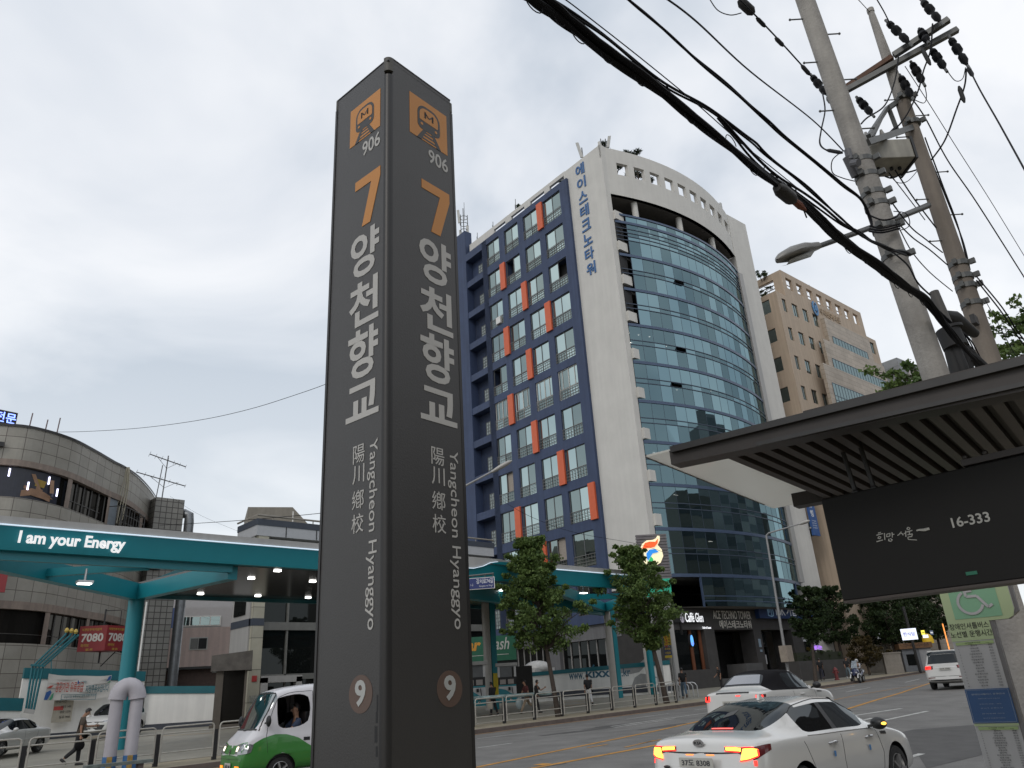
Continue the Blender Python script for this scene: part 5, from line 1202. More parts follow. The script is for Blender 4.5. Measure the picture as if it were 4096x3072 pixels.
b = SB(); b.cyl((X1 - .06, -1.2, .1), (X1 - .06, -1.2, 2.85), .06, n=12); b.build('post', SM, sh)
# hanging display board
BX = 4.06
bd = thing('display_board', 'black hanging shelter board with white Korean slogan and number', 'sign', (BX, 1.0, 2.02)); B0 = V((BX, 1.0, 2.02))
yl = PLN(3279, 1999, (BX, 0, 0), V((1, 0, 0))); yb_ = PLN(3376, 2404, (BX, 0, 0), V((1, 0, 0)))
y0 = (yl.y + yb_.y) / 2; zt, zb = yl.z, yb_.z
b = LB(B0); b.box((BX, y0, zb), (BX + .14, y0 - 2.6, zt)); bevel(b.build('case', mat('board_black', (.008, .0075, .007), .6, 0, spec=.25, var=.05), bd), .006)
b = LB(B0); b.prism([(0, zb + .14), (.04, zb + .16), (.045, zt - .13), (.02, zt - .09), (-.05, zt - .09), (-.05, zb + .14)], (BX + .12, y0, 0), (0, 1, 0), (0, 0, 1), .1); b.build('side_cap', MATS['board_black'], bd)
b = LB(B0); b.box((BX - .006, y0 - .005, zb - .012), (BX + .15, y0 - 2.6, zb)); b.build('lower_lip', mat('lip_brown', (.05, .04, .035), .5), bd)
for dy in (.17, .27):
    b = LB(B0); b.cyl((BX + .07, y0 - dy, zt), (BX + .07, y0 - dy + .02, 2.85), .013, n=8); b.ball((BX + .07, y0 - dy, zt + .008), .022, 8, 5); b.build('hanger_rod', DARKMETAL, bd)
b = LB(B0); p, q = PLN(3850, 1862, (BX, 0, 0), V((1, 0, 0))), PLN(4140, 1790, (BX, 0, 0), V((1, 0, 0))); b.bar((BX + .02, p.y, p.z + .01), (BX + .02, q.y - .5, p.z + .01), .06, .03)
for dy in (.02, .11): b.ball((BX - .0, p.y - dy, p.z + .035), .014, 8, 5)
b.build('top_bracket', SM, bd)
def bp(u, v): return PLN(u, v, (BX - .002, 0, 0), V((1, 0, 0)))
BW = mat('board_white', (.34, .34, .32), .6, var=.1, scale=30)
b = LB(B0); p, q = bp(3812, 2112), bp(3955, 2055); put_text(b, '16-333', (BX - .002, p.y, p.z), (0, -1, 0), Z3, p.y - q.y, .0485, .018, .001); b.build('number', BW, bd)
# handwritten slogan drawn as brush strokes
b = LB(B0)
def stroke(pts, w0=5, w1=5):
    P = [bp(3500 + x / 1.547 if False else x, y) for x, y in pts]
    for i in range(len(P) - 1):
        r = (w0 + (w1 - w0) * i / max(1, len(P) - 1)) * .00072; b.bar((BX - .003, P[i].y, P[i].z), (BX - .003, P[i + 1].y, P[i + 1].z), .002, r * 2) if False else b.tube([(BX - .001, P[i].y, P[i].z), (BX - .001, P[i + 1].y, P[i + 1].z)], r, 5)
zx = lambda x, y: (3100 + x / 1.547, 2000 + y / 1.547)
for l in ([(638, 205), (655, 200)], [(628, 218), (668, 207)], [(642, 226), (636, 236), (648, 240), (656, 230), (645, 225)], [(628, 258), (668, 247)], [(676, 205), (680, 248)],
          [(692, 212), (690, 228), (710, 224), (712, 206), (692, 212)], [(724, 200), (726, 232)], [(726, 214), (738, 212)], [(706, 240), (702, 252), (718, 256), (726, 246), (712, 238)],
          [(782, 196), (770, 212), (758, 220)], [(782, 204), (794, 218)], [(808, 190), (810, 228)], [(796, 208), (808, 206)],
          [(822, 168), (816, 180), (828, 184), (836, 174), (824, 168)], [(806, 200), (850, 188)], [(830, 194), (832, 210)], [(820, 216), (850, 210), (846, 226), (822, 230), (824, 244), (878, 248)]):
    stroke([zx(*p) for p in l], 4, 3)
for k in range(8): stroke([zx(876 + 10 * k, 190 - 2 * math.sin(k) - 1.2 * k), zx(886 + 10 * k, 189 - 2 * math.sin(k + 1) - 1.2 * (k + 1))], 6 + 1.2 * k * (1 if k < 6 else .6), 7 + k)
b.build('slogan', BW, bd)
b = LB(B0); p, q = bp(3868, 2310), bp(3910, 2293); b.box((BX - .004, p.y, q.z - .004), (BX - .001, q.y, q.z + .012)); b.build('green_tape', mat('green_tape', (.01, .12, .07), .5), bd)

# ------------------------------------------------------------------ shuttle stop sign on the right
Pa, Pb = W(3750, 2370, 7.0), W(3978, 2560, 7.0)
ss = thing('shuttle_sign', 'pale green and grey shuttle bus timetable sign with wheelchair symbol', 'sign', (Pa.x, Pa.y, 0), math.atan2(-1, .12)); yaw = ss.rotation_euler.z
xd = V((math.cos(yaw), math.sin(yaw), 0)); nrm = V((-xd.y, xd.x, 0))
def sp(u, v): p = PLN(u, v, Pa, nrm) - Pa; return p.dot(xd), p.z + Pa.z
SG = mat('sign_green', (.38, .46, .27), .5, var=.04); SGY = mat('sign_grey', (.40, .40, .41), .5, var=.06); SBL = mat('sign_blue', (.022, .075, .20), .45, var=.05)
Zc = lambda x, y: (3700 + x / 2.149, 2300 + y / 2.149)
wl = 0.0; wr = sp(*Zc(600, 560))[0] ; x_l = sp(*Zc(215, 500))[0]
TZ = sp(*Zc(105, 100))[1] + .14; EX = sp(*Zc(760, 250))[0]; EZ = sp(*Zc(600, 385))[1]
pts = [(x_l, .35), (wr, .35), (wr, EZ), (EX - .06, EZ), (EX - .02, EZ + .02), (EX, EZ + .07), (EX, TZ), (x_l, TZ)]
b = MB(); b.prism(pts, (0, 0, 0), (1, 0, 0), (0, 0, 1), -.06); b.build('panel', SGY, ss)
b = MB(); b.prism([(wr, .35), (wr + .03, .35), (wr + .03, EZ + .0), (EX - .05, EZ), (EX + .02, EZ + .05), (EX + .025, TZ), (EX, TZ), (EX, EZ + .07), (EX - .06, EZ + .004), (wr, EZ)], (0, .004, 0), (1, 0, 0), (0, 0, 1), -.07); b.build('edge_frame', mat('frame_grey', (.16, .155, .16), .45, .4), ss)
zt1 = sp(*Zc(240, 575))[1]
b = MB(); b.prism([(x_l, zt1), (wr, zt1), (wr, EZ), (EX - .06, EZ), (EX - .02, EZ + .02), (EX - .004, EZ + .07), (EX - .004, TZ), (x_l, TZ)], (0, -.003, 0), (1, 0, 0), (0, 0, 1), -.002); b.build('green_head', SG, ss)
gx0, gz0 = sp(*Zc(262, 385)); gx1 = sp(*Zc(665, 330))[0]
b = MB(); b.box((gx0, -.006, gz0), (gx1, -.003, TZ)); b.build('green_square', mat('sign_green_deep', (.20, .39, .25), .5, var=.04), ss)
# wheelchair symbol
b = MB(); cx, cz = sp(*Zc(390, 235)); r = (gx1 - gx0) * .26; th = r * .23
arc = [(cx + r * math.cos(t), cz + r * math.sin(t)) for t in [R_(118 + (342 - 118) * k / 20) for k in range(21)]]
for p, q in zip(arc, arc[1:]): b.bar((p[0], -.009, p[1]), (q[0], -.009, q[1]), .006, th)
kk = [(cx - r * .30, cz + r * 1.5), (cx - r * .2, cz + r * .52), (cx + r * .65, cz + r * .50), (cx + r * 1.35, cz - r * .55), (cx + r * 1.72, cz - r * .33)]
for p, q in zip(kk[:4], kk[1:4] + kk[4:]): b.bar((p[0], -.0095, p[1]), (q[0], -.0095, q[1]), .006, th)
b.bar((cx - r * .25, -.01, cz + r * .98), (cx + r * .35, -.01, cz + r * .98), .006, th * .9)
b.build('wheelchair_symbol', mat('symbol_grey', (.42, .42, .43), .5), ss)
b = MB(); tw = (wr - x_l)
a = sp(*Zc(218, 478)); c = sp(*Zc(550, 430)); put_text(b, '장애인셔틀버스', (a[0], -.004, a[1]), (1, 0, 0), Z3, c[0] - a[0], .046, .006, .001)
a = sp(*Zc(230, 545)); c = sp(*Zc(582, 500)); put_text(b, '노선별 운행시간', (a[0], -.004, a[1]), (1, 0, 0), Z3, c[0] - a[0], .046, .006, .001); b.build('heading', INK, ss)
def table(ztop, zbot, nrow):
    b = MB(); b.box((x_l + .02, -.005, ztop - .022), (wr - .01, -.003, ztop)); h = b.build('table_header', mat('table_green', (.30, .40, .18), .5), ss)
    b = MB(); random.seed(9)
    words = ['강서구청', '화곡역사거리', '우장산역', '발산역', '마곡나루', '가양동복지관', '양천향교역', '증미역', '등촌시장', '강서보건소']
    put_text(b, '승차장별 시간표', (x_l + tw * .3, -.006, ztop - .012), (1, 0, 0), Z3, tw * .36, .008, 0, .0005); put_text(b, '승차장', (x_l + tw * .36, -.006, ztop - .021), (1, 0, 0), Z3, tw * .1, .006, 0, .0005); put_text(b, '시간', (x_l + tw * .78, -.006, ztop - .018), (1, 0, 0), Z3, tw * .08, .006, 0, .0005)
    for k in range(nrow):
        z = ztop - .034 - (ztop - zbot - .05) * k / (nrow - 1); s = random.choice(words)
        put_text(b, s, (x_l + tw * (.48 - .025 * len(s)), -.0045, z), (1, 0, 0), Z3, tw * .05 * len(s), .011, .0, .0005); put_text(b, str(k + 1), (x_l + tw * .1, -.0045, z), (1, 0, 0), Z3, None, .008, 0, .0005); put_text(b, '%02d:%02d' % (9 + k // 2, random.choice((10, 25, 40, 55))), (x_l + tw * .82, -.0045, z), (1, 0, 0), Z3, tw * .09, .010, .0, .0005)
    b.build('timetable', INK, h)
zb0 = sp(*Zc(345, 985))[1]; zb1 = sp(*Zc(428, 1275))[1]
table(zt1 - .008, zb0, 15); table(zb1 - .024, .95, 16)
b = MB(); b.box((x_l - .003, -.009, zb1), (wr + .003, -.003, zb0)); nb = b.build('blue_notice', SBL, ss)
b = MB()
for (x0, z0, x1, z1) in ((.02, .03, .98, .03), (.02, .97, .98, .97), (.02, .03, .02, .97), (.98, .03, .98, .97)): b.bar((x_l + tw * x0, -.010, zb1 + (zb0 - zb1) * z0), (x_l + tw * x1, -.010, zb1 + (zb0 - zb1) * z1), .001, .0016)
hz_ = zb0 - zb1; put_text(b, '장애인셔틀버스 운행안내', (x_l + tw * .12, -.010, zb1 + hz_ * .82), (1, 0, 0), Z3, tw * .76, .011, .005, .0006)
for k, (s, f) in enumerate((('장애인이면 누구나 무료이용', .70), ('운행시간 09:00 ~ 18:00', .54), ('강서구 순환노선', .42), ('문의전화 안내', .26), ('강서구시설관리공단', .13))): put_text(b, s, (x_l + tw * .25, -.010, zb1 + hz_ * f), (1, 0, 0), Z3, tw * .5, .0065, 0, .0006)
b.build('notice_lettering', mat('notice_pale', (.33, .38, .44), .5), nb)
b = MB(); b.box((x_l, -.005, zb1 - .02), (wr, -.003, zb1 - .003)); b.build('green_strip', SG, ss)
b = MB(); b.cyl((x_l + .1, .05, 0), (x_l + .1, .05, .4), .03); b.cyl((wr - .05, .05, 0), (wr - .05, .05, .4), .03); b.build('leg', STEEL, ss)
# ------------------------------------------------------------------ utility poles and wires
WIRE = mat('black_cable', (.004, .004, .006), .7, spec=.2, var=0); GALV = mat('galvanised_steel', (.10, .102, .10), .5, .5, var=.15, scale=12); PORC = mat('dark_porcelain', (.003, .003, .004), .5, spec=.08, var=0)
P1b = V((9.19, 2.42, gr(9.19, 2.42))); P2b = V((12.1, 2.44, gr(12.1, 2.44)))
p1 = thing('utility_pole', 'nearer thick concrete utility pole stained grey with clamps', 'utility pole', P1b)
b = LB(P1b); b.tube([(9.19, 2.40, P1b.z), (9.19, 2.42, 4.7), (9.12, 2.65, 11), (9.09, 2.70, 13)], [.168, .148, .128, .12], 22); b.build('shaft', CONC, p1, True)
def axis1(z): return V((9.19, 2.42, z)).lerp(V((9.12, 2.65, z)), max(0, min(1, (z - 4.7) / 6.3)))
def band(t, o, c, r, h=.07):
    b = LB(o); b.cyl((c.x, c.y, c.z - h / 2), (c.x, c.y, c.z + h / 2), r, n=22); b.box((c.x - r - .07, c.y - .03, c.z - h / 2), (c.x - r + .01, c.y + .03, c.z + h / 2)); b.box((c.x + .0, c.y - r - .08, c.z - h / 2), (c.x + .05, c.y - r, c.z + h / 2)); b.build('clamp_band', GALV, t)
for (u, v) in ((3480, 640), (3500, 700), (3530, 770), (3545, 815), (3590, 900), (3650, 1010)):
    z = W(u, v, 9.5).z; band(p1, P1b, axis1(z), .168 - .0042 * (z - 0) + .012)
def rungs(t, o, ax, r, zs, dirv):
    for k, z in enumerate(zs):
        c = ax(z); s = 1 if k % 2 else -1; d = dirv * s
        b = LB(o); b.cyl(c + d * (r * .8), c + d * (r + .19), .011, n=6); b.ball(c + d * (r + .19), .02, 6, 4); b.build('step_bolt', GALV, t)
rd = d_az(90)
rungs(p1, P1b, axis1, .13, [W(u, v, 9.5).z for u, v in ((3200, 95), (3320, 118), (3255, 268), (3390, 298), (3320, 460), (3460, 495))], rd)
p2 = thing('utility_pole', 'farther brown concrete utility pole with two crossarms and a tapered top', 'utility pole', P2b)
C2 = mat('pole_concrete_brown', (.24, .205, .17), .85, var=.15, scale=1.5, dirt=.3, bump=.3, bscale=30)
T2 = W(3478, 52, 12.34)
b = LB(P2b); b.tube([(12.1, 2.44, P2b.z), (12.1, 2.44, 6), (12.1, 2.47, 10.6)], [.165, .14, .112], 20); b.build('shaft', C2, p2, True)
b = LB(P2b); b.tube([(12.1, 2.47, 10.55), (12.09, 2.5, T2.z - .12), (12.09, 2.5, T2.z)], [.112, .06, .05], 16); b.cyl((12.09, 2.5, T2.z), (12.09, 2.5, T2.z + .08), .062, n=12); b.build('top_cap_pole', CONC, p2, True)
axis2 = lambda z: V((12.1, 2.44, z))
rungs(p2, P2b, axis2, .13, [W(u, v, 12.34).z for u, v in ((3640, 385), (3660, 455), (3700, 530), (3740, 680), (3700, 810), (3800, 850), (3740, 980))], rd)
for (u, v) in ((3610, 400), (3640, 500), (3870, 1050), (3895, 1100), (3900, 1140), (3920, 1210)):
    z = W(u, v, 12.34).z; band(p2, P2b, axis2(z), .165 - .0048 * z + .016, .08)
def pt(u, v, D): return W(u, v, D)
b = LB(P2b)
A, B_ = pt(3310, 402, 12.0), pt(3828, 100, 12.2); A2 = pt(3385, 345, 12.0)
b.bar(pt(3388, 348, 12.2), pt(3570, 228, 12.25), .09, .09); b.build('crossarm', mat('rusty_arm', (.10, .05, .03), .7, .2, var=.3, scale=8), p2)
b = LB(P2b); b.bar(pt(3575, 222, 12.2), pt(3795, 78, 12.3), .09, .10); b.build('crossarm', GALV, p2)
b = LB(P2b); b.bar(A, pt(3830, 118, 12.5), .085, .095); b.build('crossarm', GALV, p2)
b = LB(P2b); b.bar(pt(3550, 430, 12.2), pt(3475, 545, 10.2), .06, .06); b.bar(pt(3553, 428, 12.2), pt(3590, 525, 12.3), .06, .07); b.bar(pt(3545, 432, 12.2), pt(3490, 548, 10.6), .03, .05); b.bar(pt(3550, 435, 12.2), pt(3600, 400, 12.3), .06, .08); b.bar(pt(3470, 570, 10), pt(3650, 510, 12.3), .07, .09); b.build('brace', GALV, p2)
# transformer / switch box between the poles
bx0 = pt(3545, 640, 11.0)
tb = thing('switch_box', 'cream pole mounted switch box with bushings between the two poles', 'switch box', bx0, R_(-42))
tb.scale = (.82, .82, .82); CRM = mat('box_cream', (.33, .315, .27), .6, var=.12, scale=3, dirt=.3)
b = MB(); b.box((-.42, -.28, -.17), (.36, .28, .24)); bevel(b.build('box', CRM, tb), .015)
b = MB(); b.box((.36, -.3, -.2), (.40, .3, .28)); b.build('end_plate', DARKMETAL, tb)
b = MB()
for x, z in ((-.2, -.175), (.05, -.175), (.2, -.175)): b.cyl((x, 0, z), (x, 0, z - .05), .03, n=8)
b.build('port', INK, tb)
for (dx, dz) in ((-.3, .22), (.0, .26)): b = MB(); b.lathe((dx, -.1, dz), (-.2, -.3, .9), [(0, .06), (.12, .055), (.2, .05), (.26, .03), (.3, .02)], 12); b.build('bushing', GREYP, tb, True)
# cylinder, brackets near pole 1
ct = thing('cable_joint', 'grey cylindrical cable fitting with black lugs on the nearer pole', 'cable fitting', pt(3430, 655, 9.3))
b = LB(ct.location); b.cyl(pt(3388, 628, 9.3), pt(3425, 705, 9.4), .06, n=12); b.cyl(pt(3408, 655, 9.25), pt(3435, 650, 9.2), .05, n=10); b.cyl(pt(3390, 600, 9.3), pt(3400, 640, 9.3), .045, n=10); b.build('fitting', mat('fitting_grey', (.10, .10, .11), .5, var=.1), ct)
# black drums and boots low between the poles
dm = thing('splice_closure', 'black drum shaped cable closures and pipes hanging between the poles', 'cable closure', pt(3790, 1400, 10.5))
b = LB(dm.location); o_ = pt(3790, 1318, 10.6)
b.cyl(pt(3790, 1318, 10.6), pt(3822, 1390, 10.6), .145, n=18); b.cyl(pt(3805, 1322, 10.6), pt(3800, 1312, 10.6), .15, n=18); b.build('drum', BLACK, dm, True)
b = LB(dm.location); b.cyl(pt(3735, 1168, 10.8), pt(3800, 1320, 10.8), .062, n=14); b.build('pipe', mat('closure_brown', (.07, .065, .06), .6), dm, True)
b = LB(dm.location); b.tube([pt(3755, 1255, 10.8), pt(3810, 1280, 11.0), pt(3900, 1335, 11.6)], [.06, .13, .06], 12); b.tube([pt(3765, 1330, 10.6), pt(3800, 1400, 10.6), pt(3830, 1500, 10.6)], [.06, .07, .08], 12); b.tube([pt(3815, 1385, 10.6), pt(3850, 1470, 10.6), pt(3865, 1530, 10.6)], .07, 12); b.tube([pt(3850, 1370, 11), pt(3890, 1430, 11), pt(3950, 1480, 11.3)], [.05, .075, .06], 12); b.tube([pt(3866, 1410, 11), pt(3880, 1500, 11)], .06, 12); b.build('boot', BLACK, dm, True)
b = LB(dm.location); b.box(pt(3875, 1260, 12.0), pt(3920, 1300, 12.15)); b.build('small_box', DARKMETAL, dm)
# roadside lamp on the farther pole
lm = thing('street_lamp', 'grey cobra head road lamp on a long arm from the poles', 'street lamp', pt(3700, 830, 12.1)); LO = lm.location.copy()
a0, a1, a2 = pt(3712, 822, 12.1), pt(3590, 872, 10.7), pt(3275, 985, 9.0)
b = LB(LO); b.tube([a0, a1, a2], [.05, .042, .034], 10); b.build('arm', GALV, lm, True)
h0, h1 = pt(3275, 985, 9.0), pt(3108, 1038, 8.4); dd = (h1 - h0).normalized(); sd_ = dd.cross(Z3).normalized(); uu = sd_.cross(dd)
b = LB(LO); L = (h1 - h0).length
prof = [(0, .045, .06), (.15, .06, .075), (.38, .13, .10), (.65, .155, .10), (.88, .11, .07), (.97, .05, .04), (1, .01, .01)]
i0 = len(b.v); nn_ = 14
for f, wv, hv in prof:
    c = h0 + dd * (L * f)
    for j in range(nn_):
        t = 2 * math.pi * j / nn_; y = math.sin(t); b.v.append(tuple(c + sd_ * (wv * math.cos(t)) + uu * ((hv if y > 0 else hv * .62) * y)))
for k in range(len(prof) - 1):
    for j in range(nn_): a = i0 + k * nn_ + j; c = i0 + k * nn_ + (j + 1) % nn_; b.f.append((a, c, c + nn_, a + nn_)); b.mi.append(0)
b.build('lamp_head', mat('lamp_grey', (.22, .215, .20), .45, .3, var=.1, dirt=.2), lm, True)
b = LB(LO); i0 = len(b.v)
for f, wv in ((.3, .08), (.5, .12), (.7, .125), (.88, .08)):
    c = h0 + dd * (L * f) - uu * .07
    b.v += [tuple(c + sd_ * wv), tuple(c - uu * .03), tuple(c - sd_ * wv)]
for k in range(3):
    for j in range(2): a = i0 + k * 3 + j; b.f.append((a, a + 1, a + 4, a + 3)); b.mi.append(0)
b.build('lamp_lens', mat('lens_yellowed', (.17, .16, .11), .3), lm, True)
# insulators on the arms
ins = [((3590, 195), (3680, 290), 0), ((3655, 30), (3700, 75), 0), ((3695, 55), (3735, 120), 0), ((3550, 85), (3600, 130), 0), ((3580, 130), (3640, 165), 0), ((3690, 125), (3715, 165), 0), ((3805, 160), (3865, 260), 0), ((3730, 200), (3780, 275), 0), ((3645, 255), (3695, 330), 0), ((3250, 310), (3305, 375), 0), ((3600, 310), (3650, 395), 0), ((3435, 395), (3490, 458), 0)]
INS = []
SP = [('dead end insulator above the upper crossarm', (3552, 90), (3640, 175)), ('double bell insulator at the top edge of the picture', (3690, 5), (3765, 90)), ('string insulator hanging off the far end of the lower crossarm', (3802, 155), (3872, 265)), ('insulator below the middle of the lower crossarm', (3728, 200), (3782, 278)), ('insulator hanging under the crossarms right beside the pole', (3648, 255), (3695, 335)), ('insulator half hidden behind the nearer pole', (3248, 305), (3310, 382)), ('lowest insulator on the farther pole, tight against its side', (3603, 308), (3650, 392)), ('small insulator below the rusty crossarm stub', (3432, 395), (3490, 460)), ('short pin insulator on the upper crossarm', (3680, 120), (3712, 168))]
for lab, a, c in SP:
    A, B_ = pt(*a, 12.3), pt(*c, 12.0); t = thing('insulator', lab, 'insulator', A, 0, 'insulators on the crossarms'); d = B_ - A; L = d.length
    pf = [(0, .03), (.06, .09), (.16, .10), (.20, .05), (.27, .05), (.32, .12), (.46, .12), (.52, .055), (.60, .06), (.66, .10), (.80, .10), (.9, .05), (1, .02)]
    b = MB(); b.lathe((0, 0, 0), d, [(f * L, r * .60) for f, r in pf], 12); b.build('porcelain', PORC, t, True)
    b = MB(); b.cyl(d * -.12, d * .02, .025, n=8); b.cyl(d * .98, d * 1.12, .022, n=8); b.build('clevis', GALV, t)
# wires: (label, name, radius, [(u, v, distance)...])
def catm(P, n=8):
    out = []
    for i in range(len(P) - 1):
        p = [P[max(i - 1, 0)], P[i], P[i + 1], P[min(i + 2, len(P) - 1)]]
        for k in range(n):
            t = k / n; out.append(.5 * (2 * p[1] + (p[2] - p[0]) * t + (2 * p[0] - 5 * p[1] + 4 * p[2] - p[3]) * t * t + (3 * p[1] - p[0] - 3 * p[2] + p[3]) * t ** 3))
    return out + [P[-1]]
def yplane(u, v, y): return PLN(u, v, (0, y, 0), V((0, 1, 0)))
def wire(label, pts, r, name='overhead_wire', cat_='wire', n=8, seg=6, m=WIRE):
    P = [pt(*q) for q in pts]; o = P[0].copy(); b = LB(o); b.tube(catm(P, n), r, seg)
    w_ = b.build(name, m, None, True); w_.location = o; return tag(w_, label, cat_, 'overhead wires and cables')
def bundle(label, pts, r, name='cable_bundle', k=1, y=2.2, spread=.0, extra=True):
    """several cables lashed together along the street at a constant offset from the kerb"""
    P = catm([yplane(u, v, y) for u, v in pts], 10); P = [P[0] + (P[0] - P[6]) * 1.2] + P; t = thing(name, label, 'cable bundle', P[0], 0, 'overhead wires and cables'); random.seed(len(label))
    for i in range(k):
        a, rad = 2 * math.pi * i / max(1, k - (k > 4)), (0 if (k > 4 and i == k - 1) else spread); b = LB(P[0]); ph = random.uniform(0, 6)
        b.tube([q + V((0, math.cos(a + .15 * j / 4 + ph) * rad, math.sin(a + .15 * j / 4 + ph) * rad)) * (1 + .35 * math.sin(j * .37 + ph)) for j, q in enumerate(P)], r * random.uniform(.8, 1.2), 7); b.build('cable', WIRE, t, True)
    return t, P
MB1 = [(2110, -25), (2200, 30), (2350, 150), (2600, 330), (2790, 475), (2960, 615), (3105, 730), (3200, 800), (3340, 935), (3480, 1040), (3600, 1130), (3700, 1200), (3770, 1290), (3830, 1370), (3930, 1470)]
mb_, MP = bundle('thickest black lashed bundle of cables crossing the sky to the poles', MB1, .016, k=8, spread=.028)
b = LB(MP[0]); random.seed(6)
for i in range(4, len(MP) - 30, 5):
    q = MP[i]; d = (MP[i + 1] - MP[i - 1]).normalized(); s = .06 + random.uniform(-.01, .03); up = d.cross(V((0, 1, 0))).normalized() * (1 if random.random() < .5 else -1)
    b.tube([q + d * (s * math.cos(a)) * .9 + up * (.05 + s * .8 * math.sin(a)) for a in [math.pi * k / 8 for k in range(9)]], .004, 5)
b.build('lashing_loop', WIRE, mb_)
q = PLN(3140, 775, (0, 2.2, 0), V((0, 1, 0)))
cl_ = thing('splice_box', 'brown and black splice box on the thick cable bundle', 'cable closure', q)
b = MB(); d = (MP[75] - MP[60]).normalized(); b.tube([d * -.14, d * -.08, d * .10, d * .16], [.04, .06, .06, .03], 10); b.build('box', mat('splice_black', (.014, .012, .011), .6, var=.2), cl_, True)
b = MB(); b.tube([d * .13, d * .26, d * .36], [.03, .034, .015], 8); b.build('rust_tape', mat('rust_tape', (.16, .045, .02), .7), cl_, True)
b = MB(); b.tube([V((0, 0, .05)), V((.12, 0, .16)), V((.28, 0, .1)), V((.35, 0, -.1))], .007, 5); b.tube([V((-.05, 0, .06)), V((-.1, 0, .14)), V((-.2, 0, .12))], .007, 5); b.build('loop', WIRE, cl_)
bundle('thin pair of cables just above the thick lashed bundle', [(2215, -5), (2400, 120), (2640, 320), (2840, 440), (3000, 560), (3060, 620), (3200, 735), (3330, 850), (3430, 940), (3520, 985), (3620, 1020)], .010, k=2, spread=.018)
bundle('slack messenger wire with loops above the thick bundle', [(2250, -10), (2330, 50), (2560, 230), (2780, 410), (2950, 560), (3050, 640), (3200, 760), (3330, 860), (3450, 950)], .005, k=1)
bundle('paired black cables parallel to and right of the thick bundle', [(2490, -15), (2640, 115), (2810, 265), (2960, 390), (3060, 480), (3160, 565), (3350, 720), (3440, 790), (3480, 860), (3490, 900)], .010, k=2, spread=.014)
bundle('drooping cable between the bundle and the splice box', [(2960, 560), (3080, 690), (3200, 770), (3340, 880), (3420, 930), (3480, 965), (3560, 1000)], .012, k=2, spread=.02)
wire('single wire from the top edge down to the nearer pole fitting', [(2660, -10, 4.4), (2790, 90, 5.0), (3000, 285, 6.6), (3250, 480, 8.6), (3375, 605, 9.3)], .008)
wire('wire with black sleeves from the top middle to the crossarm', [(2950, -10, 9), (3020, 60, 9.6), (3120, 165, 10.4), (3215, 270, 11.2), (3250, 310, 11.8)], .012)
for u0, v0, u1, v1, lab in ((2955, 0, 3015, 55, 'fat black connector at the top middle of the picture'), (3025, 70, 3062, 108, 'black sleeve just right of the top connector'), (3100, 150, 3135, 185, 'black sleeve halfway along the sleeved wire'), (3205, 260, 3240, 300, 'black sleeve nearest the half hidden insulator'), (3688, 195, 3722, 260, 'sleeve on the cable looping under the crossarms'), (3835, 345, 3858, 410, 'sleeve on the long drooping cable right of the poles'), (3550, 545, 3590, 505, 'sleeve beside the tip of the switch box'), (3560, 712, 3610, 690, 'sleeve under the switch box'), (3305, 600, 3370, 612, 'sleeve left of the pole fitting'), (3870, 270, 3892, 305, 'sleeve right below the hanging string insulator')):
    D0 = 9.6 if u0 < 3300 else 12; A, B_ = pt(u0, v0, D0 + (u0 - 2950) * .004 if u0 < 3300 else D0), pt(u1, v1, D0 + (u1 - 2950) * .004 if u0 < 3300 else D0)
    b = MB(); d = B_ - A; k = 2.4 if u0 < 3000 else 1; b.tube([d * 0, d * .2, d * .8, d], [.015 * k, .033 * k, .033 * k, .015 * k], 9); o = b.build('wire_sleeve', BLACK, None, True); o.location = A; tag(o, lab, 'connector', 'connectors on the wires')
wire('thin wire curling off the top connector', [(2835, -10, 9), (2870, 40, 9), (2920, 60, 9.1), (2965, 52, 9.3)], .008)
wire('thin wire from the top edge to the tapered pole top', [(3425, -10, 11), (3455, 22, 11.8), (3478, 48, 12.3)], .006)
wire('thin wire from the top edge to the dead end insulator', [(3500, -15, 11.5), (3535, 45, 12), (3560, 95, 12.2)], .010)
wire('long wire dropping from the string insulator to the right edge', [(3872, 265, 12), (3920, 360, 11.5), (4000, 500, 10.7), (4110, 700, 9.6)], .011)
wire('wire passing behind the farther pole to the lower right', [(3640, 385, 12.6), (3700, 470, 13), (3790, 640, 14), (3910, 815, 15), (4110, 1130, 17)], .011)
wire('hair thin wire nearest the right of the crossarms', [(3620, 265, 13), (3720, 420, 14.5), (3820, 580, 16), (3960, 800, 18), (4110, 1045, 20)], .007)
wire('drooping jumper from the crossarm to the switch box side', [(3595, 215, 12.1), (3580, 320, 11.6), (3540, 420, 11), (3470, 470, 10.4), (3445, 495, 10)], .012)
wire('long jumper curving under both crossarms', [(3730, 95, 12.2), (3722, 200, 12), (3695, 280, 12), (3670, 370, 11.8), (3620, 470, 11.5), (3560, 530, 11.2), (3490, 548, 10.8)], .013)
wire('long drooping cable right of the poles', [(3865, 275, 12), (3858, 345, 12), (3825, 440, 12), (3780, 560, 12), (3725, 640, 12.1)], .013)
wire('loop from the middle insulator to the string insulator', [(3785, 278, 12), (3820, 322, 12), (3850, 315, 12), (3862, 270, 12)], .007)
wire('loop hanging from the insulator beside the farther pole', [(3697, 335, 12), (3706, 385, 12), (3695, 412, 12), (3660, 400, 12.1)], .007)
wire('jumper from the half hidden insulator to the pole fitting', [(3290, 372, 11.5), (3300, 440, 10.8), (3285, 520, 10), (3280, 575, 9.6), (3310, 602, 9.4), (3370, 612, 9.3)], .012)
wire('thin lead looping left of the nearer pole', [(3370, 605, 9.2), (3330, 640, 9.2), (3330, 690, 9.2), (3370, 712, 9.2), (3420, 725, 9.2)], .007)
wire('jumper below the switch box to the farther pole', [(3540, 705, 10.8), (3570, 712, 10.9), (3610, 690, 11.4), (3640, 650, 11.9), (3650, 615, 12)], .012)
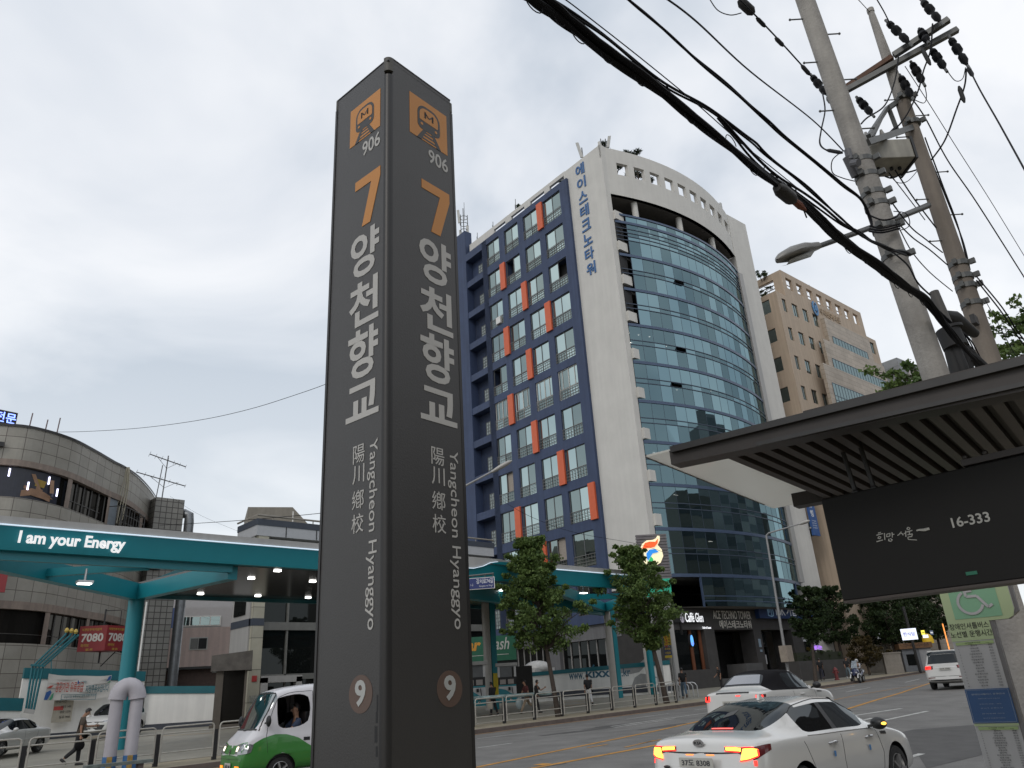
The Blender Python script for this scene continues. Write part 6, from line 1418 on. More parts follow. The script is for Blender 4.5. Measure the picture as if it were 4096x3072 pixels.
wire('second jumper below the switch box', [(3585, 675, 11.2), (3620, 690, 11.6), (3665, 680, 12)], .012)
wire('slack loop under the switch box', [(3560, 700, 10.8), (3590, 730, 11), (3630, 725, 11.3), (3668, 685, 12)], .006)
wire('guy wire from the switch box down to the right', [(3580, 680, 11), (3660, 800, 11.5), (3745, 912, 12.1)], .010)
wire('second guy wire down between the poles', [(3555, 690, 11), (3640, 800, 11.6), (3700, 880, 12)], .007)
random.seed(8)
for k, (lab, pts) in enumerate((('cable sagging between the poles, uppermost', [(3560, 800, 9.7), (3640, 905, 10.5), (3700, 955, 11.3), (3770, 1010, 12)]), ('cable sagging between the poles, second', [(3580, 880, 9.7), (3650, 950, 10.5), (3720, 1000, 11.3), (3790, 1060, 12)]), ('cable sagging between the poles, longest', [(3600, 920, 9.6), (3650, 1010, 10.3), (3720, 1090, 11.2), (3810, 1165, 12)]), ('small loop of cable at the lamp arm', [(3575, 845, 9.5), (3625, 855, 9.8), (3638, 900, 9.9), (3600, 920, 9.7), (3540, 905, 9.5)]), ('cable wound across the front of the nearer pole', [(3475, 860, 9.2), (3530, 880, 9.2), (3580, 870, 9.3), (3600, 850, 9.6)]), ('cables curving down along the nearer pole', [(3560, 1000, 9.2), (3630, 1060, 9.2), (3670, 1130, 9.3), (3720, 1180, 9.8)]), ('vertical cable strapped to the right of the farther pole', [(3700, 550, 12.4), (3770, 740, 12.4), (3830, 900, 12.4), (3870, 1050, 12.4)]), ('second vertical cable strapped to the farther pole', [(3690, 560, 12.5), (3780, 780, 12.5), (3850, 960, 12.5), (3880, 1080, 12.5)]), ('cable from the farther pole to the right edge branches', [(3905, 1120, 12.2), (4000, 1240, 12.4), (4060, 1330, 12.6), (4110, 1400, 12.8)]), ('second cable from the farther pole to the right edge branches', [(3905, 1105, 12.2), (4005, 1225, 12.4), (4070, 1325, 12.6), (4110, 1375, 12.8)]), ('thin drooping wire low at the right edge', [(3940, 1200, 12), (3990, 1290, 12), (4060, 1420, 12)]))):
    wire(lab, pts, [.009, .009, .007, .006, .012, .010, .011, .011, .010, .010, .005][k])
for k in range(9):
    a = random.uniform(0, 1); wire('tangled cable low between the poles, strand %s' % 'black one among many'.split()[0] if False else 'tangled black cables low between the two poles', [(3700 + 30 * k * .5, 1190 + 14 * k, 10 + .1 * k), (3770 + 14 * k, 1280 + 10 * k, 10.8), (3800 + 16 * k, 1370 + 9 * k, 11.2), (3840 + 14 * k, 1500 - 3 * k, 11.6)], .009)
for k in range(3):
    wire('black strip of cable strapped on the nearer pole front', [(3480 - 2 * k, 905 + 10 * k, 9.25), (3530, 912 + 9 * k, 9.2), (3600, 895 + 9 * k, 9.35)], .012)
wire('cable collar around the nearer pole below the lamp arm', [(3520, 980, 9.2), (3560, 1000, 9.2), (3620, 1010, 9.3), (3640, 1020, 9.4)], .02)
# wires over the station at the left
def wz(label, pts, r=.02):
    P = [W(*q) for q in pts]; o = P[0].copy(); b = LB(o); b.tube(catm(P, 8), r, 5); w_ = b.build('overhead_wire', WIRE, None, True); w_.location = o; tag(w_, label, 'wire', 'overhead wires and cables')
wz('thin wire rising from the curved roof to the pylon', [(215, 1728, 62), (340, 1726, 58), (560, 1712, 52), (800, 1680, 46), (1000, 1636, 42), (1180, 1580, 40), (1320, 1530, 38), (1500, 1455, 36)], .016)
wz('low wire from the stair tower past the grey roof block', [(640, 2100, 66), (720, 2097, 62), (900, 2086, 56), (1080, 2072, 52), (1290, 2052, 48), (1500, 2025, 46)], .02)
wz('faintest wire sloping down behind the stair tower', [(680, 1985, 70), (800, 2060, 72), (960, 2128, 70)], .009)
wz('thin cable running across the lower tower windows', [(2020, 2010, 45), (2130, 2070, 45), (2300, 2130, 46), (2545, 2175, 50), (2660, 2210, 52)], .012)
# ------------------------------------------------------------------ vehicles (local: x forward from the rear bumper, y left)
CARW = mat('pearl_white_paint', (.56, .555, .535), .28, 0, coat=.6, var=.0); CARG = mat('champagne_white_paint', (.60, .595, .575), .26, .15, coat=.7, var=0)
VANW = mat('van_white_paint', (.58, .57, .59), .35, 0, coat=.4, var=.03, dirt=.06); VANG = mat('van_green_paint', (.035, .19, .03), .3, 0, coat=.5, var=.04)
TRIM = mat('black_trim', (.010, .010, .011), .4, var=0); CHROME = mat('chrome', (.6, .6, .6), .15, 1.0, var=0); TYRE = mat('tyre', (.018, .018, .018), .85, var=.1); RIM = mat('alloy_rim', (.38, .38, .38), .35, .8, var=0)
RED_L = mat('tail_red_lit', (1, .03, .02), emit=2.2, var=0); AMB_L = mat('tail_amber_lit', (1, .50, .06), emit=3.2, var=0); RED_D = mat('tail_red_dark', (.10, .008, .01), .15, var=0, coat=.5); AMBER = mat('amber_lit', (1, .22, .02), emit=2.0, var=0)
HEADL = mat('headlamp_lit', (1, .88, .65), emit=2.2, var=0); HEADC = mat('headlamp_clear', (.35, .36, .37), .08, .6, var=.3, scale=14); PLATE = mat('number_plate', (.45, .44, .40), .5, var=.04); PINK_ = mat('plate_ink', (.05, .05, .055), .6, var=0)
FABRIC = mat('black_fabric', (.008, .0075, .009), .85, var=.1, scale=20, spec=.1)
def car(name, label, loc, yaw, st, paint, mats_=(), glass=(), drop=(), cutr=(), wheels=(), open_=(), crease=.35, wz=.33, group='cars on the road and forecourt', cat_='car', sub=2, wcr=.75, capg=None):
    """st: stations (x, half width, underside z, belt z, top z, roof half width, rake).  mats_/glass: (station i, ring j0, ring j1, slot)"""
    t = thing(name, label, cat_, loc, yaw, group)
    RJ = []
    for (x, w_, zb, zl, zt, wt, rk) in st:
        zm = zb + .48 * (zl - zb); R = [(0, zb), (w_ * .80, zb), (w_ * .965, zb + .10 * (zl - zb)), (w_, zm), (w_ * .985, zl - .09), (w_ * .955, zl)]
        if zt - zl > .13:
            g = lambda f: (w_ * .945 + (wt - w_ * .945) * f, zl + (zt - .035 - zl) * f)
            R += [g(.09), g(.86), (wt * .93, zt - .018), (0, zt)]
        else: R += [(w_ * .86, zl + .5 * (zt - zl)), (w_ * .66, zl + .8 * (zt - zl)), (w_ * .36, zl + .96 * (zt - zl)), (0, zt)]
        RJ.append([(x + rk * (z - .6), y, z) for y, z in R])
    vs, fs, ms = [], [], []; n = 10; M = 18
    def vid(i, j): return i * M + j
    for R in RJ:
        for j in range(10): x, y, z = R[j]; vs.append((x, -y, z))
        for j in range(8, 0, -1): x, y, z = R[j]; vs.append((x, y, z))
    for i in range(len(RJ) - 1):
        for j in range(M): fs.append((vid(i, j), vid(i + 1, j), vid(i + 1, (j + 1) % M), vid(i, (j + 1) % M))); ms.append(0)
    for i, rev in ((0, False), (len(RJ) - 1, True)):
        mj = lambda j: (M - j) % M
        for j in range(9):
            q = [vid(i, j), vid(i, j + 1), vid(i, mj(j + 1)), vid(i, mj(j))]; q = list(dict.fromkeys(q)); fs.append(tuple(q[::-1] if rev else q)); ms.append(0)
    slots = [paint]; names = ['body']
    def slot(nm, m): slots.append(m); names.append(nm); return len(slots) - 1
    def setm(i, j0, j1, k, side=0):
        for j in range(j0, j1):
            if side <= 0: ms[i * M + j] = k
            if side >= 0: ms[i * M + (M - 1 - j)] = k
    for nm, m, cells in mats_:
        k = slot(nm, m)
        for (i, j0, j1) in cells: setm(i, j0, j1, k)
    for nm, m, cells in glass:
        if nm == 'side_window':
            for sd_ in (-1, 1):
                k = slot(nm, m)
                for (i, j0, j1) in cells: setm(i, j0, j1, k, sd_)
        else:
            k = slot(nm, m)
            for (i, j0, j1) in cells: setm(i, j0, j1, k)
    if capg: ms[-9:] = [names.index(capg)] * 9
    kd = slot('wheel_well', TRIM)
    me = bpy.data.meshes.new('shell'); me.from_pydata(vs, [], fs)
    for m in slots: me.materials.append(m)
    me.polygons.foreach_set('material_index', ms)
    bm = bmesh.new(); bm.from_mesh(me); bmesh.ops.recalc_face_normals(bm, faces=bm.faces)
    cl = bm.edges.layers.float.new('crease_edge')
    for e_ in bm.edges:
        a, c = e_.verts[0].index, e_.verts[1].index
        if a % M == c % M and a % M in (4, 5, 13, 14): e_[cl] = crease
        f = e_.link_faces
        if len(f) == 2 and f[0].material_index != f[1].material_index: e_[cl] = wcr
    bm.to_mesh(me); bm.free(); src = bpy.data.objects.new('shell', me); COL.objects.link(src)
    md = src.modifiers.new('s', 'SUBSURF'); md.levels = sub; md.render_levels = sub
    cb = MB(); cb.cur = kd
    for (x, r) in wheels:
        for s in (-1, 1): cb.cyl((x, s * .60, r), (x, s * 1.4, r), r + .055, n=32)
    if wheels:
        cut = cb.build('cutter', slots); bo = src.modifiers.new('b', 'BOOLEAN'); bo.operation = 'DIFFERENCE'; bo.object = cut; bo.solver = 'EXACT'
        try: bo.material_mode = 'INDEX'
        except Exception: pass
    bpy.context.view_layer.update(); dg = bpy.context.evaluated_depsgraph_get(); ev = bpy.data.meshes.new_from_object(src.evaluated_get(dg))
    bpy.data.objects.remove(src)
    if wheels: bpy.data.objects.remove(cut)
    bm = bmesh.new(); bm.from_mesh(ev); bvh = BVHTree.FromBMesh(bm); bm.free()
    V_ = [v.co.copy() for v in ev.vertices]; by = {}
    for p in ev.polygons: by.setdefault(p.material_index, []).append(tuple(p.vertices))
    parts = {}
    for k, fl in by.items():
        if names[k] in open_ and False: continue
        idx = {}; mb = MB()
        for f in fl:
            g = []
            for v in f:
                if v not in idx: idx[v] = len(mb.v); mb.v.append(tuple(V_[v]))
                g.append(idx[v])
            mb.f.append(tuple(g)); mb.mi.append(0)
        o = mb.build(names[k], slots[k], t, True, fix=False); parts.setdefault(names[k], []).append(o)
    bpy.data.meshes.remove(ev)
    for (x, r) in wheels:
        for s in (-1, 1):
            yo = s * (max(w_[1] for w_ in st) - .03); b = MB()
            b._lathe((x, yo - s * .21, r), V((0, s, 0)), [(0, r * .6), (.0, r * .93), (.03, r), (.17, r), (.205, r * .94), (.21, r * .68), (.19, r * .64)], 28); wo = b.build('wheel', TYRE, t, True)
            b = MB(); b._lathe((x, yo - s * .21, r), V((0, s, 0)), [(.10, 0.001), (.12, r * .6), (.20, r * .66), (.205, r * .62), (.17, r * .58)], 24)
            for k in range(5):
                a = 2 * math.pi * k / 5; c = V((x, yo - s * .02, r)); d = V((math.cos(a), 0, math.sin(a))); b.bar(c + d * (r * .08), c + d * (r * .62), .035, .075, up=(0, 1, 0))
            b.ball((x, yo - s * .015, r), (r * .12, .02, r * .12), 10, 6); b.build('rim', RIM, wo, True)
    class K: pass
    k = K(); k.t = t; k.bvh = bvh; k.parts = parts
    def snap(p, off=.004):
        q, nn, _, _ = bvh.find_nearest(V(p)); 
        if nn is None: return V(p)
        if nn.dot(V(p) - q) < 0 and (V(p) - q).length > .05: nn = -nn
        c = V((q.x, 0, max(.5, min(q.z, .9))))
        if nn.dot(q - c) < 0: nn = -nn
        return q + nn * off
    k.snap = snap
    def patch(nm, top, bot, m, nu=10, nv=4, off=.005, parent=None):
        def li(P, f):
            f *= len(P) - 1; i = min(int(f), len(P) - 2); return V(P[i]).lerp(V(P[i + 1]), f - i)
        G = [[snap(li(top, u / nu).lerp(li(bot, u / nu), v / nv), off) for u in range(nu + 1)] for v in range(nv + 1)]
        b = MB()
        for v in range(nv):
            for u in range(nu): b.face([G[v][u], G[v][u + 1], G[v + 1][u + 1], G[v + 1][u]])
        return b.build(nm, m, parent or t, True, fix=False)
    def line(nm, pts, r, m, off=.0, parent=None, n=24):
        P = []; N_ = len(pts) - 1
        for i in range(n + 1):
            f = i / n * N_; a = min(int(f), N_ - 1); P.append(snap(V(pts[a]).lerp(V(pts[a + 1]), f - a), off))
        b = MB(); b.tube(P, r, 5); return b.build(nm, m, parent or t)
    k.patch, k.line = patch, line
    def add(nm, mb, m, smooth=False, parent=None): return mb.build(nm, m, parent or t, smooth)
    k.add = add
    return k
def plate(k, c, xd, w_, h_, txt, nm='number_plate'):
    c, xd = V(c), V(xd).normalized(); nn = xd.cross(Z3); b = MB(); b.prism([(-w_ / 2, -h_ / 2), (w_ / 2, -h_ / 2), (w_ / 2, h_ / 2), (-w_ / 2, h_ / 2)], c + nn * .012, xd, Z3, .006); p = k.add(nm, b, PLATE)
    b = MB(); put_text(b, txt, c + nn * .0205 - xd * w_ * .42 - Z3 * h_ * .3, xd, Z3, w_ * .84, h_ * .6, .02, .002); k.add('plate_number', b, PINK_, parent=p)
# --- silver white saloon with its brake lights on
ST = [(0.0, .66, .40, .90, .97, .5, .20), (.05, .82, .30, .965, 1.04, .5, .18), (.26, .895, .24, .985, 1.075, .5, .08), (.60, .912, .2, .985, 1.095, .5, 0), (1.06, .915, .2, .975, 1.275, .62, 0), (1.27, .915, .2, .97, 1.352, .595, 0), (1.52, .915, .2, .965, 1.415, .57, 0), (2.10, .915, .2, .955, 1.455, .58, 0), (2.20, .915, .2, .953, 1.455, .58, 0), (2.66, .914, .2, .945, 1.435, .57, 0), (3.10, .912, .2, .94, 1.26, .62, 0), (3.56, .91, .2, .925, 1.02, .6, 0), (4.15, .90, .22, .84, .90, .5, 0), (4.60, .83, .24, .72, .78, .5, -.1), (4.80, .66, .30, .60, .66, .5, -.2)]
sx, sy = 9.05, 6.35
k = car('saloon_car', 'pearl white saloon car in the near lane with red and amber tail lights lit', (sx, sy, gr(sx, sy)), R_(-1), ST, CARG,
        mats_=[('window_trim', TRIM, [(7, 6, 7)])], glass=[('rear_window', GLASS_CAR, [(3, 7, 9), (4, 7, 9), (5, 7, 9)]), ('windscreen', GLASS_CAR, [(9, 7, 9), (10, 7, 9)]), ('side_window', GLASS_CAR, [(5, 6, 7), (6, 6, 7), (8, 6, 7), (9, 6, 7)])], wheels=[(1.03, .325), (3.83, .325)])
SEDAN = k
for s in (-1, 1):
    k.patch('tail_lamp', [(.02, s * .38, .955), (.02, s * .60, .955), (.10, s * .80, .955), (.36, s * .915, .975)], [(.0, s * .38, .905), (.0, s * .56, .885), (.04, s * .82, .80), (.34, s * .915, .90)], RED_D, 14, 5, .004)
    k.patch('tail_strip', [(.02, s * .40, .950), (.02, s * .62, .948)], [(.0, s * .40, .912), (.0, s * .62, .905)], AMB_L, 8, 3, .012)
    k.patch('tail_edge', [(.02, s * .385, .957), (.02, s * .60, .957), (.08, s * .80, .958)], [(.02, s * .385, .950), (.02, s * .60, .950), (.08, s * .80, .946)], RED_L, 12, 2, .014)
    k.patch('tail_edge', [(.02, s * .385, .912), (.01, s * .60, .906)], [(.0, s * .385, .900), (.0, s * .60, .893)], RED_L, 8, 2, .014)
    k.patch('turn_lamp', [(.02, s * .645, .935), (.05, s * .74, .94), (.12, s * .835, .925)], [(.0, s * .61, .80), (.03, s * .72, .815), (.10, s * .84, .85)], AMB_L, 10, 5, .012)
    k.patch('tail_edge', [(.0, s * .60, .80), (.03, s * .72, .815), (.10, s * .85, .852)], [(.0, s * .60, .785), (.03, s * .72, .80), (.10, s * .855, .838)], RED_L, 10, 2, .014)
    k.patch('tail_edge', [(.10, s * .835, .925), (.12, s * .85, .925)], [(.09, s * .842, .85), (.11, s * .858, .85)], RED_L, 3, 3, .014)
    k.patch('wing_lamp', [(.03, s * .80, .80)] * 1 + [(.05, s * .84, .80)], [(.03, s * .80, .74), (.05, s * .84, .74)], RED_L, 4, 3, .004)
k.patch('boot_lid_gap', [(.06, -.66, .89), (.02, -.3, .885), (.02, .3, .885), (.06, .66, .89)], [(.06, -.66, .875), (.02, -.3, .865), (.02, .3, .865), (.06, .66, .875)], TRIM, 14, 1, .002)
k.line('bumper_line', [(.0, -.3, .66), (-.01, 0, .66), (.0, .3, .66)], .004, TRIM); 
plate(k, (-.045, 0, .765), (0, -1, 0), .52, .115, '37도 8308')
b = MB(); b.prism([(.085 * math.cos(a), .045 * math.sin(a)) for a in [2 * math.pi * i / 20 for i in range(20)]], (.055, 0, .985), (0, -1, 0), Z3, .01); em = k.add('oval_badge', b, CHROME); b = MB(); put_text(b, 'KIA', (.044, .06, .967), (0, -1, 0), Z3, .12, .036, .01, .003); k.add('badge_letters', b, TRIM, parent=em)
k.patch('brake_lamp', [(.66, -.17, 1.12), (.66, .17, 1.12)], [(.63, -.17, 1.105), (.63, .17, 1.105)], mat('brake_bar_lit', (1, .12, .10), emit=1.2, var=0), 8, 2, .006)
k.patch('plate_lamp', [(.0, -.22, .862), (.0, -.10, .862)], [(.0, -.22, .85), (.0, -.10, .85)], AMBER, 3, 1, .006); k.patch('plate_lamp', [(.0, .10, .862), (.0, .22, .862)], [(.0, .10, .85), (.0, .22, .85)], AMBER, 3, 1, .006)
b = MB(); b.ball((-.0, .52, .70), (.03, .05, .02), 10, 6); k.add('bumper_badge', b, TRIM)
for s in (-1, 1):
    for x0, x1, z0 in ((1.78, 1.98, .845), (2.88, 3.08, .835)):
        P = [k.snap((x0 + (x1 - x0) * f, s * .95, z0 + .012 * math.sin(math.pi * f)), .03 if .05 < f < .95 else .0) for f in [i / 8 for i in range(9)]]; b = MB(); b.tube(P, .015, 7); k.add('door_handle', b, CHROME, True)
    k.line('door_gap', [(2.17, s * .95, .30), (2.14, s * .95, .6), (2.20, s * .93, .95)], .004, TRIM); k.line('door_gap', [(1.30, s * .95, .33), (1.32, s * .95, .55), (1.15, s * .93, .93)], .004, TRIM); k.line('door_gap', [(3.30, s * .95, .30), (3.38, s * .95, .6), (3.28, s * .93, .93)], .004, TRIM)
    b = MB(); b.ball((3.12, s * 1.03, 1.0), (.09, .12, .085), 14, 8); mi = k.add('wing_mirror', b, TRIM, True); b = MB(); b.bar((3.15, s * .86, .96), (3.14, s * .98, .98), .06, .04); k.add('mirror_arm', b, TRIM, parent=mi)
    if s < 0: b = MB(); b.ball((3.09, -1.12, 1.0), (.05, .035, .022), 10, 6); k.add('mirror_indicator', b, AMB_L, True, mi)
    k.patch('wing_vent', [(3.40, s * .92, .885), (3.62, s * .92, .875)], [(3.42, s * .92, .84), (3.60, s * .92, .83)], TRIM, 6, 2, .004); k.line('vent_chrome', [(3.40, s * .92, .885), (3.62, s * .92, .875), (3.60, s * .92, .83), (3.42, s * .92, .84), (3.40, s * .92, .885)], .005, CHROME)
    k.line('window_chrome', [(1.30, s * .90, 1.00), (1.6, s * .9, .985), (2.6, s * .9, .968), (3.4, s * .9, .955)], .007, CHROME); k.line('roof_trim', [(1.25, s * .70, 1.32), (1.5, s * .62, 1.39), (2.1, s * .58, 1.43), (2.7, s * .60, 1.41), (3.2, s * .70, 1.20)], .008, TRIM)
for x, z in ((1.83, .715), (2.90, .70)): k.patch('blue_door_pad', [(x, -.95, z + .035), (x + .06, -.95, z + .03)], [(x, -.95, z - .04), (x + .05, -.95, z - .035)], mat('blue_foam', (.07, .20, .42), .7, var=0), 3, 3, .018)
b = MB(); b.prism([(0, 0), (.16, 0), (.05, .07), (.02, .075)], (1.62, .0, 1.425), (1, 0, 0), Z3, .04); k.add('aerial_fin', b, CARG)
k.patch('parcel_shelf_stickers', [(1.1, .18, 1.29), (1.2, .05, 1.32)], [(.95, .18, 1.22), (1.05, .05, 1.25)], mat('glass_demister', (.06, .06, .06), .3), 4, 4, .003)
# --- white open-top suv with black fabric roof
ST = [(0.0, .74, .42, .98, 1.04, .5, .12), (.05, .88, .32, 1.04, 1.10, .5, .10), (.34, .925, .28, 1.075, 1.13, .5, .03), (.58, .93, .25, 1.075, 1.22, .62, 0), (1.02, .93, .25, 1.07, 1.52, .60, 0), (1.50, .93, .25, 1.06, 1.60, .60, 0), (1.62, .93, .25, 1.055, 1.605, .60, 0), (2.15, .93, .25, 1.045, 1.59, .60, 0), (2.62, .93, .25, 1.035, 1.34, .66, 0), (3.0, .93, .25, 1.02, 1.08, .6, 0), (3.6, .92, .27, .98, 1.03, .5, 0), (4.1, .86, .3, .88, .93, .5, -.1), (4.33, .70, .36, .72, .78, .5, -.15)]
ex, ey = 18.75, 11.85
k = car('soft_top_suv', 'white open topped suv with black fabric roof one lane beyond the saloon', (ex, ey, gr(ex, ey)), R_(0), ST, CARW,
        mats_=[('fabric_roof', FABRIC, [(i, 5, 9) for i in range(3, 8)])], glass=[('rear_window', GLASS_CAR, [(3, 8, 9)]), ('windscreen', GLASS_CAR, [(7, 7, 9), (8, 7, 9)]), ('side_window', GLASS_CAR, [(6, 6, 7), (7, 6, 7), (5, 6, 7)])], wheels=[(.85, .36), (3.5, .36)])
k.patch('rear_window', [(.98, -.40, 1.46), (.98, .40, 1.46)], [(.66, -.52, 1.24), (.66, .52, 1.24)], glass_mat('soft_top_glass', (.8, .82, .85), .35, dark=(.10, .10, .11)), 8, 5, .008)
for s in (-1, 1):
    k.patch('tail_lamp', [(.03, s * .70, 1.02), (.12, s * .90, 1.02), (.24, s * .94, 1.02)], [(.03, s * .70, .86), (.12, s * .91, .86), (.20, s * .94, .86)], RED_D, 6, 4, .006)
    k.line('tail_ring', [(.03, s * .72, 1.0), (.03, s * .72, .88), (.10, s * .89, .88), (.10, s * .89, 1.0)], .02, RED_L, .012)
    b = MB(); b.ball((2.72, s * 1.07, 1.12), (.10, .12, .09), 12, 8); b.bar((2.74, s * .88, 1.06), (2.73, s * 1.0, 1.09), .05, .04); k.add('wing_mirror', b, TRIM, True)
    k.line('a_pillar', [(2.15, s * .62, 1.57), (2.62, s * .70, 1.32), (2.98, s * .80, 1.07)], .022, CHROME if s < 0 else TRIM)
    P = [k.snap((2.0 + .22 * i / 6, s * .96, .93), .03 if 0 < i < 6 else 0) for i in range(7)]; b = MB(); b.tube(P, .016, 6); k.add('door_handle', b, CARW, True)
    k.patch('wing_vent', [(2.98, s * .95, .985), (3.28, s * .95, .975)], [(3.0, s * .95, .945), (3.26, s * .95, .935)], TRIM, 6, 2, .004)
    k.line('door_gap', [(1.72, s * .95, .4), (1.70, s * .95, .8), (1.66, s * .95, 1.04)], .004, TRIM); k.line('door_gap', [(2.86, s * .95, .4), (2.9, s * .95, .8), (2.85, s * .95, 1.02)], .004, TRIM)
k.patch('boot_spoiler', [(.10, -.5, 1.10), (.10, .5, 1.10)], [(.04, -.5, 1.06), (.04, .5, 1.06)], TRIM, 8, 2, .006); k.patch('brake_lamp', [(.03, -.25, 1.005), (.03, -.12, 1.005)], [(.02, -.25, .985), (.02, -.12, .985)], RED_L, 3, 1, .01)
plate(k, (-.05, 0, .82), (0, -1, 0), .5, .11, '58서 4021')
# --- white people carrier driving away on the right
ST = [(0.0, .72, .45, 1.0, 1.10, .5, .06), (.05, .88, .36, 1.04, 1.60, .60, .10), (.30, .96, .30, 1.05, 1.72, .66, .02), (.9, .98, .25, 1.05, 1.75, .70, 0), (1.5, .98, .25, 1.04, 1.755, .70, 0), (1.6, .98, .25, 1.04, 1.755, .70, 0), (2.6, .98, .25, 1.03, 1.74, .69, 0), (2.7, .98, .25, 1.03, 1.74, .69, 0), (3.3, .98, .25, 1.02, 1.66, .66, 0), (4.1, .97, .25, 1.0, 1.08, .6, 0), (4.7, .94, .28, .92, .97, .5, 0), (5.05, .78, .34, .74, .8, .5, -.1)]
P = V((40.6, 13.9, 0))
k = car('people_carrier', 'white people carrier driving away beside the timetable sign with red tail light', (P.x, P.y, gr(P.x, P.y) + .02), R_(9), ST, CARW,
        glass=[('rear_window', GLASS_CAR, [(1, 7, 9)]), ('windscreen', GLASS_CAR, [(8, 7, 9)]), ('side_window', GLASS_CAR, [(2, 6, 7), (3, 6, 7), (5, 6, 7), (7, 6, 7)])], wheels=[(1.05, .36), (4.1, .36)])
k.patch('rear_window', [(.12, -.62, 1.56), (.12, .62, 1.56)], [(.04, -.74, 1.16), (.04, .74, 1.16)], GLASS_CAR, 8, 4, .01)
for s in (-1, 1):
    k.patch('tail_lamp', [(.03, s * .50, 1.06), (.05, s * .80, 1.07), (.26, s * .97, 1.07)], [(.02, s * .52, .92), (.04, s * .80, .90), (.2, s * .97, .90)], RED_D, 8, 4, .007)
    k.line('tail_ring', [(.03, s * .62, 1.04), (.06, s * .86, 1.05), (.06, s * .87, .93), (.03, s * .62, .95), (.03, s * .62, 1.04)], .022, RED_L, .012)
    k.patch('bumper_reflector', [(.0, s * .5, .56), (.05, s * .8, .56)], [(.0, s * .5, .52), (.05, s * .8, .52)], RED_D, 4, 1, .006)
    k.line('roof_rail', [(.5, s * .68, 1.77), (2.5, s * .68, 1.78)], .02, CHROME, .03)
k.patch('boot_trim', [(.0, -.7, .60), (.0, .7, .60)], [(.0, -.7, .585), (.0, .7, .585)], TRIM, 8, 1, .004); k.patch('lower_bumper', [(.0, -.75, .45), (.0, .75, .45)], [(.02, -.7, .40), (.02, .7, .40)], TRIM, 8, 1, .006)
k.patch('chrome_bar', [(.0, -.5, 1.0), (.0, .5, 1.0)], [(.0, -.5, .985), (.0, .5, .985)], CHROME, 8, 1, .006); plate(k, (-.035, 0, .92), (0, -1, 0), .5, .11, '33저 3306')
b = MB(); b.prism([(-.6, 0), (.6, 0), (.55, .05), (-.55, .05)], (.10, 0, 1.69), (0, -1, 0), Z3, .2); k.add('roof_spoiler', b, CARW)
# --- parked white saloon at the left edge and white suv facing the street
ST = [(0.0, .62, .40, .86, .92, .5, .15), (.06, .78, .30, .92, .98, .5, .12), (.35, .84, .24, .93, 1.0, .5, .02), (.72, .855, .2, .925, 1.02, .5, 0), (1.15, .86, .2, .92, 1.27, .58, 0), (1.6, .86, .2, .915, 1.41, .55, 0), (2.05, .86, .2, .91, 1.43, .55, 0), (2.13, .86, .2, .91, 1.43, .55, 0), (2.6, .86, .2, .905, 1.41, .55, 0), (3.05, .858, .2, .90, 1.2, .6, 0), (3.4, .855, .2, .89, .96, .5, 0), (4.0, .84, .22, .82, .87, .5, 0), (4.4, .74, .28, .68, .74, .5, -.1), (4.5, .6, .32, .6, .66, .5, -.1)]
Q = V((9.02, 40.95, 0))
k = car('parked_saloon', 'small white parked saloon cut off by the left edge beside the low wall', (Q.x, Q.y, gr(Q.x, Q.y)), R_(227.5), ST, CARW,
        mats_=[('window_trim', TRIM, [(6, 6, 7)])], glass=[('rear_window', GLASS_CAR, [(3, 7, 9), (4, 7, 9)]), ('windscreen', GLASS_CAR, [(8, 7, 9), (9, 7, 9)]), ('side_window', GLASS_CAR, [(4, 6, 7), (5, 6, 7), (7, 6, 7), (8, 6, 7)])], wheels=[(.9, .30), (3.5, .30)])
for s in (-1, 1):
    for x0 in (1.7, 2.75): P = [k.snap((x0 + .17 * i / 6, s * .9, .80), .02 if 0 < i < 6 else 0) for i in range(7)]; b = MB(); b.tube(P, .013, 6); k.add('door_handle', b, CARW, True)
    b = MB(); b.ball((3.0, s * .97, .97), (.08, .10, .075), 12, 8); k.add('wing_mirror', b, CARW, True)
    k.line('door_gap', [(2.09, s * .9, .3), (2.09, s * .9, .9)], .004, TRIM); k.line('door_gap', [(1.2, s * .9, .32), (1.28, s * .9, .6), (1.15, s * .9, .88)], .004, TRIM); k.line('rubbing_strip', [(.6, s * .9, .56), (3.2, s * .9, .55)], .014, CARW, .006)
    k.patch('tail_lamp', [(.05, s * .5, .88), (.2, s * .84, .88)], [(.05, s * .5, .74), (.2, s * .84, .74)], RED_D, 5, 3, .006)
ST = [(0.0, .70, .45, .95, 1.02, .5, .1), (.06, .84, .36, 1.02, 1.45, .56, .12), (.32, .90, .30, 1.03, 1.60, .60, .02), (.75, .91, .25, 1.02, 1.655, .62, 0), (1.35, .91, .25, 1.01, 1.67, .62, 0), (1.8, .91, .25, 1.0, 1.67, .62, 0), (1.88, .91, .25, 1.0, 1.67, .62, 0), (2.4, .91, .25, .99, 1.63, .61, 0), (2.9, .91, .25, .98, 1.36, .66, 0), (3.3, .91, .25, .97, 1.06, .6, 0), (3.9, .89, .27, .90, .98, .5, 0), (4.25, .80, .30, .78, .84, .5, -.06), (4.40, .66, .34, .66, .74, .5, -.1)]
Q = V((15.46, 48.55, 0))
k = car('parked_suv', 'white parked suv with its nose to the street under the cloth banner', (Q.x, Q.y, gr(Q.x, Q.y)), R_(228), ST, CARW,
        mats_=[('window_trim', TRIM, [(5, 6, 7)])], glass=[('rear_window', GLASS_CAR, [(1, 7, 9)]), ('windscreen', GLASS_CAR, [(7, 7, 9), (8, 7, 9)]), ('side_window', GLASS_CAR, [(2, 6, 7), (3, 6, 7), (4, 6, 7), (6, 6, 7), (7, 6, 7)])], wheels=[(.9, .345), (3.52, .345)])
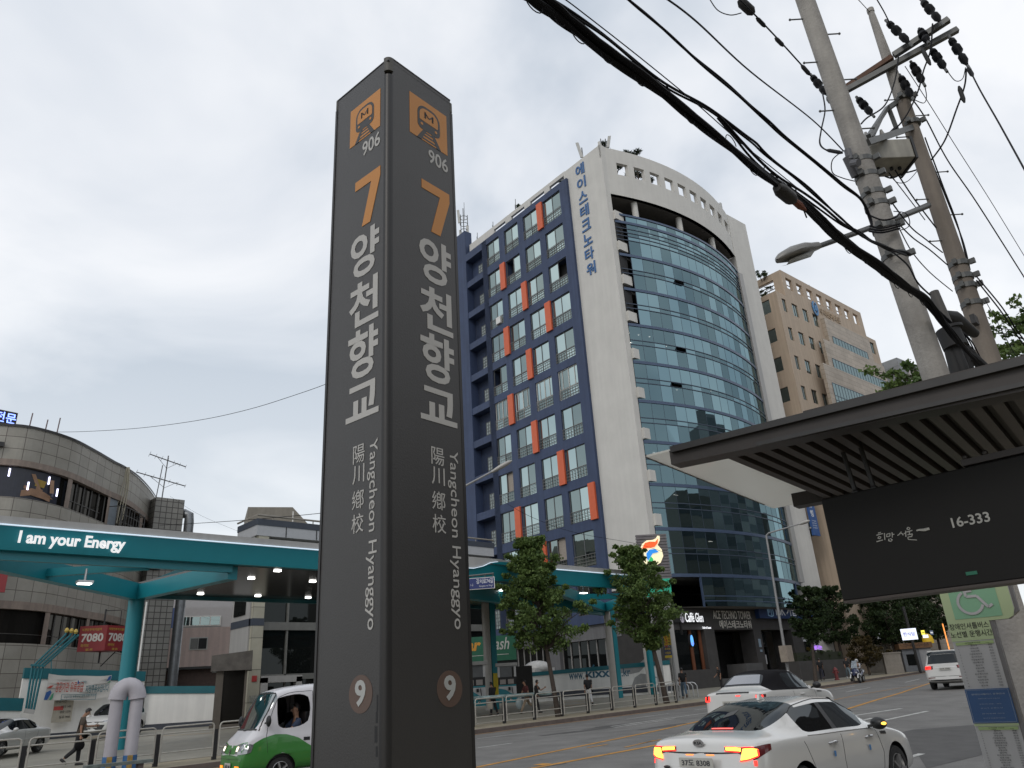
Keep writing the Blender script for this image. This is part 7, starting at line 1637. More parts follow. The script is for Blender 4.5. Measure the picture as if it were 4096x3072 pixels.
k.patch('upper_grille', [(4.35, -.55, .80), (4.35, .55, .80)], [(4.38, -.48, .74), (4.38, .48, .74)], TRIM, 8, 2, .01); k.patch('lower_grille', [(4.4, -.62, .62), (4.4, .62, .62)], [(4.4, -.5, .40), (4.4, .5, .40)], TRIM, 8, 3, .008)
k.patch('chrome_bar', [(4.4, -.2, .70), (4.4, .2, .70)], [(4.4, -.2, .67), (4.4, .2, .67)], CHROME, 5, 1, .012); plate(k, (4.41, 0, .55), (0, 1, 0), .5, .11, '32우 8606')
for s in (-1, 1):
    k.patch('headlamp', [(4.3, s * .45, .84), (4.1, s * .80, .90), (3.85, s * .90, .93)], [(4.38, s * .5, .76), (4.2, s * .80, .78), (4.0, s * .90, .84)], HEADC, 8, 3, .008)
    b = MB(); b.ball((2.95, s * 1.02, 1.03), (.09, .11, .085), 12, 8); k.add('wing_mirror', b, CARW, True)
    k.patch('tail_lamp', [(.06, s * .6, 1.04), (.3, s * .91, 1.04)], [(.06, s * .6, .88), (.2, s * .91, .90)], RED_D, 5, 3, .008)
    for x0 in (1.5, 2.5): P = [k.snap((x0 + .17 * i / 6, s * .95, .86), .02 if 0 < i < 6 else 0) for i in range(7)]; b = MB(); b.tube(P, .013, 6); k.add('door_handle', b, CARW, True)
    k.line('door_gap', [(1.84, s * .95, .4), (1.84, s * .95, .98)], .004, TRIM)
# --- green and white delivery van passing behind the pylon
ST = [(0.0, .60, .40, .98, 1.70, .52, .0), (.06, .68, .32, 1.0, 1.84, .58, .0), (.35, .70, .28, 1.0, 1.92, .60, 0), (1.2, .70, .25, 1.0, 1.93, .60, 0), (1.9, .70, .25, .99, 1.92, .60, 0), (2.02, .70, .25, .985, 1.915, .60, 0), (2.55, .70, .25, .97, 1.87, .59, 0), (2.78, .70, .25, .965, 1.80, .58, 0), (2.98, .695, .26, .96, 1.48, .62, 0), (3.20, .69, .27, .95, 1.06, .6, 0), (3.36, .66, .28, .84, .92, .5, 0), (3.46, .62, .30, .70, .78, .5, 0), (3.50, .56, .32, .56, .62, .5, 0)]
vx, vy, vyaw = 7.28, 16.62, R_(175.3)
vx += math.cos(vyaw) * -3.5; vy += math.sin(vyaw) * -3.5
k = car('delivery_van', 'small white and green delivery van with headlamps lit emerging left of the pylon', (vx, vy, gr(vx + 0, vy) + .06), vyaw, ST, VANW, wcr=.7, capg='green_body',
        mats_=[('green_body', VANG, [(i, 0, 3) for i in range(12)] + [(i, 3, 4) for i in (7, 8, 9, 10, 11)] + [(10, 4, 5), (11, 4, 6)])], glass=[('windscreen', glass_mat('van_windscreen', (.9, .95, .95), .30, dark=(.012, .02, .02)), [(7, 7, 9), (8, 7, 9)]), ('side_window', GLASS_CAR, [(5, 6, 7), (6, 6, 7)])], wheels=[(.55, .27), (2.66, .27)], group=None, cat_='van')
# the near-side door window is wound down: lift that pane out and show the driver
for o in k.parts['side_window']:
    if sum(v.co.y for v in o.data.vertices) > 0: bpy.data.objects.remove(o)
for s in (-1, 1):
    k.patch('green_paint', [(3.25, s * .60, .80), (3.08, s * .75, .92), (2.82, s * .75, .98), (2.56, s * .75, .96), (2.32, s * .75, .87), (2.12, s * .75, .74), (1.9, s * .75, .61), (1.6, s * .75, .52), (1.2, s * .75, .48), (0.1, s * .75, .45)], [(3.44, s * .55, .30), (3.1, s * .75, .34), (2.99, s * .75, .42), (2.85, s * .75, .56), (2.66, s * .75, .615), (2.45, s * .75, .56), (2.32, s * .75, .38), (1.9, s * .75, .28), (1.2, s * .75, .28), (0.1, s * .75, .30)], VANG, 40, 8, .004)
    k.patch('headlamp', [(3.44, s * .30, .80), (3.38, s * .52, .81), (3.25, s * .66, .80)], [(3.48, s * .32, .64), (3.42, s * .55, .63), (3.3, s * .66, .66)], HEADC, 8, 4, .012)
    k.patch('headlamp_bulb', [(3.44, s * .34, .76), (3.42, s * .42, .76)], [(3.47, s * .35, .68), (3.44, s * .42, .68)], HEADL, 4, 3, .018)
    k.patch('indicator', [(3.5, s * .36, .42), (3.45, s * .54, .42)], [(3.5, s * .36, .36), (3.45, s * .54, .36)], AMBER, 4, 2, .012)
    k.line('door_gap', [(2.0, s * .75, .32), (1.98, s * .75, 1.0), (2.0, s * .68, 1.80), (2.5, s * .66, 1.78), (2.75, s * .68, 1.70), (2.98, s * .72, 1.2), (3.0, s * .75, .95), (2.96, s * .75, .62)], .006, TRIM, n=60)
    k.patch('handle_recess', [(2.06, s * .75, .865), (2.2, s * .75, .865)], [(2.06, s * .75, .80), (2.2, s * .75, .80)], TRIM, 4, 2, .006); k.patch('slide_handle', [(1.72, s * .75, .9), (1.79, s * .75, .9)], [(1.72, s * .75, .74), (1.79, s * .75, .74)], TRIM, 2, 2, .01)
    k.line('body_crease', [(.2, s * .75, .52), (3.0, s * .75, .56)], .004, TRIM); k.line('slide_rail', [(.3, s * .75, .62), (1.95, s * .75, .66)], .005, mat('grey_line', (.25, .25, .25)), n=20)
k.patch('green_paint', [(3.36, -.62, .86), (3.46, -.2, .80), (3.46, .2, .80), (3.36, .62, .86)], [(3.5, -.55, .33), (3.5, -.2, .33), (3.5, .2, .33), (3.5, .55, .33)], VANG, 16, 6, .004)
k.line('bumper_gap', [(3.44, -.6, .54), (3.5, 0, .54), (3.44, .6, .54)], .006, TRIM); plate(k, (3.51, 0, .40), (0, 1, 0), .34, .15, '서울 89')
k.patch('front_badge', [(3.48, -.05, .72), (3.48, .05, .72)], [(3.5, -.03, .62), (3.5, .03, .62)], CHROME, 3, 3, .01)
k.line('window_seal', [(3.18, -.55, 1.08), (3.24, 0, 1.09), (3.18, .55, 1.08)], .02, TRIM); k.line('window_seal', [(2.80, -.5, 1.76), (2.80, .5, 1.76)], .014, TRIM)
for s in (-1, 1): k.line('window_seal', [(2.80, s * .53, 1.75), (2.98, s * .60, 1.44), (3.18, s * .62, 1.08)], .014, TRIM)
for s in (-1, 1): b = MB(); b.ball((3.02, s * .80, 1.22), (.05, .08, .11), 10, 8); b.bar((3.04, s * .66, 1.18), (3.03, s * .78, 1.2), .03, .03); k.add('wing_mirror', b, TRIM, True)
k.patch('panel_shade_strip', [(.5, .75, 1.55), (1.75, .72, 1.57)], [(.5, .75, 1.52), (1.75, .75, 1.54)], mat('van_shade_line', (.30, .30, .31), .5), 8, 1, .004); k.patch('fuel_flap', [(1.84, .72, 1.36), (1.9, .72, 1.36)], [(1.84, .73, 1.28), (1.9, .73, 1.28)], TRIM, 2, 2, .006)  # flat grey strip painted on as the shade line of the panel indent
b = MB(); a = k.snap((1.45, .8, 1.15), .006); put_text(b, '숲', (1.62, .715, 1.05), (-1, 0, 0), V((0, -.1, 1)), .22, .30, .0, .002); put_text(b, '생수', (1.5, .722, .92), (-1, 0, 0), V((0, -.05, 1)), .3, .08, 0, .002); k.add('side_logo', b, mat('logo_green_grey', (.25, .38, .30), .5))
b = MB(); b.box((1.8, -.6, .4), (1.9, .6, 1.7)); b.box((1.9, -.62, .5), (2.9, .62, .62)); b.box((2.35, .1, .62), (2.45, .5, .9)); b.box((2.0, .08, .6), (2.12, .55, 1.35)); b.box((2.0, -.55, .6), (2.12, -.08, 1.35)); k.add('cab_interior', b, TRIM)
b = MB(); b._lathe((2.78, .3, 1.02), V((-.8, 0, .6)), [(0, .17), (.015, .185), (.03, .17), (.015, .155), (0, .17)], 18); k.add('steering_wheel', b, TRIM)
VAN = k
# ------------------------------------------------------------------ people
SKIN = mat('skin', (.30, .165, .105), .6, var=.05, scale=8); HAIR = mat('black_hair', (.012, .010, .010), .5, var=.1); SHOE = mat('dark_shoe', (.02, .018, .018), .5, var=.1); FACE = mat('face_marks', (.03, .016, .014), .6, var=0)
def skin(vs, es, rs, root=0, sub=1):
    me = bpy.data.meshes.new('sk'); me.from_pydata([tuple(v) for v in vs], es, []); o = bpy.data.objects.new('sk', me); COL.objects.link(o)
    o.modifiers.new('k', 'SKIN')
    if not me.skin_vertices:
        bm = bmesh.new(); bm.from_mesh(me); bm.verts.layers.skin.verify(); bm.to_mesh(me); bm.free()
    for i, s in enumerate(me.skin_vertices[0].data): s.radius = rs[i] if isinstance(rs[i], tuple) else (rs[i], rs[i]); s.use_root = (i == root)
    md = o.modifiers.new('s', 'SUBSURF'); md.levels = sub; md.render_levels = sub
    bpy.context.view_layer.update(); ev = bpy.data.meshes.new_from_object(o.evaluated_get(bpy.context.evaluated_depsgraph_get()))
    out = [tuple(v.co) for v in ev.vertices], [tuple(p.vertices) for p in ev.polygons]
    bpy.data.objects.remove(o); bpy.data.meshes.remove(ev); bpy.data.meshes.remove(me); return out
def person(label, loc, yaw, H=1.70, hip=(20, -20), knee=(5, 25), sh=(-15, 15), el=(15, 15), lean=2, head=0, turn=0, top='short', topc=(.02, .02, .022), leg='long', legc=(.03, .03, .04), hair='short', shoec=None, abd=6, seat=None, group='people on the far pavement'):
    s = H / 1.72; D = R_
    def rot(v, a): return V((v.x * math.cos(a) + v.z * math.sin(a), v.y, -v.x * math.sin(a) + v.z * math.cos(a)))
    pel = V((0, 0, .93))
    legs = []
    for i, sd_ in enumerate((1, -1)):
        h = pel + V((0, sd_ * .085, -.04)); a = D(hip[i]); kx = h + V((math.sin(a), sd_ * .01, -math.cos(a))) * .42; c = a - D(knee[i])
        an = kx + V((math.sin(c), 0, -math.cos(c))) * .41; legs.append((h, kx, an, c))
    low = min(l[2].z for l in legs) - .085
    dz = -low if seat is None else seat - .93
    T = lambda v: (v + V((0, 0, dz))) * s
    tor = lambda v: pel + rot(v, D(lean))
    wa, ch, nb, nk = tor(V((0, 0, .16))), tor(V((.01, 0, .36))), tor(V((0, 0, .50))), tor(V((.015, 0, .56)))
    hp = D(lean + head); hr = lambda v: nk + rot(v, hp)
    h1, h2, h3 = hr(V((.02, 0, .07))), hr(V((.025, 0, .14))), hr(V((.01, 0, .205)))
    arms = []
    for i, sd_ in enumerate((1, -1)):
        S_ = tor(V((0, sd_ * .175, .46))); a = D(sh[i]) + D(lean) * .3; ab = D(abd)
        d1 = V((math.sin(a) * math.cos(ab), sd_ * math.sin(ab), -math.cos(a) * math.cos(ab))); E1 = S_ + d1 * .28; c = a + D(el[i])
        d2 = V((math.sin(c), sd_ * math.sin(ab) * .3, -math.cos(c))).normalized(); W1 = E1 + d2 * .25; arms.append((S_, E1, W1, d2))
    vs = [pel, wa, ch, nb, nk, h1, h2, h3]; rs = [(.145, .10), (.125, .09), (.15, .10), (.075, .065), .052, (.066, .075), (.074, .090), (.055, .065)]
    es = [(0, 1), (1, 2), (2, 3), (3, 4), (4, 5), (5, 6), (6, 7)]
    for (S_, E1, W1, d2) in arms:
        i = len(vs); vs += [S_, S_.lerp(E1, .5), E1, W1]; rs += [.058, .048, .040, .027]; es += [(2, i), (i, i + 1), (i + 1, i + 2), (i + 2, i + 3)]
    for (h, kx, an, c) in legs:
        i = len(vs); vs += [h, h.lerp(kx, .5), kx, kx.lerp(an, .35), an]; rs += [.085, .075, .055, .054, .036]; es += [(0, i), (i, i + 1), (i + 1, i + 2), (i + 2, i + 3), (i + 3, i + 4)]
    sv, sf = skin([T(v) for v in vs], es, [tuple(x * s for x in r) if isinstance(r, tuple) else r * s for r in rs])
    mb = MB(); mb.v = list(sv); mb.f = list(sf); mb.mi = [0] * len(sf)
    for k_, (S_, E1, W1, d2) in enumerate(arms):                 # palm, four fingers of different length, thumb from the palm's side
        sd_ = 1 if k_ == 0 else -1; ax = V((0, 1, 0)); ax = (ax - d2 * ax.dot(d2)).normalized(); fl = d2.cross(ax) * sd_
        fwd = V((d2.z * -1, 0, d2.x)); fwd = (fwd - d2 * fwd.dot(d2)).normalized()
        P0, P1 = T(W1 - d2 * .01), T(W1 + d2 * .085); mb.tube([P0, P0.lerp(P1, .5), P1], [.024 * s, .034 * s, .03 * s], 8)
        inn = V((0, -sd_, 0)); inn = (inn - d2 * inn.dot(d2)).normalized()
        for f, (o_, L) in enumerate(((.026, .066), (.009, .076), (-.009, .07), (-.026, .054))):
            b0 = W1 + d2 * .078 + fwd * o_; mb.tube([T(b0), T(b0 + d2 * L * .5 + inn * .008), T(b0 + d2 * L * .85 + inn * .03)], [.0095 * s, .0088 * s, .0065 * s], 6)
        b0 = W1 + d2 * .03 + fwd * .025; mb.tube([T(b0), T(b0 + fwd * .028 + d2 * .02), T(b0 + fwd * .034 + d2 * .055)], [.012 * s, .0105 * s, .008 * s], 6)
    F_ = rot(V((1, 0, 0)), hp); U_ = rot(V((0, 0, 1)), hp); hc = h2
    mb.tube([T(hc + F_ * .082 + U_ * .005), T(hc + F_ * .108 - U_ * .028), T(hc + F_ * .084 - U_ * .035)], [.008 * s, .014 * s, .008 * s], 6)
    for y in (1, -1): mb.ball(T(hc + V((0, y * .078, 0)) - U_ * .01), (.018 * s, .010 * s, .03 * s), 8, 6)
    body = mb.build('person', SKIN, None, True, fix=False); body.location = loc; body.rotation_euler = (0, 0, yaw); tag(body, label, 'person', group)
    mb = MB()
    for y in (1, -1): mb.ball(T(hc + F_ * .082 + V((0, y * .032, 0)) + U_ * .004), (.006 * s, .013 * s, .006 * s), 6, 4); mb.ball(T(hc + F_ * .083 + V((0, y * .032, 0)) + U_ * .024), (.005 * s, .018 * s, .004 * s), 6, 4)
    mb.ball(T(hc + F_ * .088 - U_ * .062), (.006 * s, .022 * s, .005 * s), 6, 4); mb.build('eyes_and_mouth', FACE, body)
    mb = MB()
    if hair != 'helmet':
        n0 = len(mb.v); mb.ball((0, 0, 0), 1, 16, 10); L = .10 if hair == 'short' else .26
        for i in range(n0, len(mb.v)):
            x, y, z = mb.v[i]
            lowz = -.35 if x > .25 else -1.0
            p = hc + U_ * .035 + F_ * (x * .098 - .012) + V((0, y * .088, 0)) + U_ * ((z * .105) if z > 0 else max(z, lowz if x < .25 else -.02) * (L if x < .25 else .02))
            if x > .3 and z < .45: p = p - F_ * .05
            mb.v[i] = tuple(T(p))
        mb.build('hair', HAIR, body, True, fix=False)
    TC = mat('cloth_%02d_%02d_%02d' % tuple(int(c * 99) for c in topc), topc, .85, var=.12, scale=12); LC = mat('cloth_%02d_%02d_%02d' % tuple(int(c * 99) for c in legc), legc, .85, var=.12, scale=12)
    vs = [tor(V((0, 0, -.06))), tor(V((0, 0, .05))), wa, ch, nb + V((0, 0, .01))]; rs = [(.165, .125), (.160, .118), (.145, .108), (.172, .122), (.10, .085)]; es = [(0, 1), (1, 2), (2, 3), (3, 4)]
    for (S_, E1, W1, d2) in arms:
        i = len(vs); vs += [S_ + V((0, 0, .01)), S_.lerp(E1, .78)]; rs += [.082, .068]; es += [(3, i), (i, i + 1)]
        if top == 'long': vs += [E1, W1]; rs += [.055, .04]; es += [(i + 1, i + 2), (i + 2, i + 3)]
    sv, sf = skin([T(v) for v in vs], es, [tuple(x * s for x in r) if isinstance(r, tuple) else r * s for r in rs], 2); mb = MB(); mb.v = list(sv); mb.f = list(sf); mb.mi = [0] * len(sf); mb.build('shirt', TC, body, True, fix=False)
    vs = [pel + V((0, 0, .06)), pel + V((0, 0, -.02))]; rs = [(.155, .11), (.155, .112)]; es = [(0, 1)]
    for (h, kx, an, c) in legs:
        i = len(vs); vs += [h + V((0, 0, -.05)), h.lerp(kx, .5), kx]; rs += [.098, .090, .078]; es += [(1, i), (i, i + 1), (i + 1, i + 2)]
        if leg == 'long': vs += [kx.lerp(an, .5), an.lerp(kx, .06)]; rs += [.070, .062]; es += [(i + 2, i + 3), (i + 3, i + 4)]
    sv, sf = skin([T(v) for v in vs], es, [tuple(x * s for x in r) if isinstance(r, tuple) else r * s for r in rs], 1); mb = MB(); mb.v = list(sv); mb.f = list(sf); mb.mi = [0] * len(sf); mb.build('trousers' if leg == 'long' else 'shorts', LC, body, True, fix=False)
    for (h, kx, an, c) in legs:
        mb = MB(); d = V((math.cos(c * .7), 0, math.sin(c * .7))); u = V((-d.z, 0, d.x)); a0 = an - u * .045
        mb.tube([T(a0 - d * .075), T(a0 - d * .04), T(a0 + d * .06 - u * .008), T(a0 + d * .14 - u * .015), T(a0 + d * .185 - u * .02)], [.025 * s, .046 * s, .044 * s, .036 * s, .018 * s], 10); mb.build('shoe', SHOE if not shoec else mat('shoe_%02d' % int(shoec[0] * 99), shoec, .6), body, True)
    body['_h'] = [tuple(T(a[2] + a[3] * .08)) for a in arms]
    return body
def at(u, v): p = GR(u, v); return p
def W_(o, p): return Matrix.Translation(o.location) @ Matrix.Rotation(o.rotation_euler.z, 4, 'Z') @ V(p)
def g2(p): return V((p.x, p.y, gr(p.x, p.y)))
def hold(name, o, i, mb, m, label, cat_, dz=0, rz=0):
    p = W_(o, o['_h'][i]); b = mb.build(name, m, None, True); b.location = p + V((0, 0, dz)); b.rotation_euler = (0, 0, o.rotation_euler.z + rz); return tag(b, label, cat_)
toR = 0.0
A = g2(W(300, 3067, 31.2)); A = g2(V((8.1, 30.6, 0)))
pp = person('young man in brown t-shirt and black wide trousers walking while looking at a phone', A, R_(-14), 1.74, (6, -8), (4, 42), (28, -6), (62, 10), 5, 28, topc=(.075, .058, .045), legc=(.014, .014, .016))
mb = MB(); mb.box((-.005, -.035, -.07), (.005, .035, .08)); hold('phone', pp, 0, mb, INK, 'dark phone held up by the man in the brown t-shirt', 'phone', .03)
mb = MB(); mb.ball((0, 0, -.20), (.15, .06, .16), 12, 8); mb.tube([(-.06, 0, -.06), (0, 0, .02), (.06, 0, -.06)], .012, 6); hold('handbag', pp, 1, mb, FABRIC, 'black bag carried by the man in the brown t-shirt', 'bag')
A = g2(V((28.4, 32.4, 0)))
pp = person('woman in black with tied hair carrying a pale shopping bag left of the first tree', A, R_(90), 1.62, (8, -10), (2, 16), (-8, 10), (8, 60), 4, 10, 0, 'long', (.014, .013, .015), 'long', (.012, .012, .013))
mb = MB(); mb.box((-.13, -.05, -.42), (.13, .05, -.05)); mb.tube([(-.07, 0, -.05), (0, 0, .02), (.07, 0, -.05)], .006, 5); hold('shopping_bag', pp, 0, mb, mat('bag_cream', (.42, .38, .32), .7, var=.1), 'pale shopping bag in the hand of the woman in black', 'bag', 0, .6)
mb = MB(); mb.ball((0, 0, -.16), (.17, .09, .15), 12, 8); hold('shoulder_bag', pp, 1, mb, mat('bag_maroon', (.06, .015, .018), .6), 'dark red shoulder bag of the woman in black', 'bag', .25)
A = g2(W(2110, 2859, 43.6))
pp = person('man in maroon shirt and beige trousers striding behind the first tree', A, R_(160), 1.70, (30, -28), (4, 40), (-14, 22), (10, 14), 4, 5, 0, 'short', (.085, .022, .022), 'long', (.28, .22, .16))
mb = MB(); mb.ball((0, 0, -.28), (.22, .14, .30), 14, 10); mb.tube([(-.05, 0, -.05), (0, 0, .02), (.05, 0, -.05)], .012, 6); hold('plastic_bag', pp, 1, mb, mat('bag_pale_blue', (.42, .50, .52), .5, var=.1), 'big pale plastic bag carried by the man in maroon', 'bag')
A = g2(W(2150, 2862, 43.0))
pp = person('person in dark top raising one hand, mostly hidden by the first tree trunk', A, R_(-25), 1.60, (14, -14), (4, 20), (10, 40), (12, 75), 4, 6, topc=(.02, .018, .018), legc=(.02, .02, .022))
A = g2(V((34.0, 30.6, 0)))
pp = person('person in black t-shirt and white trousers seen from behind in front of the white wall', A, R_(52), 1.70, (12, -20), (2, 30), (-12, 10), (14, 10), 2, 0, topc=(.018, .018, .024), legc=(.52, .52, .52))
mb = MB(); mb.ball((0, 0, -.12), (.16, .09, .13), 12, 8); mb.tube([(-.1, 0, -.05), (-.02, .02, .25), (.0, .05, .5)], .012, 6); hold('satchel', pp, 1, mb, FABRIC, 'small black satchel of the person in white trousers', 'bag', .1)
A = g2(W(2742, 2805, 50.5))
pp = person('man in black t-shirt and blue jeans walking by the bicycle hoops', A, R_(40), 1.74, (20, -22), (4, 26), (-12, 14), (12, 12), 2, 2, topc=(.018, .017, .018), legc=(.075, .115, .16), shoec=(.10, .05, .03))
A = g2(W(3291, 2721, 72))
pp = person('man in black clothes holding a dark bag under the trees right of the lamp post', A, R_(30), 1.74, (16, -18), (4, 24), (-10, 14), (14, 20), 2, 0, topc=(.014, .014, .015), legc=(.03, .03, .045))
mb = MB(); mb.box((-.13, -.04, -.5), (.13, .04, -.05)); mb.tube([(-.06, 0, -.05), (0, 0, .02), (.06, 0, -.05)], .008, 5); hold('carrier_bag', pp, 1, mb, FABRIC, 'dark carrier bag of the man under the trees', 'bag')
A = g2(W(3398, 2712, 74))
pp = person('person in dark top and light blue jeans walking beside the red hydrant', A, R_(215), 1.72, (22, -22), (4, 24), (-12, 14), (12, 30), 2, 4, topc=(.018, .017, .018), legc=(.15, .20, .23), shoec=(.5, .5, .5))
A = g2(W(2880, 2705, 62))
pp = person('long haired person in dark clothes half hidden behind the fabric roof of the suv', A, R_(150), 1.62, (6, -6), (2, 8), (0, 20), (10, 30), 4, 8, topc=(.02, .016, .016), legc=(.02, .02, .02), hair='long')
# van driver behind the open window
q = Matrix.Translation(VAN.t.location) @ Matrix.Rotation(vyaw, 4, 'Z') @ V((2.24, .30, 0))
pp = person('van driver in dark blue uniform sitting at the wheel', q, vyaw, 1.70, (80, 80), (85, 85), (55, 50), (40, 45), -4, 2, topc=(.03, .045, .085), legc=(.02, .02, .03), seat=.72, group=None)

# ------------------------------------------------------------------ scooter and its rider
P = g2(W(3440, 2722, 66)); syaw = R_(186)
sc = thing('motor_scooter', 'dark blue and white three wheeled scooter parked on the far kerb', 'scooter', P, syaw)
sc.scale = (1.1, 1.1, 1.1); SBL_ = mat('scooter_navy', (.02, .025, .07), .3, 0, coat=.5, var=.05); SWH = mat('scooter_white', (.45, .45, .46), .35, 0, coat=.4, var=.05)
for (x, y) in ((.72, .24), (.72, -.24), (-.68, 0)):
    b = MB(); b._lathe((x, y - .07, .27), V((0, 1, 0)), [(0, .15), (0, .24), (.04, .27), (.10, .27), (.14, .24), (.14, .15)], 20); wo = b.build('wheel', TYRE, sc, True)
    b = MB(); b.cyl((x, y - .06, .27), (x, y + .06, .27), .15, n=14); b.build('rim', RIM, wo)
def loft(secs, n=12):
    b = MB(); i0 = 0
    for (x, zc, hy, hz) in secs:
        for j in range(n): t = 2 * math.pi * j / n; b.v.append((x, hy * math.cos(t), zc + hz * math.sin(t)))
    for k_ in range(len(secs) - 1):
        for j in range(n): a = k_ * n + j; c = k_ * n + (j + 1) % n; b.f.append((a, c, c + n, a + n)); b.mi.append(0)
    b.f.append(tuple(range(n))[::-1]); b.mi.append(0); b.f.append(tuple((len(secs) - 1) * n + j for j in range(n))); b.mi.append(0); return b
loft([(-1.0, .80, .06, .06), (-.85, .74, .17, .15), (-.4, .62, .2, .2), (0, .45, .18, .16), (.3, .46, .2, .18), (.55, .68, .26, .3), (.8, .66, .22, .24), (.98, .58, .08, .1)]).build('body_shell', SBL_, sc, True)
loft([(-.95, .86, .08, .04), (-.5, .82, .17, .07), (-.05, .76, .16, .06), (.02, .74, .05, .03)]).build('seat', TRIM, sc, True)
b = MB(); b.hexa([(.62, -.2, .95), (.70, -.2, .95), (.70, .2, .95), (.62, .2, .95), (.36, -.15, 1.42), (.40, -.15, 1.42), (.40, .15, 1.42), (.36, .15, 1.42)]); b.build('windshield', glass_mat('screen_clear', (.8, .85, .9), .2, see=.6), sc)
b = MB(); b.tube([(.38, -.36, 1.06), (.48, -.12, 1.04), (.48, .12, 1.04), (.38, .36, 1.06)], .02, 8); b.cyl((.5, 0, .8), (.48, 0, 1.05), .03, n=8); b.build('handlebar', TRIM, sc)
for y in (.16, -.16): b = MB(); b.ball((.90, y, .66), (.07, .07, .06), 10, 6); b.build('headlamp', SWH, sc, True)
for y in (.24, -.24): b = MB(); b.tube([(.72 + .31 * math.cos(t), y, .27 + .31 * math.sin(t)) for t in [R_(10 + 16 * k) for k in range(10)]], .05, 6); b.build('mudguard', SWH, sc, True)
b = MB(); b.tube([(.4, .42, 1.15), (.42, .34, 1.05)], .01, 5); b.ball((.4, .44, 1.18), (.02, .07, .05), 8, 6); b.tube([(.4, -.42, 1.15), (.42, -.34, 1.05)], .01, 5); b.ball((.4, -.44, 1.18), (.02, .07, .05), 8, 6); b.build('mirror', TRIM, sc, True)
q = P + V((math.cos(syaw) * -.28, math.sin(syaw) * -.28, 0))
pp = person('scooter rider in white jacket and white helmet', q, syaw, 1.70, (75, 75), (80, 80), (45, 45), (20, 20), 12, -4, top='long', topc=(.42, .42, .44), legc=(.02, .02, .025), hair='helmet', seat=.86, group=None)
mb = MB(); mb.ball((0, 0, 0), (.135, .125, .135), 16, 10); hc_ = V((.135, 0, 1.56)); o = mb.build('helmet', SWH, pp, True); o.location = hc_
mb = MB(); mb.ball((.05, 0, -.01), (.10, .11, .06), 14, 8); o2 = mb.build('visor', TRIM, o, True)
# ------------------------------------------------------------------ trees and plants
import numpy as np
LEAFM = {}
def leaf_mat(nm, a, c):
    m = bpy.data.materials.new(nm); m.use_nodes = True; t = m.node_tree; b = t.nodes['Principled BSDF']; b.inputs['Roughness'].default_value = .55
    b.inputs['Specular IOR Level'].default_value = .3
    g = t.nodes.new('ShaderNodeNewGeometry'); n = t.nodes.new('ShaderNodeTexNoise'); n.inputs['Scale'].default_value = 3.2; n.inputs['Detail'].default_value = 4
    t.links.new(g.outputs['Position'], n.inputs['Vector']); r = t.nodes.new('ShaderNodeValToRGB'); r.color_ramp.elements[0].position = .35; r.color_ramp.elements[1].position = .68
    r.color_ramp.elements[0].color = (*a, 1); r.color_ramp.elements[1].color = (*c, 1); t.links.new(n.outputs['Fac'], r.inputs['Fac']); t.links.new(r.outputs[0], b.inputs['Base Color'])
    tr = t.nodes.new('ShaderNodeBsdfTranslucent'); t.links.new(r.outputs[0], tr.inputs['Color']); mx = t.nodes.new('ShaderNodeMixShader'); mx.inputs[0].default_value = .3
    t.links.new(b.outputs[0], mx.inputs[1]); t.links.new(tr.outputs[0], mx.inputs[2]); t.links.new(mx.outputs[0], t.nodes['Material Output'].inputs[0]); return m
GINK = leaf_mat('ginkgo_leaf', (.05, .092, .024), (.17, .24, .07)); DARKL = leaf_mat('dark_leaf', (.016, .032, .012), (.055, .085, .03)); PINEL = leaf_mat('pine_needle', (.022, .035, .02), (.05, .07, .04)); HEDG = leaf_mat('hedge_leaf', (.02, .035, .012), (.06, .085, .03)); RUST = leaf_mat('rusty_leaf', (.04, .035, .012), (.10, .07, .025))
BARK = mat('bark', (.055, .042, .034), .9, var=.3, scale=6, bump=.6, bscale=25)
def leaves(name, centers, per, rad, size, m, parent, seed, flat=.6, fan=True):
    """leaf-sized faces spread through clumps; centers: (x, y, z, r)"""
    g = np.random.default_rng(seed); C = np.array(centers, float); n = len(C) * per; k = np.repeat(np.arange(len(C)), per)
    d = g.normal(size=(n, 3)); d /= np.linalg.norm(d, axis=1)[:, None]; rr = g.random(n) ** .45
    P = C[k, :3] + d * (rr * C[k, 3])[:, None] * np.array([1, 1, flat])
    a = g.normal(size=(n, 3)); a[:, 2] *= .6; a /= np.linalg.norm(a, axis=1)[:, None]; b_ = g.normal(size=(n, 3)); b_ -= a * (a * b_).sum(1)[:, None]; b_ /= np.linalg.norm(b_, axis=1)[:, None]
    s = size * (.65 + .7 * g.random(n))[:, None]
    if fan: q = np.stack([P - a * s * .1, P + a * s * .55 + b_ * s * .62, P + a * s * .78, P + a * s * .55 - b_ * s * .62], 1)
    else: q = np.stack([P - a * s, P + b_ * s * .16, P + a * s, P - b_ * s * .16], 1)
    me = bpy.data.meshes.new(name); me.vertices.add(n * 4); me.vertices.foreach_set('co', q.reshape(-1).astype(np.float32)); me.loops.add(n * 4); me.loops.foreach_set('vertex_index', np.arange(n * 4, dtype=np.int32))
    me.polygons.add(n); me.polygons.foreach_set('loop_start', np.arange(0, n * 4, 4, dtype=np.int32)); me.polygons.foreach_set('loop_total', np.full(n, 4, dtype=np.int32))
    me.materials.append(m); me.update(calc_edges=True); o = bpy.data.objects.new(name, me); COL.objects.link(o)
    if parent: o.parent = parent
    return o
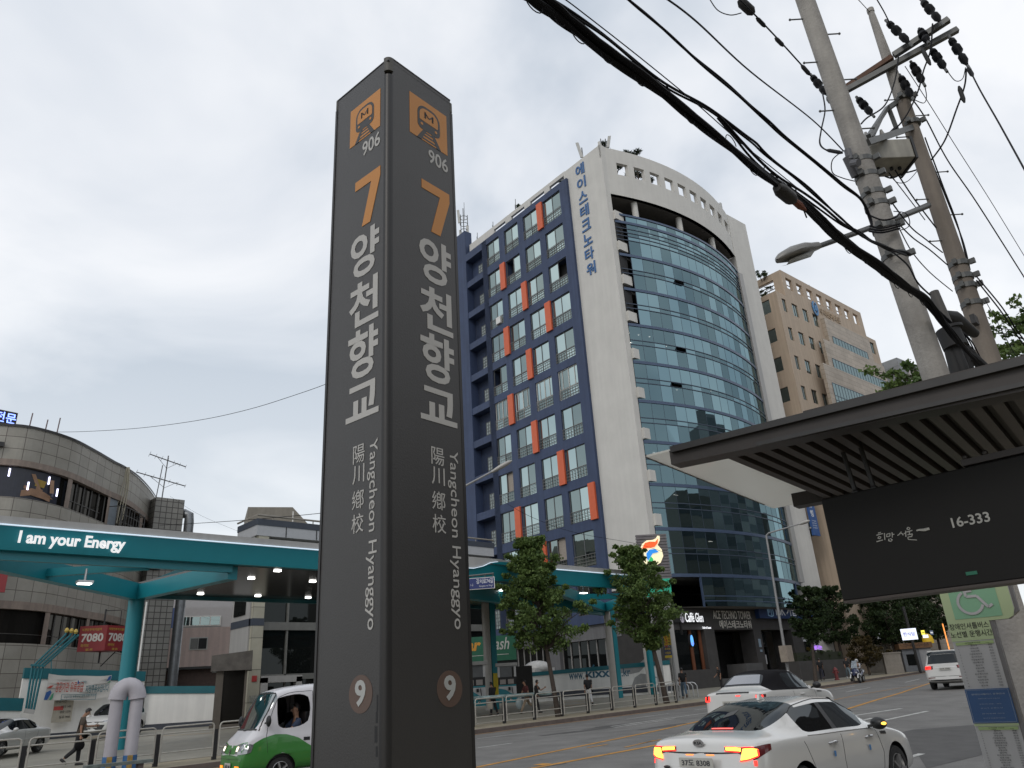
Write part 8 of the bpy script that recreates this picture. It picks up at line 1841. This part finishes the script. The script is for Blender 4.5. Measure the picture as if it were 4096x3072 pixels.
def tree(label, P, h, prof, trunk_r=.13, seed=1, n=60, per=150, size=.11, m=None, lean=(0, 0), name='street_tree', clump=.42, base=.32, group='trees along the far pavement', gap=0):
    """prof: (height share, radius) of the crown's outline"""
    t = thing(name, label, 'tree', P, 0, group); rnd = random.Random(seed); m = m or GINK
    b = MB(); zt = h * .93; pts = [V((lean[0] * f + .06 * math.sin(5 * f + seed), lean[1] * f + .05 * math.cos(4 * f + seed), zt * f)) for f in [i / 9 for i in range(10)]]
    b.tube(pts, [trunk_r * (1.25 if i == 0 else 1 - .085 * i) for i in range(10)], 10)
    ctr = []; ax = lambda z: pts[0].lerp(pts[-1], 0) if z <= 0 else pts[min(int(z / zt * 9), 8)].lerp(pts[min(int(z / zt * 9), 8) + 1], min(1, z / zt * 9 - min(int(z / zt * 9), 8)))
    zs = [p[0] for p in prof]; rads = [p[1] for p in prof]
    lobes = [rnd.uniform(.55, 1.15) for _ in range(48)]
    for i in range(n):
        f = zs[0] + (zs[-1] - zs[0]) * ((i + rnd.random()) / n); R = interp(f, zs, rads); a = i * 2.39996 + rnd.uniform(-.4, .4); lb = lobes[int((a % 6.283) / 6.283 * 8) + 8 * int(5.9 * (f - zs[0]) / (zs[-1] - zs[0] + 1e-6))]
        q = R * lb * (rnd.random() ** .5); c0 = ax(h * f); c = c0 + V((math.cos(a) * q, math.sin(a) * q, rnd.uniform(-.15, .15)))
        cr = clump * rnd.uniform(.6, 1.15) * (1 if f < .85 else .75); ctr.append((c.x, c.y, c.z, cr))
        if q > .35:
            s0 = ax(max(h * base * .9, h * f - q * .75)); md = s0.lerp(c, .55) + V((0, 0, .12 * q)); b.tube([s0, md, c], [trunk_r * .30, trunk_r * .18, trunk_r * .06], 5)
        if rnd.random() < .5:                                   # an outer spray that breaks the outline
            o_ = V((math.cos(a), math.sin(a), rnd.uniform(.1, .7))).normalized(); e_ = c + o_ * cr * 1.3; ctr.append((e_.x, e_.y, e_.z, cr * .45)); b.tube([c, e_], [trunk_r * .08, trunk_r * .03], 4)
    b.build('trunk', BARK, t, True); leaves('crown', ctr, per, 0, size, m, t, seed)
    return t
T1 = GR(2145, 2878); T1 = V((27.6, 26.95, gr(27.6, 26.95)))
def hgt(P, u, v): return W(u, v, math.hypot(P.x, P.y)).z - P.z
H1 = hgt(T1, 2110, 2125)
tree('tiered ginkgo tree with a narrow top in front of the canopy, nearest the pylon', T1, H1, [(.36, .8), (.42, 1.7), (.50, 2.35), (.58, 2.15), (.64, 1.5), (.72, 1.0), (.80, 1.3), (.86, .8), (.93, .5), (1.0, .2)], .13, 21, 120, 170, .11, base=.38, lean=(-.55, .5), clump=.5)
T2 = V((36.5, 27.2, gr(36.5, 27.2))); H2 = hgt(T2, 2560, 2158)
tree('dense ginkgo tree hiding the lit emblem between canopy and tower', T2, H2, [(.33, .3), (.40, .8), (.47, 1.7), (.56, 2.1), (.64, 2.1), (.72, 2.3), (.82, 1.65), (.90, .85), (1.0, .3)], .15, 33, 125, 180, .12, base=.34, lean=(-.8, .75), clump=.52)
T3 = GR(3267, 2734); T3 = V((T3.x, T3.y, gr(T3.x, T3.y))); H3 = hgt(T3, 3215, 2335)
tree('rounded young tree in front of the bank sign', T3, H3, [(.42, .3), (.5, .9), (.62, 1.25), (.74, 1.2), (.86, .85), (.95, .5), (1.0, .2)], .15, 5, 60, 150, .15, DARKL, base=.4, clump=.5, lean=(.5, -.48))
for i, (u, v, D, ut, vt, r, lab, m_) in enumerate(((3385, 2716, 84, 3370, 2330, 2.6, 'dark street tree just right of the bank sign', DARKL), (3490, 2700, 92, 3500, 2380, 3.0, 'dark street tree behind the parked scooter', DARKL), (3600, 2690, 88, 3590, 2360, 2.6, 'dark street tree left of the small kiosk', DARKL), (3690, 2680, 92, 3700, 2370, 2.8, 'dark street tree above the white shop light', DARKL), (3780, 2670, 96, 3790, 2330, 3.2, 'dark street tree behind the timetable sign', DARKL), (3300, 2690, 96, 3290, 2190, 2.4, 'tall dark tree at the tower corner behind the blue banner', DARKL))):
    p = W(u, v, D); p.z = gr(p.x, p.y) if i < 5 else p.z; tree(lab, p, hgt(p, ut, vt), [(.36, r * .4), (.46, r * .85), (.6, r), (.75, r * .95), (.88, r * .65), (1, r * .2)], .17, 40 + i, 50, 110, .2, m_, clump=.8, base=.4)
p = W(3480, 2700, 82); p.z = gr(p.x, p.y); tree('small tree with rusty leaves hanging low beside the scooter', p, hgt(p, 3470, 2545), [(.3, .8), (.5, 1.7), (.7, 1.7), (.9, 1.0), (1, .3)], .1, 61, 34, 100, .15, RUST, clump=.5, base=.3)
# ginkgo branches at the far right edge and behind the poles
for (u, v, D, r, n_, lab, sd_) in ((3590, 1505, 16, .5, 12, 'ginkgo sprays just left of the nearer pole above the shelter', 71), (4080, 1330, 17, .85, 22, 'ginkgo branches at the right edge beside the farther pole', 72)):
    c = W(u, v, D); p = V((c.x + .3, c.y - .6, gr(c.x, c.y - .6))); t = thing('street_tree', lab, 'tree', p, 0, 'ginkgo trees on the near pavement'); rn = random.Random(sd_)
    b = MB(); b.tube([(0, 0, 0), (.05, 0, 2), (0, .1, c.z - p.z - .3)], [.12, .1, .05], 8); ctr = []
    for k in range(n_):
        a = rn.uniform(0, 6.28); q = rn.uniform(.2, 1.25) * r; e_ = V((c.x - p.x + math.cos(a) * q, c.y - p.y + math.sin(a) * q, c.z - p.z + rn.uniform(-.9, .75) * r)); b.tube([(0, .1, c.z - p.z - .6), V((0, .1, c.z - p.z - .2)).lerp(e_, .5), e_], [.03, .014, .006], 4)
        for f in (.55, .75, .9, 1.02): w0 = V((0, .1, c.z - p.z - .3)).lerp(e_, f); ctr.append((w0.x, w0.y, w0.z, .13))
    b.build('trunk', BARK, t, True); leaves('crown', ctr, 26, 0, .075, GINK, t, sd_)
# rooftop pines and shrubs
RP = []
for u_, v_ in ((2448, 588), (2535, 618)): q = PLN(u_, v_, TO + TY * 2.6, TY); RP.append(((q - TO).dot(TX), (q.z - 51.5) / .95))
def local(s, y, z): return TO + TX * s + TY * y + V((0, 0, z))
for (s, y, hh, r, lab, sd_) in ((RP[0][0], 2.6, RP[0][1], 1.5, 'roof pine nearest the tower fin', 81), (RP[1][0], 2.6, RP[1][1], 1.5, 'roof pine second from the tower fin', 82)):
    t = thing('pine_tree', lab, 'tree', local(s, y, 51.5), 0, 'pines on the tower roof'); rn = random.Random(sd_); b = MB(); b.tube([(0, 0, -3.5), (.1, .1, 1), (.25, 0, hh * .6)], [.16, .12, .07], 7); ctr = []
    for k in range(15):
        a = rn.uniform(0, 6.28); q = rn.uniform(.2, 1) * r * 1.3; e_ = V((.2 + math.cos(a) * q, math.sin(a) * q, rn.uniform(.45, 1.0) * hh)); b.tube([(.15, 0, max(0, e_.z - 1)), e_], [.06, .025], 4); ctr.append((e_.x, e_.y, e_.z, .5))
    b.build('trunk', BARK, t, True); leaves('crown', ctr, 130, 0, .26, PINEL, t, sd_, .5, False)
for (q, n_, r, lab, sd_) in ((local(1.0, 7, 53.6), 5, .5, 'sparse weed on the tower parapet by the sector antenna', 91), (local(-.1, 13.5, 53.8), 3, .35, 'tuft of weeds halfway along the tower parapet', 92), (V((82.9, 38.0, 48.9)), 9, .8, 'roof shrub at the corner of the beige block', 93), (V((90.5, 36.2, 48.9)), 5, .5, 'roof shrub midway along the beige block', 94), (V((98.5, 36.0, 48.9)), 4, .5, 'roof shrub near the far end of the beige block', 95), (local(.5, 25.5, 56.0), 5, .6, 'weeds at the foot of the mobile mast on the navy pier', 96), (V((83.6, 38.5, 46.6)), 9, .9, 'shrub seen through the roof opening of the beige block', 97), (local(.8, 9.0, 52.2), 8, .8, 'shrub seen through the tower side opening', 98)):
    rn = random.Random(sd_); ctr = [(rn.uniform(-r, r), rn.uniform(-r, r), rn.uniform(-.1, r * 1.3), .28) for k in range(n_)]; t = thing('roof_shrub', lab, 'shrub', q, 0, 'plants on the roofs'); b = MB()
    for c in ctr: b.tube([(c[0] * .3, c[1] * .3, -.5), (c[0], c[1], c[2])], [.03, .012], 4)
    b.build('stem', BARK, t); leaves('foliage', ctr, 45, 0, .17, DARKL, t, sd_)
# hedge on the dark planter wall at the bank
t = thing('hedge', 'clipped low hedge on the dark wall right of the bank door', 'hedge', local(13.3, -2.8, 2.4), TA); ctr = [(x * .3, random.uniform(-.3, .3), random.uniform(.2, .85), .3) for x in range(25)]; leaves('foliage', ctr, 120, 0, .15, HEDG, t, 5)
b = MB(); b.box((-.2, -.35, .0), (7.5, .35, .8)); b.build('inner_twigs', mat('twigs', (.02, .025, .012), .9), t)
b = MB(); b.box((-.5, -.6, -2.2), (8.2, .5, .1)); o = b.build('planter_wall', STONE); o.location = local(13.3, -2.8, 2.4); o.rotation_euler = (0, 0, TA); tag(o, 'dark stone planter wall under the clipped hedge', 'wall')

# ------------------------------------------------------------------ roof aerials
WS = mat('antenna_white', (.45, .45, .43), .5, var=.08)
def sector(lab, q, poles, panels, rz=0):
    t = thing('mobile_antenna', lab, 'antenna', q, rz, 'mobile antennas on the tower roof')
    for (x, y, z0, z1, r) in poles: b = MB(); b.cyl((x, y, z0), (x, y, z1), r, n=7); b.build('mast', GALV, t)
    for (x, y, z0, z1, tilt) in panels: b = MB(); b.hexa([(x - .16, y - .08, z0), (x + .16, y - .08, z0), (x + .16, y + .08, z0), (x - .16, y + .08, z0), (x - .16 + tilt, y - .08, z1), (x + .16 + tilt, y - .08, z1), (x + .16 + tilt, y + .08, z1), (x - .16 + tilt, y + .08, z1)]); b.build('panel', WS, t)
    return t
sector('pale panel antenna left of the fin tip', local(.3, 3.2, 53.6), [(0, 0, -1, 2.1, .06)], [(-.1, -.15, .7, 2.7, -.35)], TA - .8)
sector('panel antenna with bracket right at the fin tip', local(.5, .6, 53.6), [(0, 0, -1, 1.6, .05), (.5, .1, -1, 1.6, .05)], [(.65, -.1, .3, 1.7, .3)], TA - .8)
sector('pair of panel antennas at the right end of the bowed parapet', local(20.6, .6, 53.2), [(0, 0, -1, 2.2, .05), (.6, .2, -1, 2.0, .05)], [(-.3, 0, .2, 2.0, .0), (.2, -.1, .1, 2.1, .0), (.9, 0, .1, 2.5, .12)], TA)
mst = sector('mobile mast with round hoops and panels on the navy pier', local(.2, 24.9, 56), [(0, 0, -.5, 4.6, .06), (.5, .2, -.5, 3.6, .05), (-.4, .2, -.5, 3.8, .05), (.1, .4, 3, 5.8, .03)], [(-.55, 0, 2.4, 4.4, -.12), (.45, 0, .4, 1.8, .05), (-.5, .2, .2, 1.4, 0)], TA - .8)
b = MB()
for z in (1.2, 2.2, 3.2): b.tube([(.5 * math.cos(a), .15 + .5 * math.sin(a), z) for a in [2 * math.pi * k / 12 for k in range(13)]], .04, 5)
b.build('hoop', GALV, mst)
for k, (y, hh, lab) in enumerate(((14.2, 1.6, 'thin rod aerial halfway along the tower parapet'), (21.8, 1.1, 'short rod at the far end of the tower parapet'), (18.6, .9, 'short rod on the tower parapet above the last opening'))):
    b = MB(); b.cyl((0, 0, -.3), (.05, 0, hh), .04, n=5); b.cyl((.15, .2, -.3), (.15, .2, hh * .6), .05, n=5); o = b.build('rod_aerial', GALV); o.location = local(-.1, y, 53.9); tag(o, lab, 'aerial', 'rods on the tower parapet')

# ------------------------------------------------------------------ street furniture on the far side
def lamp_post(lab, foot, top, head, r=.09):
    t = thing('street_lamp', lab, 'street lamp', foot); b = MB(); b.tube([(0, 0, 0), top - foot], [r, r * .6], 10); b.build('post', mat('lamp_post_grey', (.27, .27, .27), .5, .4, var=.08), t, True)
    a, c = top - foot, head - foot; d = c - a; b = MB(); b.tube([a, a + d * .06 + V((0, 0, .1)), c - d * .18], [r * .6, r * .55, r * .4], 8); b.build('arm', MATS['lamp_post_grey'], t, True)
    u = d.normalized(); s = u.cross(Z3).normalized(); w_ = s.cross(u); b = MB(); L = d.length * .24; i0 = 0; n_ = 12; pf = [(0, .04, .05), (.2, .09, .08), (.55, .15, .10), (.85, .12, .08), (1, .02, .02)]
    for f, wv, hv in pf:
        q = c - u * L * (1 - f)
        for j in range(n_): tt = 2 * math.pi * j / n_; b.v.append(tuple(q + s * wv * math.cos(tt) + w_ * hv * math.sin(tt)))
    for k_ in range(len(pf) - 1):
        for j in range(n_): x = k_ * n_ + j; y = k_ * n_ + (j + 1) % n_; b.f.append((x, y, y + n_, x + n_)); b.mi.append(0)
    b.build('lamp_head', mat('lamp_head_pale', (.36, .35, .33), .45, .2, var=.08), t, True); return t
f0 = W(3152, 2700, 47); f0.z = gr(f0.x, f0.y); lamp_post('tall grey street lamp in front of the bank sign', f0, W(3065, 2143, 47), W(3240, 2082, 46.5))
b = MB(); z0 = W(3146, 2560, 46.9).z; q = W(3140, 2590, 46.8) - f0; b.box((q.x - .35, q.y - .25, q.z - .75), (q.x + .3, q.y + .2, q.z + .1)); o = b.build('banner_box', mat('dirty_cream', (.26, .22, .18), .7, var=.2)); o.location = f0
tag(o, 'dirty cream utility box strapped to the lamp post by the bank', 'box')
f0 = W(1790, 2850, 30.2); f0.z = gr(f0.x, f0.y); lamp_post('street lamp reaching out right of the pylon edge over the canopy', f0, W(1700, 2040, 30), W(2048, 1842, 30), .10)
Pz = W(1885, 2330, 28.5); sg = thing('street_name_sign', 'blue street name sign with white lettering right of the pylon', 'sign', Pz, R_(46 - 90 - 3)); wz_ = (W(1979, 2340, 28.5) - W(1790, 2352, 28.5)).length; hz2 = W(1979, 2308, 28.5).z - W(1979, 2354, 28.5).z
x1 = (W(1979, 2330, 28.5) - Pz).length; zc = W(1979, 2331, 28.5).z - Pz.z
b = MB(); b.box((x1 - 1.9, -.02, zc - hz2 / 2), (x1, .02, zc + hz2 / 2)); b.build('plate_edge', WHITEP, sg)
b = MB(); b.box((x1 - 1.88, -.03, zc - hz2 / 2 + .02), (x1 - .025, -.02, zc + hz2 / 2 - .02)); b.build('plate', mat('street_blue', (.008, .02, .13), .4, var=.03), sg)
b = MB(); put_text(b, '강서로74길', (x1 - .68, -.034, zc - .02), (1, 0, 0), Z3, .62, .19, .02, .002); put_text(b, 'Gangseo-ro 74-gil', (x1 - .58, -.034, zc - .15), (1, 0, 0), Z3, .50, .085, .0, .002); put_text(b, '1-2', (x1 - .9, -.034, zc - .08), (1, 0, 0), Z3, .1, .08, 0, .002); b.build('lettering', mat('sign_letters', (.55, .56, .6), .5, var=0), sg)
b = MB(); b.cyl((x1 - 1.9, .0, zc + .26), (x1 - .02, 0, zc + .33), .035, n=8)
for x in (x1 - .35, x1 - .05): b.bar((x, 0, zc + hz2 / 2), (x, 0, zc + .33), .03, .03)
b.build('arm', GALV, sg)
# ball lamp with yellow notices
f0 = W(2712, 2790, 48); f0.z = gr(f0.x, f0.y); tp = W(2675, 2512, 48); t = thing('ball_lamp', 'leaning thin post with a white ball lamp at the cafe corner', 'street lamp', f0); b = MB(); b.tube([(0, 0, 0), tp - f0], [.075, .055], 10); b.build('post', MATS['lamp_post_grey'], t, True); b = MB(); b.ball(tp - f0 + V((0, 0, .1)), .19, 16, 10); b.build('globe', mat('globe_cream', (.40, .37, .31), .4, var=.05), t, True)
YS_ = mat('notice_yellow', (.52, .38, .03), .5, var=.05)
a, c = W(2651, 2532, 47.8), W(2679, 2530, 47.8); dz = W(2660, 2532, 47.8).z - W(2662, 2582, 47.8).z; t = thing('yellow_notice', 'yellow notice board with red lettering on the ball lamp post', 'sign', a, math.atan2(c.y - a.y, c.x - a.x)); L = (c - a).length
b = MB(); b.box((0, 0, -dz), (L, .04, 0)); b.build('board', YS_, t); b = MB(); put_text(b, '하이스', (.03, -.008, -.15), (1, 0, 0), Z3, L * .85, .13, .02, .002)
for k, ch in enumerate('구내식당'[:4]): put_text(b, ch, (.05, -.008, -.34 - .16 * k), (1, 0, 0), Z3, .15, .14, .03, .002)
b.build('red_lettering', mat('notice_letter_red', (.4, .02, .02), .5), t); b = MB()
for k, ch in enumerate('한식뷔페'[:4]): put_text(b, ch, (.24, -.008, -.32 - .16 * k), (1, 0, 0), Z3, .14, .13, .02, .002)
b.build('black_lettering', INK, t)
a = W(2655, 2588, 47.8); t = thing('blue_notice', 'blue and yellow notice board hung below the yellow one', 'sign', a, t.rotation_euler.z); b = MB(); b.box((0, 0, -.62), (L, .04, 0)); b.build('board', mat('notice_navy', (.03, .045, .12), .5), t); b = MB(); put_text(b, '주차뒤', (.04, -.008, -.2), (1, 0, 0), Z3, L * .8, .15, .02, .002); put_text(b, '이용로', (.04, -.008, -.42), (1, 0, 0), Z3, L * .8, .15, .02, .002); b.box((0, -.006, -.62), (L, 0, -.48)); b.build('yellow_lettering', YS_, t)
# bicycle hoops
for k in range(5):
    q = W(2700 + 17 * k, 2776 - 2 * k, 52); q.z = gr(q.x, q.y); b = MB(); b.tube([(-.0, -.35, 0), (0, -.35, .65), (0, -.24, .80), (0, -.1, .85), (0, .3, .85), (0, .40, .78), (0, .45, .6), (0, .45, 0)], .035, 8); o = b.build('bicycle_hoop', STEEL, None, True); o.location = q; o.rotation_euler = (0, 0, R_(30)); tag(o, 'steel bicycle hoop in the row at the cafe corner', 'bicycle stand', 'bicycle hoops at the cafe corner')
P = W(2725, 2775, 53); P.z = gr(P.x, P.y); bi = thing('bicycle', 'dark bicycle leaning in the hoops behind the man in jeans', 'bicycle', P, R_(20))
for x in (-.5, .5):
    b = MB(); b.tube([(x + .33 * math.cos(a), 0, .34 + .33 * math.sin(a)) for a in [2 * math.pi * k / 20 for k in range(21)]], .022, 6); w0 = b.build('wheel', TYRE, bi, True); b = MB()
    for k in range(6): b.tube([(x, 0, .34), (x + .32 * math.cos(k * 1.047), 0, .34 + .32 * math.sin(k * 1.047))], .005, 4)
    b.build('spokes', STEEL, w0)
b = MB(); b.tube([(-.5, 0, .34), (-.05, 0, .32), (.32, 0, .82), (-.2, 0, .82), (-.5, 0, .34)], .02, 6); b.tube([(-.05, 0, .32), (-.22, 0, .95)], .02, 6); b.tube([(.5, 0, .34), (.32, 0, .82), (.28, 0, 1.0)], .02, 6); b.build('frame', mat('bike_frame', (.05, .05, .05), .4), bi)
b = MB(); b.ball((-.23, 0, .97), (.14, .07, .035), 10, 6); b.build('saddle', TRIM, bi, True); b = MB(); b.tube([(.2, -.27, 1.04), (.3, -.1, 1.0), (.3, .1, 1.0), (.2, .27, 1.04)], .015, 6); b.build('handlebar', TRIM, bi)
# fire hydrant
P = W(3350, 2724, 72); P.z = gr(P.x, P.y); hy = thing('fire_hydrant', 'faded red fire hydrant on the pavement by the trees', 'hydrant', P); HR = mat('hydrant_red', (.22, .05, .05), .6, var=.15); b = MB(); b._lathe((0, 0, 0), V((0, 0, 1)), [(0, .20), (.08, .20), (.1, .14), (.7, .14), (.74, .19), (.82, .19), (.9, .13), (.98, .05), (1.02, .001)], 16); b.build('barrel', HR, hy, True); b = MB(); b.cyl((0, -.25, .6), (0, .25, .6), .07, n=10); b.build('nozzle', HR, hy)
# planter boxes, kiosk, shops with lit signs
def gbox(u, v, D, wd, dp, h, rz, lab, m, name, cat_):
    P = W(u, v, D); P.z = gr(P.x, P.y); b = MB(); b.box((0, 0, 0), (wd, dp, h)); b.box((-.06, -.06, h), (wd + .06, dp + .06, h + .12)); o = b.build(name, m); o.location = P; o.rotation_euler = (0, 0, rz); return tag(o, lab, cat_), P
gbox(3548, 2690, 82, 1.5, 1.2, 1.75, R_(-60), 'pale granite faced utility box left of the kiosk', mat('granite_pale', (.21, .19, .165), .7, var=.15, scale=4), 'utility_box', 'utility box'); gbox(3432, 2712, 90, 3.4, .4, 2.5, R_(-64), 'weathered concrete wall behind the scooter', mat('wall_conc', (.15, .14, .125), .8, var=.2), 'boundary_wall', 'wall')
P = W(3625, 2680, 86); P.z = gr(P.x, P.y); ko = thing('kiosk', 'grey street kiosk with a brown striped fascia', 'kiosk', P, R_(-58)); ko.scale = (.77, .77, .63); KG = mat('kiosk_grey', (.14, .15, .165), .5, .2, var=.1)
b = MB(); b.box((0, 0, 0), (3.4, 3, 3.3)); b.build('cabin', KG, ko); b = MB(); b.box((.4, -.04, .9), (1.5, .0, 2.5)); b.build('window', GLASS_D, ko); b = MB(); b.box((2.0, -.05, 0), (3.4, -.005, 3.3)); b.build('pale_side', mat('kiosk_pale', (.26, .26, .27), .5), ko); b = MB(); b.box((-.25, -.35, 3.3), (3.6, 3.2, 4.1)); f_ = b.build('fascia', mat('kiosk_brown', (.15, .075, .03), .6, var=.2), ko); b = MB(); put_text(b, '구두수선', (.2, -.36, 3.5), (1, 0, 0), Z3, 3.0, .5, .02, .01); b.build('lettering', mat('kiosk_dark', (.06, .03, .02), .6), f_)
LW = mat('lit_signboard', (.80, .85, 1), emit=.9, var=.0)
def litbox(u0, v0, u1, v1, D, lab, m, txt=None, tm=None, name='lit_sign'):
    a, c = W(u0, v0, D), W(u1, v0, D); zb_ = W(u0, v1, D).z; L = (c - a).length; t = thing(name, lab, 'sign', a, math.atan2(c.y - a.y, c.x - a.x)); b = MB(); b.box((0, 0, zb_ - a.z), (L, .25, 0)); b.build('light_panel', m, t)
    if txt: b = MB(); h_ = a.z - zb_; put_text(b, txt, (L * .12, -.012, -h_ * .68), (1, 0, 0), Z3, L * .76, h_ * .38, .02, .004); b.build('lettering', tm or INK, t)
    return t
litbox(3600, 2517, 3663, 2562, 80, 'brightest white lit shop sign under the trees', LW, '한식당', mat('sign_violet', (.2, .2, .5), emit=.2, var=0)); litbox(3683, 2522, 3697, 2540, 80, 'small square yellow lit sign right of the white one', mat('lit_yellow', (.9, .75, .08), emit=1.3, var=0), '점'); litbox(3718, 2522, 3731, 2540, 81, 'small dark blue lit sign nearest the timetable', mat('lit_navy', (.06, .08, .14), emit=.5, var=0), '빛', LETW); litbox(3690, 2540, 3712, 2552, 82, 'thin white lit strip below the yellow sign', LW)
litbox(3432, 2524, 3580, 2562, 93, 'long white lit shop front glimpsed through the dark trees', mat('shop_white_lit', (.8, .85, .9), emit=.45, var=.0), name='lit_shopfront')
P = W(3660, 2562, 88); b = MB(); b._lathe((0, 0, 0), V((0, 0, 1)), [(0, 1.0), (.6, 1.02), (1.1, .9), (1.5, .6), (1.7, .001)], 18); o = b.build('yellow_dome', mat('dome_yellow', (.55, .36, .02), emit=.25, var=.05), None, True); o.scale = (.5, .5, .55); o.location = P + V((.6, -1.0, -.35)); tag(o, 'yellow dome shaped inflatable sign on the kiosk roof', 'sign')
P = W(3258, 2600, 74); b = MB(); put_text(b, '빛나는', (0, 0, 0), d_az(90 - 40), Z3, 1.3, .42, .04, .02); o = b.build('violet_led_sign', mat('violet_led', (.45, .2, .9), emit=.8, var=0)); o.location = P; tag(o, 'small violet lit lettering above the hedge', 'sign')
P = W(3790, 2570, 60); b = MB(); b.box((-.03, -.03, -2.5), (.03, .03, 1.2)); o = b.build('amber_light_bar', mat('amber_bar', (1, .35, .08), emit=.9, var=0)); o.location = P; tag(o, 'thin upright amber light bar beside the people carrier', 'light')
P = W(3645, 2540, 84); P.z = gr(P.x, P.y); b = MB(); b.cyl((0, 0, 0), (-.3, 0, 6), .13, n=10); o = b.build('street_post', DARKMETAL); o.location = P; tag(o, 'dark slim post in front of the kiosk', 'post')
# dark facade behind the trees at the right and a far block to close the street
P = W(3330, 2650, 122); b = MB(); b.box((0, 0, 0), (30, 14, 11)); o = b.build('shop_building', mat('shop_dark', (.05, .047, .045), .8, var=.2, scale=.6)); o.location = (P.x - 4, P.y + 3, 1); o.rotation_euler = (0, 0, R_(-8)); tag(o, 'dark low shop building behind the trees with lit signs', 'building')
for k in [o for o in bpy.data.objects if o.type == 'EMPTY' and '_h' in o.keys()]: del k['_h']
for o in bpy.data.objects:
    if '_h' in o.keys(): del o['_h']
